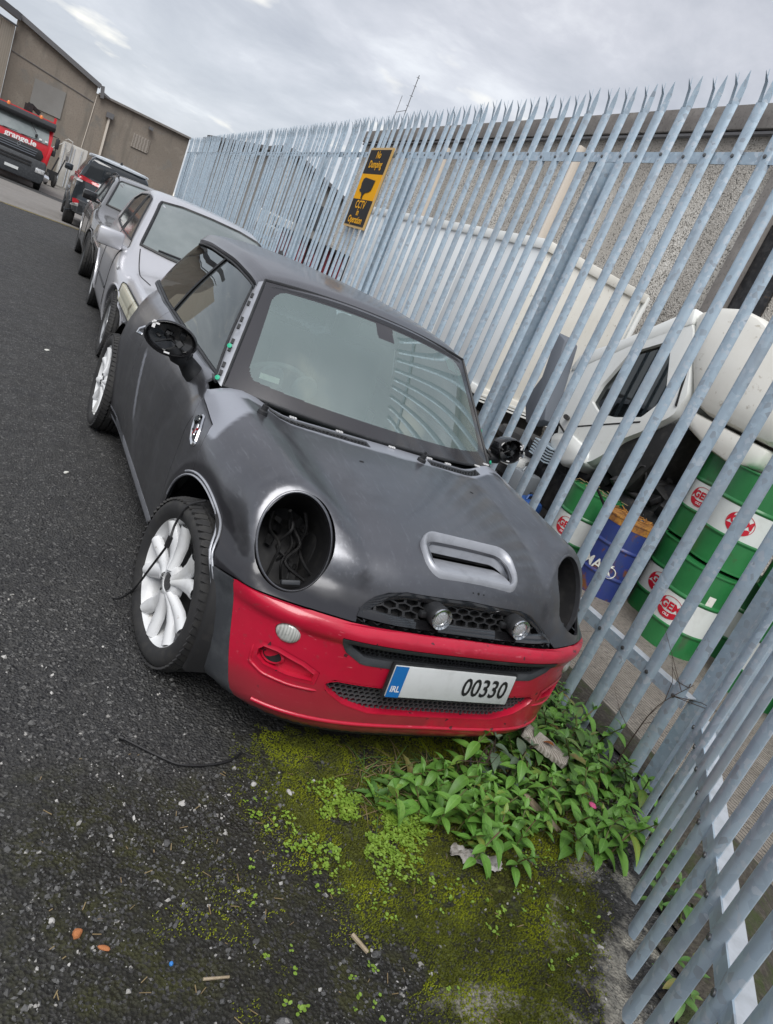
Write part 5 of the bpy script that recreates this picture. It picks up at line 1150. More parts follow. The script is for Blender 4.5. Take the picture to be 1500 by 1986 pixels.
for s in (-1, 1):
    mb = MB(); mb.box((s*.36, 1.45, .52), (.48, .50, .16)); mb.box((s*.36, 1.74, .84), (.46, .14, .60), rot('X', -14)); st = mb.build('seat', M['interior_lt'], mini, bevel=.05)
    MB().box((s*.36, 1.84, 1.20), (.27, .09, .16), rot('X', -8)).build('headrest', M['interior_lt'], st, bevel=.035)
mb = MB(); mb.box((0, 2.42, .76), (1.2, .14, .56), rot('X', -14)); mb.box((0, 2.15, .5), (1.2, .5, .14)); mb.build('rear_seat', M['interior_lt'], mini, bevel=.04)
MB().box((0, 1.6, .36), (1.4, 2.2, .06)).build('cabin_floor', M['interior'], mini)
mb = MB(); mb.grid(np.stack([roofP(np.linspace(-.93, .93, 12), np.full(12, v), -.05) for v in np.linspace(.03, .95, 12)])); mb.build('headlining', M['interior_lt'], mini, 60)
mb = MB(); mb.box((.02, .84, 1.30), (.23, .02, .065)); mb.bar((.02, .86, 1.34), (.02, .83, 1.31), .02); mb.build('rear_view_mirror', M['black_plastic'], mini, bevel=.012)
for o in TMP: bpy.data.objects.remove(o)
TMP.clear()
# ---------------------------------------------------------------- other vehicles on the lane
def make_F(p):
    hc = pchip(*zip(*p['hood'])); ws = pchip(*zip(*p['side'])); yf = pchip(*zip(*p['nose'])); yr = pchip(*zip(*p['tail'])); rf = pchip(*zip(*p['roof'])); cw = pchip(*zip(*p['cabw']))
    wb = p['wb']; ra = p.get('ra', .335); n = p.get('n', 2.7); yc = p.get('yc', .5); yb = p.get('yb', wb - .1); k = p.get('k', .09); kc = p.get('kc', .10)
    def F(P):
        X = np.abs(P[..., 0]); y = P[..., 1]; z = P[..., 2]
        W = ws(z); t = np.where(y < yc, np.clip(yc - y, 0, None)/(yc - yf(z)), np.clip(y - yb, 0, None)/(yr(z) - yb))
        plan = (((X/W)**n + t**n)**(1/n) - 1)*.75
        body = smax((z - (hc(y) - p.get('crown', .08)*X**2))*.95, plan, k); body = smax(body, p.get('floor', .20) - z, .05)
        cab = smax((z - (rf(y) - p.get('rcrown', .10)*X**2))*.8, (X - cw(z) - .04*sstep(p['roof'][0][0]+.9, p['roof'][0][0], y)*-.5)*.95, kc)
        yend = p['roof'][-1][0]; cab = smax(cab, (y - yend + .10*X**2), .06); cab = smax(cab, .5 - z, .02)
        f = smin(body, cab, .05)
        for ya in (0, wb):
            f = np.maximum(f, -np.maximum(np.hypot(y - ya, z - .30) - ra, .52 - X))
        return f
    return F
def patch(name, poly, proj, mat, parent, d=.005, n=64, rings=6, rim=None):
    B = np.array(resample(poly, n)); c = B.mean(0); G = []
    q = np.concatenate([proj(*(c + (B-c)*f).T, d) for f in np.linspace(1, 0.02, rings)]).reshape(rings, n, 3)
    edge = proj(*B.T, d - .012)
    mb = MB(); mb.grid(np.concatenate([edge[None], q]), wrapu=True); o = mb.build(name, mat, parent, 50)
    if rim: MB().tube(proj(*B.T, d), rim[0], 5, closed=True).build(rim[2] if len(rim) > 2 else 'trim', rim[1], o, 50)
    return o
class Car:
    def __init__(s, p, root, paint, res=(150, 90, 40)):
        s.F = make_F(p); s.p = p; s.r = root; zc = .62; ya, yb = .55, p['wb'] - .15
        G = hull_grid(s.F, ya, yb, zc, *res, tmax=2.4); NN = grad(s.F, G.reshape(-1, 3))
        mb = MB(); mb.grid(G, wrapu=True); me = mb.mesh('body'); s.body = link('body', me, root, paint)
        bm = bmesh.new(); bm.from_mesh(me); bmesh.ops.recalc_face_normals(bm, faces=bm.faces); bm.to_mesh(me); bm.free()
        sharp(me, 50)
    def _c(s, O, D, d): P = cast(s.F, O, D, 3.2, 120); return P + grad(s.F, P)*d
    def side(s, sg): return lambda y, z, d=0.: s._c(np.stack([y*0, y, z], -1), np.tile([float(sg), 0, 0], (len(y), 1)), d)
    def front(s, y0=.6): return lambda x, z, d=0.: s._c(np.stack([x, x*0+y0, z], -1), np.tile([0, -1., 0], (len(x), 1)), d)
    def rear(s, y0=2.0): return lambda x, z, d=0.: s._c(np.stack([x, x*0+y0, z], -1), np.tile([0, 1., 0], (len(x), 1)), d)
    def top(s): return lambda x, y, d=0.: s._c(np.stack([x, y, x*0+.5], -1), np.tile([0, 0, 1.], (len(x), 1)), d)
    def line(s, name, pts, proj, mat, r=.005, d=.001, n=30):
        P = resample(pts, n, False); A = proj(np.array([q[0] for q in P]), np.array([q[1] for q in P]), d); return MB().tube(A, r, 5).build(name, mat, s.r, 50)
    def wheels(s, mat, track, **k):
        for y in (0, s.p['wb']):
            for sg in (-1, 1): put_wheel(s.r, (sg*track, y, k.get('R', .308)), sg, mat=mat, roll=RNG.uniform(0, 60), **k)
            for sg in (-1, 1):
                an = np.radians(np.linspace(-8, 188, 30)); ra = s.p.get('ra', .335) + .006; pr = s.side(sg)
                A = pr(y + ra*np.cos(an), .30 + ra*np.sin(an), .0); A[:, 0] = np.where(np.abs(A[:, 0]) < .62, sg*np.abs(A[:, 0]).max(), A[:, 0]); MB().tube(A, .012, 6).build('arch_lip', s.body.data.materials[0], s.r, 50)
# ---- silver hatchback directly behind
sal = empty('parked_car', (.175, 4.42, 0), -.035, 'silver car with yellowed headlamps parked directly behind the grey hatchback', 'car')
pS = dict(wb=2.45, hood=[(-.95, .50), (-.78, .565), (-.70, .605), (-.5, .675), (-.1, .775), (.25, .865), (.45, .925), (.7, .95), (1.5, .96), (2.6, .98), (3.3, .96)],
    side=[(.15, .74), (.22, .80), (.35, .835), (.6, .845), (.75, .835), (.88, .80), (.98, .745), (1.05, .70)], nose=[(.15, -.68), (.25, -.76), (.42, -.79), (.55, -.78), (.62, -.75), (.70, -.66), (.9, -.5)],
    tail=[(.2, 2.95), (.35, 3.08), (.6, 3.10), (.9, 3.04), (1.0, 3.0)], roof=[(.20, .82), (.48, .985), (1.18, 1.43), (1.5, 1.49), (2.0, 1.505), (2.6, 1.46), (2.95, 1.36), (3.05, 1.2)], cabw=[(.5, .80), (.92, .745), (1.1, .685), (1.35, .59), (1.5, .53), (1.6, .5)], rcrown=.10)
C1 = Car(pS, sal, M['silver_paint']); BKP = M['black_plastic']
fr = C1.front(1.6)
patch('windscreen', [(-.655, .985), (-.40, .965), (0, .957), (.40, .965), (.655, .985), (.52, 1.395), (.3, 1.425), (0, 1.432), (-.3, 1.425), (-.52, 1.395)], fr, M['car_glass'], sal, .004, 80, 8, (.016, BKP, 'seal'))
for sg in (-1, 1):
    sd_ = C1.side(sg)
    patch('door_window', [(.74, .985), (1.28, 1.33), (1.40, 1.385), (1.72, 1.41), (1.70, .985)], sd_, M['car_glass_dark'], sal, .004, 60, 6, (.011, BKP, 'seal'))
    patch('rear_door_window', [(1.78, .99), (1.79, 1.41), (2.35, 1.38), (2.62, 1.30), (2.60, 1.02)], sd_, M['car_glass_dark'], sal, .004, 60, 6, (.011, BKP, 'seal'))
    C1.line('door_gap', [(.60, .34), (.58, .60), (.64, .93), (.72, .985)], sd_, M['dark']); C1.line('door_gap', [(1.73, .34), (1.75, .98)], sd_, M['dark'])
    C1.line('bonnet_gap', [(.50, .955), (.42, .90), (.1, .84), (-.42, .72)], lambda y, z, d: C1.top()(sg*(.655 + 0*y - .10*np.clip(-y, 0, 1)), y, d), M['dark'], .005)
    C1.line('bumper_gap', [(-.60, .56), (-.45, .565), (-.33, .55)], sd_, M['dark'], .004); C1.line('bump_strip', [(.62, .50), (1.72, .50)], sd_, BKP, .012)
    pr = lambda x, z, d: C1.front(.8)(x, z, d)
    patch('headlamp', [(sg*.80, .560), (sg*.70, .515), (sg*.57, .520), (sg*.43, .565), (sg*.42, .632), (sg*.53, .700), (sg*.67, .738), (sg*.78, .69)], pr, M['lamp_cream'], sal, .008, 50, 6, (.006, BKP, 'lamp_edge'))
    mb = MB(); c0 = np.array([sg*.91, .60, .945]); mb.box(c0, (.22, .12, .155)); mb.box(c0 + [-sg*.13, .02, -.05], (.08, .07, .05)); mb.build('wing_mirror', M['silver_paint'], sal, bevel=.05)
    a = C1.side(sg)(np.array([.2]), np.array([.76]), .003)[0]; MB().lathe([(.030, 0), (.022, .008), (0, .01)], 12, a, (sg, 0, 0), caps=False).xform(lambda q: a + (q-a)*np.array([1, 1.2, .8])).build('side_repeater', M['white_lamp'], sal, 50)
    C1.line('bumper_corner_strip', [(-.62, .40), (-.50, .42), (-.36, .42)], sd_, M['galv_pale'], .006)
C1.wheels('wheel_silver', .735, R=.295, w=.18, rr=.19, spokes=7, style='plain')
for xa, xb in ((-.50, .02), (.05, .52)):
    A = fr(np.linspace(xa, xb, 14), np.linspace(.985, 1.0, 14) - .01*np.linspace(0, 1, 14), .018); MB().tube(A, .010, 5).build('wiper', BKP, sal, 50)
patch('front_grille', [(-.36, .55), (.36, .55), (.33, .60), (-.33, .60)], C1.front(.8), M['dark'], sal, .004); patch('lower_intake', [(-.5, .26), (.5, .26), (.45, .38), (-.45, .38)], C1.front(.8), M['dark'], sal, .004)
MB().box((0, -.80, .46), (.52, .02, .11)).build('number_plate', M['plate'], sal)
mb = MB(); mb.box((0, 1.10, .42), (1.3, 2.8, .4)); mb.build('underbody', M['dark'], sal)
# ---- dark silver car behind it
dk = empty('parked_car', (.30, 9.05, 0), -.035, 'dark silver car with black mirrors parked third in the row', 'car')
pD = dict(wb=2.6, hood=[(-.92, .56), (-.78, .64), (-.6, .74), (-.1, .83), (.4, .91), (.65, .96), (1.5, .98), (2.8, 1.0), (3.5, .98)], side=pS['side'], nose=pS['nose'], tail=[(.2, 3.15), (.35, 3.28), (.6, 3.30), (.9, 3.24), (1.0, 3.2)],
    roof=[(.30, .84), (.58, .99), (1.35, 1.40), (1.7, 1.455), (2.2, 1.465), (2.8, 1.42), (3.2, 1.30), (3.28, 1.18)], cabw=[(.5, .80), (.95, .75), (1.1, .69), (1.35, .60), (1.5, .54), (1.6, .5)])
C2 = Car(pD, dk, M['dgrey_paint'], (120, 70, 30))
patch('windscreen', [(-.66, 1.0), (0, .975), (.66, 1.0), (.53, 1.37), (0, 1.405), (-.53, 1.37)], C2.front(1.6), M['car_glass'], dk, .004, 60, 6, (.016, BKP, 'seal'))
for sg in (-1, 1):
    sd_ = C2.side(sg)
    patch('door_window', [(.84, 1.0), (1.45, 1.35), (1.86, 1.385), (1.84, 1.0)], sd_, M['car_glass_dark'], dk, .004, 50, 6, (.012, BKP, 'seal')); patch('rear_door_window', [(1.92, 1.0), (1.93, 1.385), (2.5, 1.36), (2.85, 1.24), (2.80, 1.03)], sd_, M['car_glass_dark'], dk, .004, 50, 6, (.012, BKP, 'seal'))
    C2.line('door_gap', [(.62, .34), (.60, .60), (.66, .95)], sd_, M['dark']); C2.line('door_gap', [(1.88, .34), (1.89, 1.0)], sd_, M['dark'])
    patch('headlamp', [(sg*.78, .58), (sg*.5, .60), (sg*.5, .68), (sg*.74, .70)], C2.front(.8), M['white_lamp'], dk, .006)
    mb = MB(); c0 = np.array([sg*.90, .74, 1.03]); mb.box(c0, (.19, .10, .13)); mb.box(c0 + [-sg*.12, .02, -.05], (.07, .06, .04)); mb.build('wing_mirror', M['gloss_black'], dk, bevel=.03)
    C2.line('roof_bar', [(1.5, 0), (2.9, 0)], lambda y, z, d: C2.top()(sg*(.535 + 0*y), y, .03), BKP, .014)
C2.wheels('wheel_dark', .735, R=.305, w=.19, rr=.21, spokes=9, style='plain'); MB().box((0, 1.2, .42), (1.3, 2.8, .4)).build('underbody', M['dark'], dk)
# ---- black off-road car seen from behind
sv = empty('parked_car', (.66, 20.95, -.13), math.pi - .03, 'black off-road car facing away with red tail lamps and a white bonnet line', 'car')
sv["label"] = 'black high off-road car facing away with red tail lamps by the yellow line'
# local front axle y=0, rear axle y=wb; rotated so that the tail faces the camera
pV = dict(wb=2.67, ra=.385, hood=[(-.95, .7), (-.7, .85), (-.2, .97), (.5, 1.05), (1.5, 1.08), (2.8, 1.10), (3.6, 1.08)], side=[(.22, .80), (.35, .87), (.6, .90), (.85, .905), (1.0, .88), (1.12, .83), (1.2, .78)], nose=[(.2, -.8), (.4, -.95), (.7, -.95), (.9, -.85), (1.1, -.6)],
    tail=[(.2, 3.32), (.38, 3.50), (.60, 3.53), (.72, 3.48), (1.0, 3.46), (1.2, 3.42)], roof=[(.5, .95), (.75, 1.05), (1.45, 1.57), (1.9, 1.66), (2.6, 1.67), (3.2, 1.62), (3.38, 1.50)], cabw=[(.5, .86), (1.05, .82), (1.2, .775), (1.5, .65), (1.62, .59), (1.75, .54)], floor=.30, rcrown=.08, kc=.07)
C3 = Car(pV, sv, M['suv_paint'], (130, 80, 40)); rr_ = C3.rear(2.2)
patch('rear_window', [(-.70, 1.14), (0, 1.12), (.70, 1.14), (.60, 1.52), (0, 1.565), (-.60, 1.52)], rr_, M['car_glass_dark'], sv, .006, 60, 6)
A = C3.rear(2.2)(np.linspace(-.62, .62, 16), np.full(16, 1.58), .03); MB().tube(A, .035, 6).build('roof_spoiler', M['galv_pale'], sv, 50)
for sg in (-1, 1):
    patch('tail_lamp', [(sg*.86, 1.05), (sg*.86, 1.13), (sg*.70, 1.12), (sg*.36, 1.07), (sg*.36, 1.01), (sg*.68, 1.03)], rr_, M['red_lamp'], sv, .012, 50, 6)
    patch('lamp_inset', [(sg*.86, .985), (sg*.87, 1.04), (sg*.70, 1.02), (sg*.70, .985)], rr_, M['white_lamp'], sv, .014, 30, 4)
    patch('reflector', [(sg*.80, .50), (sg*.82, .60), (sg*.70, .62), (sg*.66, .55)], rr_, M['red_lamp'], sv, .012, 30, 4); patch('reverse_lamp', [(sg*.82, .44), (sg*.81, .50), (sg*.68, .54), (sg*.66, .47)], rr_, M['white_lamp'], sv, .013, 30, 4)
    sd_ = C3.side(sg)
    patch('side_window', [(1.1, 1.12), (1.5, 1.48), (2.2, 1.53), (2.2, 1.12)], sd_, M['car_glass_dark'], sv, .005, 50, 6); patch('side_window', [(2.27, 1.12), (2.27, 1.53), (3.0, 1.48), (3.2, 1.3), (3.1, 1.16)], sd_, M['car_glass_dark'], sv, .005, 50, 6)
    mb = MB(); mb.box((sg*.99, .85, 1.14), (.2, .1, .15)); mb.build('wing_mirror', M['suv_paint'], sv, bevel=.03)
    A = C3.top()(np.full(20, sg*.60), np.linspace(1.4, 3.1, 20), .035); MB().tube(A, .02, 6).build('roof_rail', M['galv_pale'], sv, 50)
patch('chrome_strip', [(-.36, 1.06), (-.25, 1.035), (.25, 1.035), (.36, 1.06), (.36, 1.00), (.2, .99), (-.2, .99), (-.36, 1.00)], rr_, M['galv_pale'], sv, .016, 40, 4)
patch('skid_plate', [(-.45, .36), (.45, .36), (.52, .44), (-.52, .44)], rr_, M['galv_pale'], sv, .012, 40, 4); patch('bumper_lower', [(-.85, .33), (.85, .33), (.88, .62), (-.88, .62)], rr_, M['grey_plast2'] if False else M['grey_plastic'], sv, .006, 50, 6)
C3.line('tailgate_gap', [(-.66, .98), (-.60, .70), (.60, .70), (.66, .98)], rr_, M['dark'], .006)
pp = C3.rear(2.2)(np.array([0.]), np.array([.86]), .0)[0]; pl_ = MB().box(pp + [0, .008, 0], (.52, .02, .115)).build('number_plate', M['plate'], sv); MB().box(pp + [-.0, .020, 0] + np.array([.235, 0, 0]), (.05, .004, .113)).build('country_band', M['plate_blue'], pl_)
for z in (.86, .82): MB().box(C3.rear(2.2)(np.array([.48]), np.array([z]), .004)[0], (.17, .012, .016)).build('badge', M['galv_pale'], sv)
MB().lathe([(.028, 0), (.022, .05), (0, .07)], 10, C3.top()(np.array([0.]), np.array([3.05]), 0)[0], (0, 0, 1), caps=False).build('roof_antenna', BKP, sv)
sv.scale = (1.03, 1.03, 1.08)
C3.wheels('wheel_dark', .79, R=.35, w=.225, rr=.235, spokes=6, style='plain'); MB().box((0, 1.3, .5), (1.3, 3.6, .4)).build('underbody', M['dark'], sv)
# ---- red recovery lorry at the far left
lo = empty('red_lorry', (-1.62, 34.4, -.64), .0, 'red lorry with black roof visor and orange beacons facing the camera at far left', 'lorry')
def LB(): return MB()
# local: x across, -y towards the camera, z up from ground; cab 2.3 wide, front plane at y=0
cab = LB().prism([(0.0, .98), (.02, 1.62), (.05, 1.98), (.32, 2.62), (.50, 2.72), (2.0, 2.72), (2.0, .60), (.0, .60)], -1.16, 1.16, ax=0).build('cab', M['lorry_red'], lo, bevel=.05)
ws_ = MB(); A = [(-1.04, .018, 1.92), (1.04, .018, 1.92), (.98, .268, 2.50), (-.98, .268, 2.50)]; ws_.add([(x, y - .012, z) for x, y, z in A] + [(x, y + .03, z) for x, y, z in A], [(0, 1, 2, 3), (4, 7, 6, 5), (0, 4, 5, 1), (1, 5, 6, 2), (2, 6, 7, 3), (3, 7, 4, 0)]); ws_.build('windscreen', M['car_glass'], lo)
LB().box((0, .22, 2.66), (2.36, .46, .22), rot('X', 22)).build('sun_visor', M['black_plastic'], lo, bevel=.05)
LB().prism([(-.98, 1.42), (-.86, 1.60), (-.6, 1.64), (.6, 1.64), (.86, 1.60), (.98, 1.42), (.92, 1.18), (-.92, 1.18)], -.035, .06, ax=1).build('front_grille', M['black_plastic'], lo, bevel=.02)
for k in range(3): LB().box((0, -.045, 1.50 - k*.09), (1.45 - k*.05, .03, .035)).build('grille_bar', M['grey_plast2'], lo)
LB().prism([(-1.18, 1.02), (-1.12, 1.2), (1.12, 1.2), (1.18, 1.02), (1.16, .40), (1.05, .30), (-1.05, .30), (-1.16, .40)], -.10, .5, ax=1).build('front_bumper', M['grey_plastic'], lo, bevel=.05)
for k in range(2): LB().box((0, -.115, 1.02 - k*.12), (1.2, .03, .06)).build('bumper_slot', M['dark'], lo)
for sg in (-1, 1):
    LB().box((sg*.97, -.105, .80), (.36, .05, .20)).build('headlamp', M['lamp_glass'], lo, bevel=.02); LB().box((sg*.97, -.110, .80), (.10, .05, .13)).build('lamp_reflector', M['white_lamp'], lo)
    LB().lathe([(.30, -.14), (.42, -.12), (.45, -.08), (.45, .1), (.42, .14), (.3, .14)], 28, (sg*1.0, .95, .45), (1, 0, 0)).build('wheel', M['tyre'], lo, 40)
    LB().box((sg*1.36, .10, 2.12), (.16, .12, .42)).build('wing_mirror', M['black_plastic'], lo, bevel=.03); LB().box((sg*1.30, .12, 1.70), (.16, .12, .24)).build('lower_mirror', M['black_plastic'], lo, bevel=.03); LB().tube([(sg*1.15, .2, 2.35), (sg*1.36, .12, 2.36), (sg*1.34, .12, 1.6), (sg*1.15, .2, 1.62)], .02, 6).build('mirror_arm', M['dark'], lo)
    LB().lathe([(.07, 0), (.07, .12), (.045, .17), (0, .18)], 14, (sg*.62 - .05, .35, 2.76), (0, 0, 1), caps=False).build('beacon', M['orange_lamp'], lo, 50)
    LB().box((sg*1.14, .012, 1.45), (.14, .06, .95), rot('Y', sg*6)).build('corner_deflector', M['lorry_red'], lo, bevel=.03)
LB().box((.55, -.03, 2.10), (.10, .06, .14)).build('front_mirror', M['black_plastic'], lo, bevel=.02); LB().tube([(.25, .1, 2.5), (.52, -.03, 2.2)], .015, 5).build('front_mirror_arm', M['dark'], lo)
pn = LB().box((-.08, -.115, .58), (.52, .02, .115)).build('number_plate', M['plate'], lo); 
for sg in (-1, 1): LB().tube([(sg*.35 - .35, -.0, 1.93), (sg*.35 + .2, .03, 1.96)], .012, 5).build('wiper', M['dark'], lo)
def yM(x, y, z): return frame((x, y, z), (1, 0, 0), (0, 0, 1))
place_text('grange.ie', .30, yM(.02, -.016, 1.76), M['white_print'], lo, .010, sx=1.12)
dm = LB(); 
for a, b in (((0, .09), (.06, 0)), ((.06, 0), (0, -.09)), ((0, -.09), (-.06, 0)), ((-.06, 0), (0, .09))): dm.bar((a[0], -.06, 1.53 + a[1]), (b[0], -.06, 1.53 + b[1]), .03, .02)
dm.build('diamond_badge', M['chrome'], lo)
LB().box((.95, -.02, 2.02), (.10, .02, .07)).build('window_sticker', M['white_print'], lo); LB().box((.72, -.02, 2.02), (.10, .02, .07)).build('window_sticker', M['white_print'], lo)
LB().box((0, 4.6, .85), (2.3, 5.0, .3)).build('flat_bed', M['lorry_red'], lo); LB().box((0, 2.25, 1.9), (2.3, .12, 2.0)).build('headboard', M['lorry_red'], lo); LB().box((1.14, 2.3, 2.0), (.10, .14, 2.2)).build('headboard_post', M['lorry_red'], lo)
cr_ = LB(); cr_.bar((-.2, 2.6, 2.4), (.1, 2.6, 3.25), .2); cr_.bar((.1, 2.6, 3.2), (.5, 2.7, 3.0), .16); cr_.box((.05, 2.6, 3.05), (.35, .3, .3)); cr_.build('crane', M['dark'], lo)
for y in (4.9, 6.2):
    for sg in (-1, 1): LB().lathe([(.30, -.14), (.42, -.12), (.45, -.08), (.45, .1), (.42, .14), (.3, .14)], 24, (sg*.98, y, .45), (1, 0, 0)).build('wheel', M['tyre'], lo, 40)
LB().box((0, 2.6, .6), (1.1, 5, .35)).build('chassis', M['dark'], lo); LB().tube([(1.1, 2.6, .55), (1.35, 3.0, .5)], .16, 12).build('fuel_tank', M['chrome'], lo, 40)
# ---------------------------------------------------------------- inside the yard: drums, lorry box, tipped cab, scrap
ZY = -.42
def drum_part(name, R, H, z0, z1, mat, parent, seg=40, rolled=()):
    prof = [(0, z0)] if False else []
    zs = sorted(set([z0, z1] + [q for r in rolled for q in (r-.022, r-.011, r, r+.011, r+.022) if z0 < q < z1]))
    pr = []
    for z in zs:
        b = 0
        for r in rolled:
            if abs(z-r) < .012: b = .010 if abs(z-r) < .002 else .007
        pr.append((R + b, z))
    return MB().lathe(pr, seg, caps=False).build(name, mat, parent, 30)
LOGO = {}
def gem_logo(parent, R, zc, ang, first=False):
    """oval oil company mark wrapped on the drum"""
    def wrap(me, sx=1.0):
        for v in me.vertices:
            a = ang + v.co.x/R; r = R + .003 + v.co.z; v.co = (r*math.cos(a), r*math.sin(a), zc + v.co.y)
    key = 'x'
    w, h = .125, .10
    mb = MB(); n = 40
    ring = lambda f: [(w*f*math.cos(2*math.pi*k/n), h*f*math.sin(2*math.pi*k/n), .0) for k in range(n+1)]
    mb.grid([ring(1.0), ring(.955)]); me = mb.mesh('logo_oval'); wrap(me); o1 = link('logo_oval', me, parent, M['logo_red'])
    mb = MB(); up = [(x, math.sqrt(max(0, 1-(x/w)**2))*h*.94) for x in np.linspace(-w*.93, -w*.28, 12)]
    mb.grid([[(x, -abs(y)*.0 - .012 + .0, 0) for x, y in up], [(x, y, 0) for x, y in up]]) if False else None
    # lower swoosh and left crescent
    xs = np.linspace(-w*.93, w*.80, 24); lo_ = [-h*.93*math.sqrt(max(0, 1-(x/w)**2)) for x in xs]; hi_ = [min(-.030 + .012*math.sin((x/w+1)*1.6), l + .052) if l + .001 < -.030 else l for x, l in zip(xs, lo_)]
    mb.grid([[(x, l, 0) for x, l in zip(xs, lo_)], [(x, max(q, l), 0) for x, l, q in zip(xs, lo_, hi_)]])
    xs2 = np.linspace(-h*.25, h*.80, 14); mb.grid([[(-w*.94*math.sqrt(max(0, 1-(y/h)**2)), y, 0) for y in xs2], [(-w*.94*math.sqrt(max(0, 1-(y/h)**2)) + .030*math.sin(math.pi*(y+h*.25)/(h*1.05)), y, 0) for y in xs2]])
    me = mb.mesh('logo_swoosh'); wrap(me); link('logo_swoosh', me, parent, M['logo_red'])
    me = text_mesh('GEM', .098, .004); me.transform(Matrix.Translation((.008, .014, .0006))); wrap(me); link('lettering', me, parent, M['logo_red'])
    me = text_mesh('OILS', .030, .0008); me.transform(Matrix.Translation((.0, -.066, .0008))); wrap(me); link('lettering', me, parent, M['white_print'])
def drum(loc, kind, label, ang=None, group='oil drums stacked inside the yard', label_paper=False, open_top=False):
    R, H = .288, .88; root = empty('oil_drum', loc, 0, label, 'drum', group)
    if kind == 'gem':
        b1, b2 = .30, .565
        drum_part('lower_body', R, H, .012, b1, M['drum_green'], root, rolled=(.285,)); wh = drum_part('white_band', R+.0005, H, b1, b2, M['drum_white'], root); drum_part('upper_body', R, H, b2, H-.012, M['drum_green'], root, rolled=(.585,))
        if ang is not None: gem_logo(root, R, (b1+b2)/2, ang)
        rimm = M['drum_green']
    else:
        drum_part('body', R, H, .012, H-.012, M['drum_blue'], root, rolled=(.29, .59)); rimm = M['rust']
    for z, nm in ((.008, 'bottom_rim'), (H-.008, 'top_rim')):
        MB().lathe([(R-.012, -.008), (R+.007, -.008), (R+.009, 0), (R+.007, .008), (R-.012, .008)], 40, (0, 0, z), caps=False).build(nm, rimm, root, 40)
    lid = MB().lathe([(R-.004, H-.004), (R-.010, H-.014), (0, H-.014)], 40, caps=False).build('lid', M['drum_green'] if kind == 'gem' else M['rust'], root, 40)
    MB().lathe([(.035, H-.014), (.033, H-.002), (0, H-.002)], 16, (R*.6, .05, 0), caps=False).build('bung', M['bolt'], lid, 40)
    if kind != 'gem':
        MB().lathe([(R+.003, .80), (R+.004, .86)], 40, caps=False).build('rusty_band', M['rust'], root, 40)
        if ang is not None:
            me = text_mesh('MAX', .15, .002); me.transform(Matrix.Translation((-.06, .36, 0)) @ Matrix.Diagonal((1, 1, 1, 1)))
            for v in me.vertices: a = ang + v.co.x/R; v.co = ((R+.003)*math.cos(a), (R+.003)*math.sin(a), v.co.y)
            link('lettering', me, root, M['paper'])
            pts = [(R+.004, ang + .30 + .055/R*math.cos(q), .34 + .055*math.sin(q)) for q in np.linspace(0, 2*math.pi, 24, endpoint=False)]; MB().tube([(r*math.cos(a), r*math.sin(a), z) for r, a, z in pts], .006, 5, closed=True).build('painted_ring', M['paper'], root)
    if label_paper:
        a0 = ang + .95; mb = MB(); mb.grid([[((R+.002)*math.cos(a0 + q), (R+.002)*math.sin(a0 + q), z) for q in np.linspace(-.11, .11, 5)] for z in (.60, .69)]); mb.build('paper_label', M['paper'], root)
    return root
def face(x, y): return math.atan2(CAM[1] - y, CAM[0] - x)
DR = [((4.22, 1.40, ZY), 'gem', 'green and white drum with a paper label at the foot of the stack', .42, True),
      ((4.74, 2.00, ZY), 'gem', 'shaded green drum between the rusty blue drum and the labelled drum', .35, False),
      ((4.18, 2.34, ZY), 'max', 'rusty blue drum with white lettering and orange rusted top', .15, False),
      ((4.36, 3.06, ZY), 'gem', 'green and white oil drum standing left of the rusty blue drum', .55, False),
      ((4.46, 1.50, ZY+.895), 'gem', 'upper green and white oil drum resting on the labelled drum', .05, False),
      ((4.90, 2.12, ZY+.895), 'gem', 'upper green and white drum at the back left of the stack', .55, False),
      ((4.52, .70, ZY), 'gem', 'lower green and white drum seen just right of the corner post', None, False),
      ((4.50, .05, ZY), 'gem', 'second green and white drum seen right of the corner post', None, False),
      ((4.80, .95, ZY+.895), 'gem', 'upper green drum at the right of the stack, behind the corner post', None, False),
      ((5.02, 1.42, ZY), 'gem', 'lower green drum hidden at the back of the stack', None, False)]
for loc, kind, lab, da, paper in DR:
    drum(loc, kind, lab, None if da is None else face(loc[0], loc[1]) - da, label_paper=paper)
# straw and rusty swarf lying on the drum lids
for i, (c, n, m, lab) in enumerate((((4.36, 3.06, .47), 22, 'straw', 'dry yellow straw lying on the lid of the green drum'), ((4.18, 2.34, .47), 30, 'rust', 'rusty orange scrap strips lying on the blue drum'))):
    mb = MB(); rg = np.random.default_rng(20+i)
    for k in range(n):
        a = rg.uniform(0, 6.28); q = np.array(c) + np.array([rg.uniform(-.22, .22), rg.uniform(-.22, .22), rg.uniform(0, .02)]); mb.tube([q, q + np.array([math.cos(a)*.08, math.sin(a)*.08, rg.uniform(-.005, .02)])], .0045, 4)
    tag(mb.build('dry_straw' if m == 'straw' else 'scrap_metal', M[m], None), lab, 'straw' if m == 'straw' else 'scrap metal')
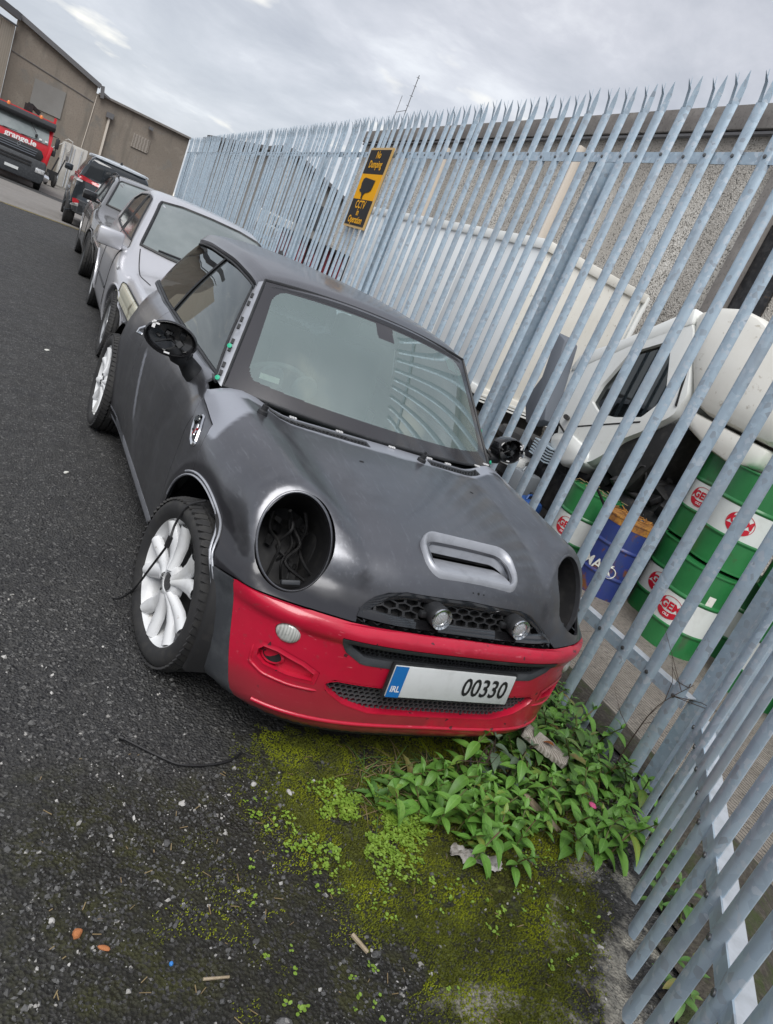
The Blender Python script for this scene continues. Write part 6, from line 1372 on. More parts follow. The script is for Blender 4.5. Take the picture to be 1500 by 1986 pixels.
# ---- long white lorry box, near end towards us
bx = empty('box_trailer', (5.93, 7.95, ZY), math.atan2(wu[1], wu[0]) - math.pi/2, 'long white lorry box body with a cream end, parked along the warehouse', 'lorry')
z0, z1 = .92, 3.64
MB().box((1.25, 4.3, (z0+z1)/2), (2.46, 8.5, z1-z0)).build('box_body', M['lorry_panel'], bx)
for k in range(7): MB().box((-.006 + .012, .64 + k*1.22, (z0+z1)/2), (.03, 1.20, z1-z0-.24)).build('side_panel', M['lorry_panel'], bx, bevel=.006)
MB().box((1.25, .035, (z0+z1)/2), (2.36, .04, z1-z0-.10)).build('end_panel', M['cream_panel'], bx, bevel=.008)
for z, h in ((z1-.05, .17), (z0+.06, .16)):
    MB().box((-.012, 4.3, z), (.07, 8.6, h)).build('side_rail', M['lorry_white'], bx, bevel=.02); MB().box((1.25, .0, z), (2.52, .06, h)).build('end_rail', M['cream_panel'], bx, bevel=.02)
for x in (0.0, 2.5): MB().box((x, .0, (z0+z1)/2), (.08, .08, z1-z0)).build('corner_post', M['lorry_white'], bx, bevel=.02)
for k in range(3): MB().box((1.25, -.02, z0 + .02 - k*.055), (2.5, .05, .03)).build('sill_strip', M['lorry_white'], bx)
MB().box((1.25, 4.3, .70), (1.0, 8.2, .3)).build('chassis', M['dark'], bx)
for y in (1.4, 6.0, 7.2):
    for x in (.2, 2.3): MB().lathe([(.30, -.16), (.46, -.14), (.50, -.08), (.50, .08), (.46, .14), (.3, .16)], 28, (x, y, .5), (1, 0, 0)).build('wheel', M['tyre'], bx, 40)
MB().box((.0, 3.8, .65), (.05, 3.4, .35)).build('side_guard', M['lorry_white'], bx)
mb = MB(); mb.box((.02, .10, 3.42), (.05, .14, .20)); mb.build('hinge', M['grey_plast2'], bx)
# ---- tipped lorry cab
cb = empty('lorry_cab', (4.4, 3.3, ZY), 0, 'white lorry cab tipped forward on its hinge with a tall roof fairing, behind the drums', 'lorry cab')
XC = 4.46
def cabprism(name, poly, x0, x1, mat, parent=cb, bev=.04):
    mb = MB(); mb.prism(poly, x0, x1, ax=0); o = mb.build(name, mat, parent, bevel=bev); o.matrix_parent_inverse = Matrix.Translation(-Vector(cb.location)); 
    if parent is not cb: o.matrix_parent_inverse = Matrix.Translation(-Vector(cb.location))
    return o
W_ = 2.1
outer = [(4.11, .57), (4.20, .78), (4.34, 1.08), (4.50, 1.45), (4.38, 1.69), (3.85, 2.02), (3.18, 2.50), (3.05, 2.36), (2.72, 1.74), (2.76, 1.50), (3.02, 1.22), (3.22, 1.05), (3.36, .80), (3.50, .64), (3.85, .50)]
wnd = [(3.70, 1.93), (3.30, 2.16), (3.20, 2.10), (2.98, 1.68), (3.02, 1.52), (3.12, 1.36), (3.45, 1.24), (3.70, 1.20), (3.88, 1.28), (3.86, 1.50)]
skin = []
# side skin with a real window opening: ring between outline and opening
O_ = resample(outer, 90); Wn = resample(wnd, 90)
k0 = min(range(90), key=lambda k: (Wn[k][0]-O_[0][0])**2 + (Wn[k][1]-O_[0][1])**2)
def winding(p): return sum(p[i][0]*p[(i+1) % len(p)][1] - p[(i+1) % len(p)][0]*p[i][1] for i in range(len(p)))
if winding(O_)*winding(Wn) < 0: Wn = Wn[::-1]
cW = np.mean(Wn, 0); angO = [math.atan2(b-cW[1], a-cW[0]) for a, b in O_]; 
Wn2 = []
aw = np.array([math.atan2(b-cW[1], a-cW[0]) for a, b in Wn])
for a in angO:
    j = int(np.argmin(np.abs(np.angle(np.exp(1j*(aw - a)))))); Wn2.append(Wn[j])
def cskin(x, d, nm):
    G = [[(x + d*e, q[0], q[1]) for q in pts + pts[:1]] for e, pts in ((1.0, [(cW[0] + (a-cW[0])*.985, cW[1] + (b-cW[1])*.985) for a, b in O_]), (0, O_))]
    mb = MB(); mb.grid([[(x + d, *q) for q in O_ + O_[:1]], [(x + .03*np.sign(d)*0 + 0*d + (d*.15), cW[0] + (q[0]-cW[0])*.97, cW[1] + (q[1]-cW[1])*.97) for q in O_ + O_[:1]], [(x, .5*(q[0]+r[0]), .5*(q[1]+r[1])) for q, r in zip(O_ + O_[:1], Wn2 + Wn2[:1])], [(x, *r) for r in Wn2 + Wn2[:1]], [(x + d*.6, *r) for r in Wn2 + Wn2[:1]]])
    o = mb.build(nm, M['lorry_white'], cb, 50); o.matrix_parent_inverse = Matrix.Translation(-Vector(cb.location)); return o
cskin(XC, .10, 'cab_side'); cskin(XC + W_, -.10, 'cab_side')
mb = MB(); mb.grid([[(x, *q) for q in O_[: ] + O_[:1]] for x in (XC + .10, XC + W_ - .10)]); o = mb.build('cab_shell', M['lorry_white'], cb, 50); o.matrix_parent_inverse = Matrix.Translation(-Vector(cb.location))
cabprism('window_glass', wnd, XC + .055, XC + .061, M['dark_glass'], bev=0)
cabprism('cab_interior', [(3.95, 1.2), (3.9, 1.5), (3.6, 1.9), (3.2, 2.1), (2.95, 1.7), (3.0, 1.2), (3.4, .9)], XC + .5, XC + 1.6, M['dark'])
cabprism('window_divider', [(3.70, 1.93), (3.67, 1.94), (3.62, 1.24), (3.66, 1.22)], XC + .03, XC + .06, M['lorry_white'], bev=0)
cabprism('door_step_gap', [(3.98, .92), (3.97, .94), (3.1, 1.32), (3.1, 1.30)], XC - .004, XC + .01, M['dark'], bev=0); cabprism('door_gap', [(2.93, 2.10), (2.91, 2.09), (2.78, 1.60), (2.80, 1.60)], XC - .004, XC + .01, M['dark'], bev=0)
cabprism('roof_panel', [(4.46, 1.52), (4.40, 1.72), (3.85, 2.07), (3.16, 2.57), (3.10, 2.40), (3.75, 1.98), (4.2, 1.66), (4.40, 1.50)], XC - .01, XC + W_ + .01, M['lorry_white'], bev=.05)
cabprism('roof_fairing', [(3.17, 2.52), (2.95, 2.64), (2.70, 2.68), (2.45, 2.64), (2.12, 2.50), (1.62, 1.98), (1.50, 1.66), (1.72, 1.60), (2.45, 1.64), (2.66, 1.70), (2.92, 2.06)], XC + .0, XC + W_, M['cream_panel'], bev=.10)
cabprism('fairing_lip', [(2.64, 1.62), (1.66, 1.56), (1.70, 1.38), (1.92, 1.30), (2.30, 1.36), (2.60, 1.46)], XC + .03, XC + W_ - .05, M['cream_panel'], bev=.05)
cabprism('lower_corner', [(4.20, .62), (4.22, .78), (3.9, .86), (3.55, .80), (3.50, .62), (3.85, .46)], XC - .05, XC + W_ + .05, M['lorry_white'], bev=.08)
cabprism('wheel_arch', [(3.42, .70), (3.26, 1.02), (3.04, 1.22), (2.78, 1.44), (2.6, 1.40), (2.9, .6)], XC + .08, XC + W_ - .1, M['dark'], bev=.02)
cabprism('air_duct', [(4.72, 1.86), (4.52, 1.80), (4.34, 1.10), (4.22, .86), (4.52, .72), (4.72, .96), (4.62, 1.30)], XC - .22, XC + .02, M['grey_plast2'], bev=.03)
for k in range(6): cabprism('radiator_fin', [(4.34, .62 - k*.035), (4.02, .60 - k*.035), (4.02, .585 - k*.035), (4.34, .605 - k*.035)], XC - .12, XC + .1, M['galv'], bev=0)
# ---- dark engine and scrap heap under and beside the cab
rg = np.random.default_rng(31)
mb = MB(); mb.box((5.4, 3.3, .10), (1.2, 3.4, .5)); mb.box((5.3, 3.3, .5), (.9, 1.8, .7)); eng = mb.build('lorry_engine', M['scrap'], None, bevel=.03); tag(eng, 'black greasy lorry engine and chassis under the tipped cab', 'engine')
for k in range(46):
    sz = rg.uniform(.05, .30, 3); mbk = MB().box((rg.uniform(4.75, 5.3), rg.uniform(1.9, 4.9), rg.uniform(.0, .85)), sz, np.array(Euler(rg.uniform(0, 3, 3)).to_matrix()))
    if k < 30: mbk.build('engine_block', M['scrap'], eng, bevel=.015)
    else: mbk.xform(lambda q: q).build('bracket', M['scrap_grey'] if k % 5 == 0 else M['dark'], eng, bevel=.01)
for k in range(8):
    p0 = np.array([rg.uniform(4.7, 5.), rg.uniform(2., 4.6), rg.uniform(.1, .8)]); MB().tube(smooth_pts([p0 + rg.normal(0, .22, 3) for _ in range(4)]), rg.uniform(.012, .04), 8).build('hose', M['dark'], eng, 50)
for y, nm in ((4.2, 'a'), (2.45, 'b')): MB().lathe([(.28, -.13), (.44, -.12), (.48, -.06), (.48, .06), (.44, .12), (.28, .13)], 28, (4.95, y + .2, .06), (1, 0, 0)).build('wheel', M['tyre'], eng, 40)
cans = [((4.30, 4.15, .02), (.30, .34, .40), 'scrap_grey', 'translucent grey plastic can lying on the scrap'), ((4.15, 3.75, -.15), (.30, .30, .30), 'drum_blue2', 'small blue plastic container beside the green drum'), ((4.55, 4.75, .20), (.42, .5, .16), 'lorry_white', 'dirty white plastic tub on the scrap heap'), ((4.1, 4.45, -.2), (.32, .32, .34), 'drum_blue2', 'blue plastic can at the foot of the scrap heap')]
for c, d_, m, lab in cans:
    r = empty('plastic_can', c, rg.uniform(0, 3), lab, 'container'); MB().box((0, 0, 0), d_).build('body', M[m], r, bevel=.05); MB().lathe([(.05, 0), (.05, .07), (0, .07)], 16, (d_[0]*.2, 0, d_[2]/2), (0, 0, 1)).build('cap', M['black_plastic'], r, 40); MB().tube([(-.1, 0, d_[2]/2), (-.08, 0, d_[2]/2 + .05), (.04, 0, d_[2]/2 + .05), (.05, 0, d_[2]/2)], .014, 6).build('handle', M[m], r, 40)
tyres = empty('tyre_stack', (5.2, 5.3, ZY), 0, 'stack of dark tyres below the white lorry box', 'tyres')
for k in range(4): MB().lathe([(.30, .02), (.50, .04), (.55, .12), (.50, .20), (.30, .22)], 28, (rg.uniform(-.06, .06), rg.uniform(-.06, .06), k*.23)).build('tyre', M['tyre'], tyres, 40)
# ---------------------------------------------------------------- weeds, moss, litter
def gz(x, y): return float(hgn(np.array(x), np.array(y)))
def leaf_mesh(name, L_, W, mat, bend=.5, fold=.25, n=7, serr=0):
    mb = MB(); G = []
    for i in range(n):
        t = i/(n-1); w_ = W*math.sin(math.pi*min(1, t**.75*.98 + .02))**.85*(1 if t < 1 else 0) + .0006
        if serr and i % 2: w_ *= 1 - serr
        x = L_*t; z = L_*(.28*t - bend*t*t)
        G.append([(x, -w_, z + fold*w_), (x, -w_*.5, z + fold*w_*.35), (x, 0, z), (x, w_*.5, z + fold*w_*.35), (x, w_, z + fold*w_)])
    mb.grid(G); me = mb.mesh(name); me.materials.append(M[mat]); at_ = me.attributes.new('vein', 'FLOAT', 'POINT'); at_.data.foreach_set('value', [0., 0., 1., 0., 0.]*n); me.polygons.foreach_set('use_smooth', [True]*len(me.polygons)); return me
LEAF = [leaf_mesh('leaf', .066, .0135, 'leaf', .45), leaf_mesh('leaf', .056, .0125, 'leaf', .25), leaf_mesh('leaf', .040, .0085, 'leaf', .10), leaf_mesh('leaf', .074, .0145, 'leaf', .75)]
LEAF_D = [leaf_mesh('leaf', .075, .013, 'leaf_d', .45), leaf_mesh('leaf', .055, .010, 'leaf_d', .3)]
LEAF_G = [leaf_mesh('leaf', .055, .012, 'leaf_g', .5), leaf_mesh('leaf', .042, .010, 'leaf_g', .3)]
LEAF_W = [leaf_mesh('leaf', .11, .020, 'leaf_d', .5, .35, 11, .35), leaf_mesh('leaf', .09, .016, 'leaf', .4, .35, 11, .35)]
def weed(seed, h, nodes, leaves, label, group, lean=.25, smat='stem'):
    r = np.random.default_rng(seed); root = empty('leafy_weed', (0, 0, 0), 0, label, 'weed', group)
    a0 = r.uniform(0, 6.28); pts = [np.array([math.cos(a0)*lean*h*t*t, math.sin(a0)*lean*h*t*t, h*t]) for t in np.linspace(-.25, 1, 8)]
    MB().tube(pts, list(np.linspace(.0035, .0022, 8)), 6).build('stem', M[smat], root, 60)
    for k in range(nodes):
        t = .25 + .75*k/(nodes-1); p = np.array([math.cos(a0)*lean*h*t*t, math.sin(a0)*lean*h*t*t, h*t]); az = a0 + k*math.pi/2 + r.normal(0, .25)
        m = 2 if k < nodes-1 else 3
        sc_ = (.75 + .5*math.sin(math.pi*min(1, t*.8+.1))) if k < nodes-1 else .62
        for j in range(m):
            o = link('leaf', leaves[int(r.integers(len(leaves)))], root); o.location = p; o.rotation_euler = (r.normal(0, .15), -.05 - .55*(t > .85) + r.normal(0, .22) + .25*(1-t), az + j*2*math.pi/m + r.normal(0, .15)); s_ = sc_*r.uniform(.8, 1.15); o.scale = (s_,)*3
    return root
LBL = 'bright green weed in the thick middle of the clump before the red bumper'; GRP = 'weeds in the middle of the clump'
protos = [weed(100 + i, h, n, LEAF, LBL, GRP, l) for i, (h, n, l) in enumerate(((.10, 4, .5), (.14, 5, .4), (.075, 4, .6), (.17, 6, .35), (.12, 5, .6)))]
pr = np.random.default_rng(5); spots = []
def scatter(n, cx, cy, rx, ry, dmin, rot_=0.):
    k = 0
    while n > 0 and k < 4000:
        k += 1; u, v = pr.normal(0, .5, 2); x = cx + rx*(u*math.cos(rot_) - v*math.sin(rot_)); y = cy + ry*(u*math.sin(rot_) + v*math.cos(rot_))
        if u*u + v*v > 1.2 or fdist(x, y) > -.015: continue
        if y > -.66 + .0 and abs(x) < .55 and y > -.655: continue
        if all((x-a)**2 + (y-b)**2 > dmin**2 for a, b in spots): spots.append((x, y)); n -= 1
scatter(16, .90, -.46, .16, .22, .05); scatter(9, .52, -.70, .30, .05, .045); scatter(40, .25, -.80, .34, .24, .050, .1); scatter(24, .78, -.62, .30, .30, .055); scatter(8, .60, -.93, .22, .14, .06, -.6)
ZONES = [('bright green weed standing close around the grey timber offcut', 'weeds around the grey timber offcut', lambda x, y: np.hypot(x-.66, y+.60) < .15),
         ('bright green weed overhanging the dirty white rag', 'weeds overhanging the white rag', lambda x, y: np.hypot(x-.10, y+.96) < .16),
         ('bright green weed against the pales of the fence', 'weeds against the pales of the fence', lambda x, y: fdist(x, y) > -.16),
         ('bright green weed at the left end of the clump beside the pale seedlings', 'weeds at the left end of the clump', lambda x, y: x < .16),
         ('bright green weed directly in front of the red bumper', 'weeds directly in front of the red bumper', lambda x, y: y > -.72),
         (LBL, GRP, lambda x, y: True)]
used = set()
for i, (x, y) in enumerate(spots):
    k = int(pr.integers(len(protos))); z = gz(x, y) - .004; s_ = float(pr.uniform(.75, 1.25))
    if k not in used: o = protos[k]; used.add(k); o.location = (x, y, z); o.rotation_euler = (0, 0, pr.uniform(0, 6.28)); o.scale = (s_,)*3
    else: o = copy_tree(protos[k], (x, y, z), pr.uniform(0, 6.28), None, s_)
    for lab, grp, test in ZONES:
        if test(x, y): o['label'] = lab; o['group'] = grp; break
w1 = weed(300, .13, 5, LEAF, 'single green weed rooted in the concrete beside the fence foot', None, .3); w1.location = (.745, -1.02, gz(.745, -1.02)); w1.scale = (1.15,)*3
MB().lathe([(.010, 0), (.013, .006), (.008, .012), (0, .014)], 9, (0, 0, 0), (0, 0, 1)).xform(lambda q: q*np.array([1, 1.3, 1]) + np.array([.62, -.93, gz(.62, -.93)+.10])).build('flower_head', M['pink'], None, 50)
fl = bpy.data.objects['flower_head']; tag(fl, 'small pink flower head among the weeds near the fence', 'flower'); 
w2 = weed(301, .16, 6, LEAF_G, 'greyish sapling with narrow leaves standing against the red bumper', None, .2, 'twig'); w2.location = (.36, -.665, gz(.36, -.665)); w2.scale = (1.25,)*3
w3 = weed(302, .20, 7, LEAF_G, 'taller greyish sapling with a reddish stem right of centre before the bumper', None, .15, 'twig'); w3.location = (.44, -.68, gz(.44, -.68)); w3.scale = (1.1,)*3
dkp = weed(310, .12, 5, LEAF_D, 'dark green weed growing in the rough patch at the fence foot', 'dark weeds at the fence foot', .5)
first = True
for k in range(70):
    x, y = pr.uniform(.62, 1.10), pr.uniform(-.85, .55)
    if fdist(x, y) > -.02 or (y > -.35 and x < .88) : continue
    z = gz(x, y) - .003
    if first: dkp.location = (x, y, z); first = False
    else: copy_tree(dkp, (x, y, z), pr.uniform(0, 6.28), None, float(pr.uniform(.8, 1.6)))
ros = empty('dandelion_rosette', (-.05, -.70, gz(-.05, -.70)), 0, 'flat rosette of toothed dandelion leaves under the bumper edge', 'weed', 'toothed rosettes under the bumper')
for k in range(9):
    o = link('leaf', LEAF_W[k % 2], ros); o.rotation_euler = (0, -.25 - .2*(k % 3), k*.7)
for x, y, s_ in ((.10, -.69, .9), (-.16, -.72, .7), (.22, -.67, .8), (.03, -.66, 1.0), (.60, -.62, .8)): copy_tree(ros, (x, y, gz(x, y)), x*9, None, s_)
for k in range(7):                                                  # weeds behind the near fence
    t = pr.uniform(.3, 1.0); q = FK + F2*t + F2n*pr.uniform(.05, .16)
    copy_tree(dkp, (q[0], q[1], gz(*q)), pr.uniform(0, 6.28), None, float(pr.uniform(.8, 1.3)))
# dry stems, wiry twigs
for i, (x, y, n, h, lab) in enumerate(((.16, -.70, 5, .20, 'dark dry seed stalk standing before the lower grille'), (1.0, -.70, 9, .55, 'bare wiry twigs leaning on the corner post of the fence'), (.93, -.12, 7, .42, 'thin bare twigs between the bumper corner and the fence'))):
    r = np.random.default_rng(60+i); mb = MB(); z0 = gz(x, y)
    main = smooth_pts([(x, y, z0 - .01), (x + .02, y + .01, z0 + h*.4), (x + r.normal(0, .03), y + r.normal(0, .03), z0 + h*.75), (x + r.normal(0, .06), y + r.normal(0, .06), z0 + h)], 5); mb.tube(main, list(np.linspace(.0032, .0012, len(main))), 5)
    for k in range(n):
        p = main[int(r.integers(3, len(main)-1))]; d_ = r.normal(0, 1, 3); d_[2] = abs(d_[2])*.7; d_ /= np.linalg.norm(d_); L_ = h*r.uniform(.2, .5); mb.tube([p, p + d_*L_*.5 + r.normal(0, .01, 3), p + d_*L_ + np.array([0, 0, .02])], [.0018, .0014, .0008], 4)
        if i == 0: mb.lathe([(.004, 0), (.005, .012), (0, .02)], 5, p + d_*L_*.5)
    tag(mb.build('dead_weed' if i == 0 else 'bare_twig', M['twig'], None, 60), lab, 'weed' if i == 0 else 'twig')
# ---- stuff: dry grass, moss tufts, seedlings, gravel
def stuff(mb, name, mat, smooth=None):
    o = mb.build(name, mat, None, smooth, fix=False); o['kind'] = 'stuff'; return o
r = np.random.default_rng(77); mb = MB()
for k in range(1500):
    x, y = (r.uniform(.60, 1.08), r.uniform(-.9, .7)) if k % 3 else (r.uniform(-.2, .75), r.uniform(-.80, -.55))
    if fdist(x, y) > -.01: continue
    z = gz(x, y); a = r.uniform(0, 6.28); L_ = r.uniform(.05, .16); e = r.uniform(.1, .8); d_ = np.array([math.cos(a), math.sin(a)]); w_ = .0016
    p = [np.array([x + d_[0]*L_*t, y + d_[1]*L_*t, z + L_*e*t*(1.15-.75*t)]) for t in (0, .35, .7, 1)]; n_2 = np.array([-d_[1], d_[0], 0])*w_
    mb.add([p[0]-n_2, p[0]+n_2, p[1]-n_2, p[1]+n_2, p[2]-n_2*.8, p[2]+n_2*.8, p[3]], [(0, 1, 3, 2), (2, 3, 5, 4), (4, 5, 6)], int(r.random() < .45))
gobj = stuff(mb, 'grass', [M['straw'], M['leaf_d']])
N_ = 95000; xs = r.uniform(-1.2, 1.0, N_); ys = r.uniform(-1.65, -.35, N_); am = moss_amt(xs, ys); keep = (r.random(N_) < am*1.15) & (am > .20) & (fbm(xs*22, ys*22, 2, 51) > .52 - .30*am) & (fdist(xs, ys) < -.05); xs, ys, am = xs[keep], ys[keep], am[keep]; zs_ = hgn(xs, ys)
V, F = [], []; 
nm = len(xs); a = r.uniform(0, 6.28, nm); hgt = .002 + .0060*am*r.uniform(.4, 1.2, nm); wd = .0016 + .0018*r.random(nm)
Vs = np.zeros((nm, 7, 3))
for k in range(3):
    aa = a + k*2.09; Vs[:, k*2, 0] = xs + np.cos(aa)*wd; Vs[:, k*2, 1] = ys + np.sin(aa)*wd; Vs[:, k*2, 2] = zs_ - .001
    Vs[:, k*2+1, 0] = xs + np.cos(aa+.9)*wd*1.5; Vs[:, k*2+1, 1] = ys + np.sin(aa+.9)*wd*1.5; Vs[:, k*2+1, 2] = zs_ + hgt*r.uniform(.6, 1., nm)
Vs[:, 6] = np.stack([xs, ys, zs_ + hgt*.5], -1)
b7 = np.arange(nm)[:, None]*7; Fm = np.concatenate([np.stack([b7[:, 0] + k*2, b7[:, 0] + k*2 + 1, b7[:, 0] + 6], -1) for k in range(3)])
me = bpy.data.meshes.new('moss'); me.from_pydata(Vs.reshape(-1, 3).tolist(), [], Fm.tolist()); mo = link('moss', me, None, M['moss']); mo['kind'] = 'stuff'
# seedlings: tiny round pale leaves
N_ = 2600; u_ = r.normal(0, .5, (N_, 2)); xs = -.16 + .26*u_[:, 0] + .14*u_[:, 1]; ys = -.80 + .20*u_[:, 1] - .06*u_[:, 0]; ex = r.random(N_) < .12; xs[ex] = r.uniform(-.7, .4, ex.sum()); ys[ex] = r.uniform(-1.4, -.7, ex.sum()); ok = (fbm(xs*9, ys*9, 3, 21) > .47) & (fdist(xs, ys) < -.1) & ((ys < -.64) | (np.abs(xs) > .6)); xs, ys = xs[ok], ys[ok]; zs_ = hgn(xs, ys)
mb = MB()
for x, y, z in zip(xs, ys, zs_):
    for j in range(int(r.integers(2, 5))):
        a = r.uniform(0, 6.28); s_ = r.uniform(.0028, .0062); c_ = np.array([x + math.cos(a)*s_*1.3, y + math.sin(a)*s_*1.3, z + r.uniform(.004, .014)]); t1 = np.array([math.cos(a), math.sin(a), r.uniform(-.1, .5)])*s_; t2 = np.array([-math.sin(a), math.cos(a), r.uniform(-.3, .3)])*s_*.8
        mb.add([c_ - t1, c_ - t1*.3 + t2, c_ + t1*.7 + t2*.7, c_ + t1, c_ + t1*.7 - t2*.7, c_ - t1*.3 - t2], [(0, 1, 2, 3, 4, 5)])
stuff(mb, 'ground_cover', M['leaf_p'])
# gravel: loose chips of stone
def chips(n, xr, yr, smin, smax, seed, dens, mats, name):
    r = np.random.default_rng(seed); mb = MB(); base = np.array([[1, 0, 0], [-1, 0, 0], [0, 1, 0], [0, -1, 0], [0, 0, 1], [0, 0, -1], [.6, .6, .5], [-.6, -.5, .5]], float); fcs = [(0, 6, 4), (6, 2, 4), (2, 1, 4), (1, 7, 4), (7, 3, 4), (3, 0, 4), (0, 2, 6), (1, 3, 7), (2, 0, 5), (1, 2, 5), (3, 1, 5), (0, 3, 5)]
    k = 0
    xs = r.uniform(*xr, n); ys = r.uniform(*yr, n); d = dens(xs, ys); ok = r.random(n) < d; xs, ys = xs[ok], ys[ok]; zs_ = hgn(xs, ys)
    for x, y, z in zip(xs, ys, zs_):
        s_ = smin*(smax/smin)**(r.random()**2.2); R = np.array(Euler(r.uniform(0, 6.28, 3)).to_matrix()); sc3 = r.uniform(.5, 1.1, 3)*s_; mb.add((base*r.uniform(.75, 1.2, (8, 1))*sc3) @ R.T + [x, y, z + s_*.12], fcs, int(r.random() < .035) if len(mats) > 1 else 0)
    return stuff(mb, name, mats)
def gd(x, y):
    d = fdist(x, y); soil = sstep(-.3, -.75, y)*sstep(-1.45, -1.0, x)
    return np.clip((.40 + .95*soil*sstep(.38, .6, fbm(x*3.2, y*3.2, 3, 31)))*(1 - .75*moss_amt(x, y))*(d < -.05), 0, 1)*((np.abs(x) > .72) | (y < -.55) | (y > 2.9))
chips(26000, (-1.9, 1.0), (-1.75, .3), .0022, .0085, 81, gd, [M['stone'], M['stone_w']], 'gravel')
chips(3000, (-1.7, .9), (-1.7, .3), .005, .0125, 82, gd, [M['stone'], M['stone_w']], 'gravel')
chips(2600, (.2, 1.6), (-2.0, .2), .003, .012, 83, lambda x, y: .7*((fdist(x, y) > .03) & (fdist(x, y) < .55)), [M['stone'], M['stone_w']], 'gravel')
r = np.random.default_rng(91); mb = MB()
for k in range(170):
    x, y = r.uniform(-1.2, .7), r.uniform(-1.65, -.5)
    if fdist(x, y) > -.1: continue
    a = r.uniform(0, 6.28); L_ = r.uniform(.006, .028); z = gz(x, y) + .004; mb.bar((x, y, z), (x + math.cos(a)*L_, y + math.sin(a)*L_, z + r.uniform(0, .004)), r.uniform(.0012, .0028), .0012)
stuff(mb, 'plant_litter', M['straw'])
# ---- single pieces of litter
def single(o, label, cat): return tag(o, label, cat)
def stone_at(name, x, y, s_, mat, label, cat, seed=0):
    r = np.random.default_rng(seed); bm = bmesh.new(); bmesh.ops.create_icosphere(bm, subdivisions=2, radius=1)
    for v in bm.verts: v.co *= 1 + .28*(r.random()-.5); v.co = Vector((v.co.x*s_[0], v.co.y*s_[1], v.co.z*s_[2]))
    me = bpy.data.meshes.new(name); bm.to_mesh(me); bm.free(); o = link(name, me, None, M[mat]); o.location = (x, y, gz(x, y) + s_[2]*.5); o.rotation_euler = (0, 0, r.uniform(0, 6)); return tag(o, label, cat)
stone_at('white_stone', -.572, -.653, (.010, .008, .008), 'stone_w', 'small white square stone on the dark tarmac below the bumper', 'stone', 1)
stone_at('white_stone', -.47, -.70, (.013, .007, .006), 'stone_w', 'flat white stone fragment beside the moss edge', 'stone', 2)
stone_at('brick_chip', -1.113, -1.085, (.013, .010, .009), 'terracotta', 'small orange brick chip at lower left', 'brick chip', 3)
stone_at('brick_chip', -1.06, -1.125, (.006, .014, .004), 'terracotta', 'thin orange flake lying near the brick chip', 'brick chip', 4)
stone_at('white_stone', -1.165, -1.05, (.007, .007, .007), 'stone_w', 'tiny bright white pebble above left of the orange brick chip', 'stone', 5)
stone_at('plastic_bit', -.922, -1.186, (.005, .005, .005), 'bluebit', 'tiny blue plastic bit lying on the gravel', 'litter', 6)
stone_at('grey_stone', -.40, -1.24, (.013, .010, .009), 'stone', 'grey stone beside the pale stick on the moss', 'stone', 7)
stone_at('grey_stone', -.70, -1.36, (.020, .012, .008), 'stone', 'flat grey stone at the bottom edge of the gravel', 'stone', 8)
st = MB().tube([(-.452, -1.185, gz(-.45, -1.19) + .010), (-.425, -1.235, gz(-.42, -1.235) + .010)], [.0065, .0055], 6).build('stick', M['wood2'], None); tag(st, 'short pale stick lying on the moss', 'stick')
st = MB().tube([(-.86, -1.235, gz(-.86, -1.235) + .006), (-.80, -1.24, gz(-.8, -1.24) + .005)], [.0035, .003], 6).build('stick', M['wood2'], None); tag(st, 'thin straight twig on the gravel near the blue bit', 'stick')
cp = smooth_pts([(-.950, -.470, gz(-.95, -.47) + .010), (-.90, -.505, gz(-.9, -.505) + .008), (-.845, -.545, gz(-.845, -.545) + .008), (-.79, -.575, gz(-.79, -.575) + .008), (-.70, -.575, gz(-.7, -.575) + .008), (-.625, -.555, gz(-.625, -.555) + .006), (-.58, -.52, gz(-.58, -.52) + .005)])
mb = MB(); mb.tube(cp, .0042, 6); mb.lathe([(.007, 0), (.007, .014), (.003, .018)], 8, (-.958, -.462, gz(-.95, -.47) + .008), (.6, -.5, .1)); tag(mb.build('cable', M['cable'], None, 50), 'black cable lying on the tarmac in front of the wheel', 'cable')
# weathered timber offcut, split board and rag
def plank(name, a, b, w_, h, mat, label, seed, n=14, up=(0, 0, 1), rough=.15):
    r = np.random.default_rng(seed); a = np.array(a, float); b = np.array(b, float); d_ = (b-a); L_ = np.linalg.norm(d_); d_ /= L_; s_ = np.cross(d_, up); s_ /= np.linalg.norm(s_); u_ = np.cross(s_, d_); rows = []
    for i in range(n):
        t = i/(n-1); c_ = a + (b-a)*t; ww = w_*(1 - .25*abs(t-.45)**1.5 + r.normal(0, rough*.25)); row = []
        for k in range(12):
            an = 2*math.pi*k/12; cx_, cz_ = math.cos(an), math.sin(an); q = (abs(cx_)**4 + abs(cz_)**4)**-.25
            row.append(c_ + s_*ww*.5*cx_*q*(1 + r.normal(0, .03)) + u_*h*.5*cz_*q*(1 + r.normal(0, .10)))
        rows.append(row)
    mb = MB(); mb.grid(rows, wrapu=True)
    for e, row in ((0, rows[0]), (1, rows[-1])):
        c_ = np.mean(row, 0) + d_*(.012 if e else -.012); mb.add(list(row) + [c_], [(k, (k+1) % 12, 12) for k in range(12)])
    return tag(mb.build(name, M[mat], None, 40), label, 'timber')
plank('timber_offcut', (.60, -.525, .155), (.72, -.68, .125), .105, .035, 'wood', 'weathered grey timber offcut resting among the weeds', 3)
plank('split_board', (.44, -.80, .075), (.525, -.935, .035), .035, .014, 'wood2', 'narrow split piece of board in the weeds', 4)
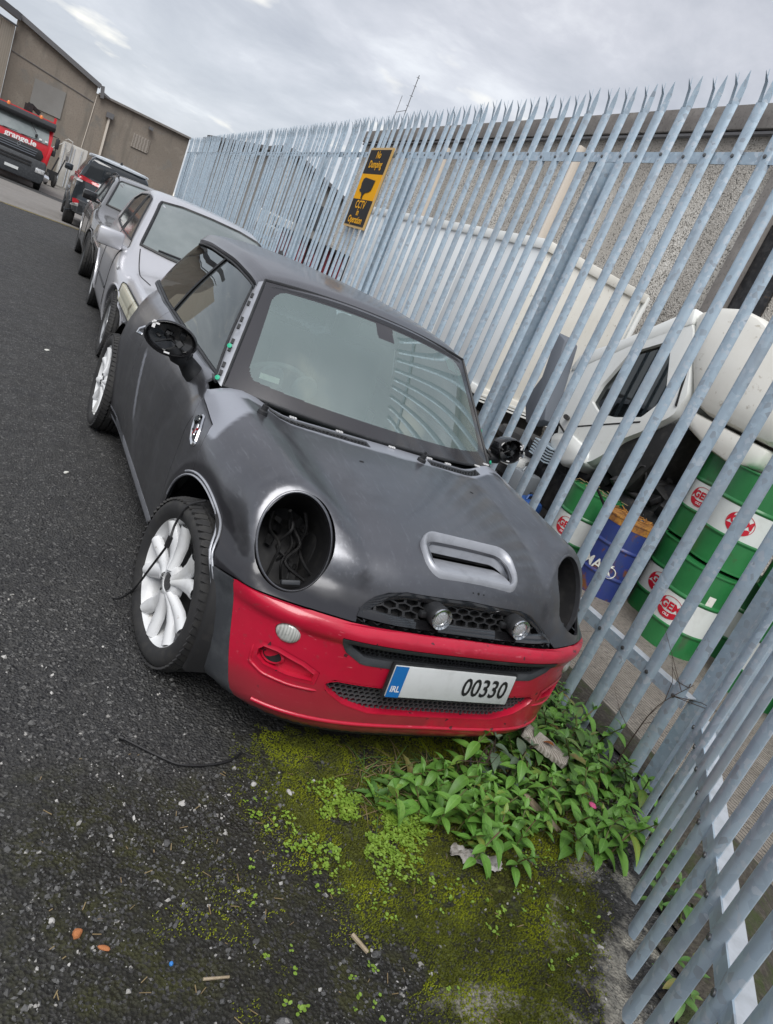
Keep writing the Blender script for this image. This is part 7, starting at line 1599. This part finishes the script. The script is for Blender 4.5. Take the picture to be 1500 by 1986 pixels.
def cloth(name, cx, cy, lx, ly, ang, label, seed):
    r = np.random.default_rng(seed); u = np.linspace(-1, 1, 40); U_, V_ = np.meshgrid(u, np.linspace(-1, 1, 22), indexing='ij'); x = U_*lx + .012*(fbm(U_*3+5, V_*3+2, 3, seed)-.5); y = V_*ly*(1 - .45*U_**2*(fbm(U_*2+9, V_*0+3, 2, seed))) + .03*(fbm(U_*2, V_*2+7, 3, seed+3)-.5); z = .004 + .030*np.abs(fbm(U_*2.6+1, V_*1.6+4, 4, seed+1)-.5)*2 + .012*np.abs(np.sin(U_*7 + V_*3))
    X = cx + x*math.cos(ang) - y*math.sin(ang); Y = cy + x*math.sin(ang) + y*math.cos(ang); Z = hgn(X, Y) + z; mb = MB(); mb.grid(np.stack([X, Y, Z], -1)); o = mb.build(name, M['rag'], None, 60); return tag(o, label, 'rag')
cloth('dirty_rag', .085, -1.005, .085, .028, -.55, 'crumpled dirty white rag lying at the edge of the weeds', 6)
o = link('dead_leaf', leaf_mesh('dead_leaf', .05, .016, 'dead_leaf', -.5, .9), None); o.location = (.06, -.70, gz(.06, -.70) + .02); o.rotation_euler = (.4, .2, .5); tag(o, 'curled brown dead leaf under the bumper', 'leaf')
o = link('dead_leaf', leaf_mesh('dead_leaf', .045, .014, 'dead_leaf', .3, .4), None); o.location = (.66, -.64, .17); o.rotation_euler = (.1, .2, 2.2); tag(o, 'brown dead leaf caught beside the grey timber', 'leaf')
mb = MB(); mb.tube(smooth_pts([(.215, -.655, .17), (.225, -.70, .10), (.235, -.735, .05), (.20, -.80, .055), (.185, -.83, .06)]), [.004]*10 + [.007]*8 + [.003]*7, 6); tag(mb.build('plastic_strip', M['black_plastic'], None, 50), 'black plastic strip hanging from the bumper into the weeds', 'plastic strip')
mb = MB(); mb.box((-.46, 1.80, .004), (.10, .05, .003)); 
stone_at('paper_scrap', -1.02, 1.55, (.022, .009, .004), 'paper', 'scrap of white paper on the tarmac beside the car', 'paper', 12)
stone_at('paper_scrap', -1.05, 4.1, (.03, .016, .004), 'paper', 'small white litter on the tarmac left of the silver car', 'paper', 13)
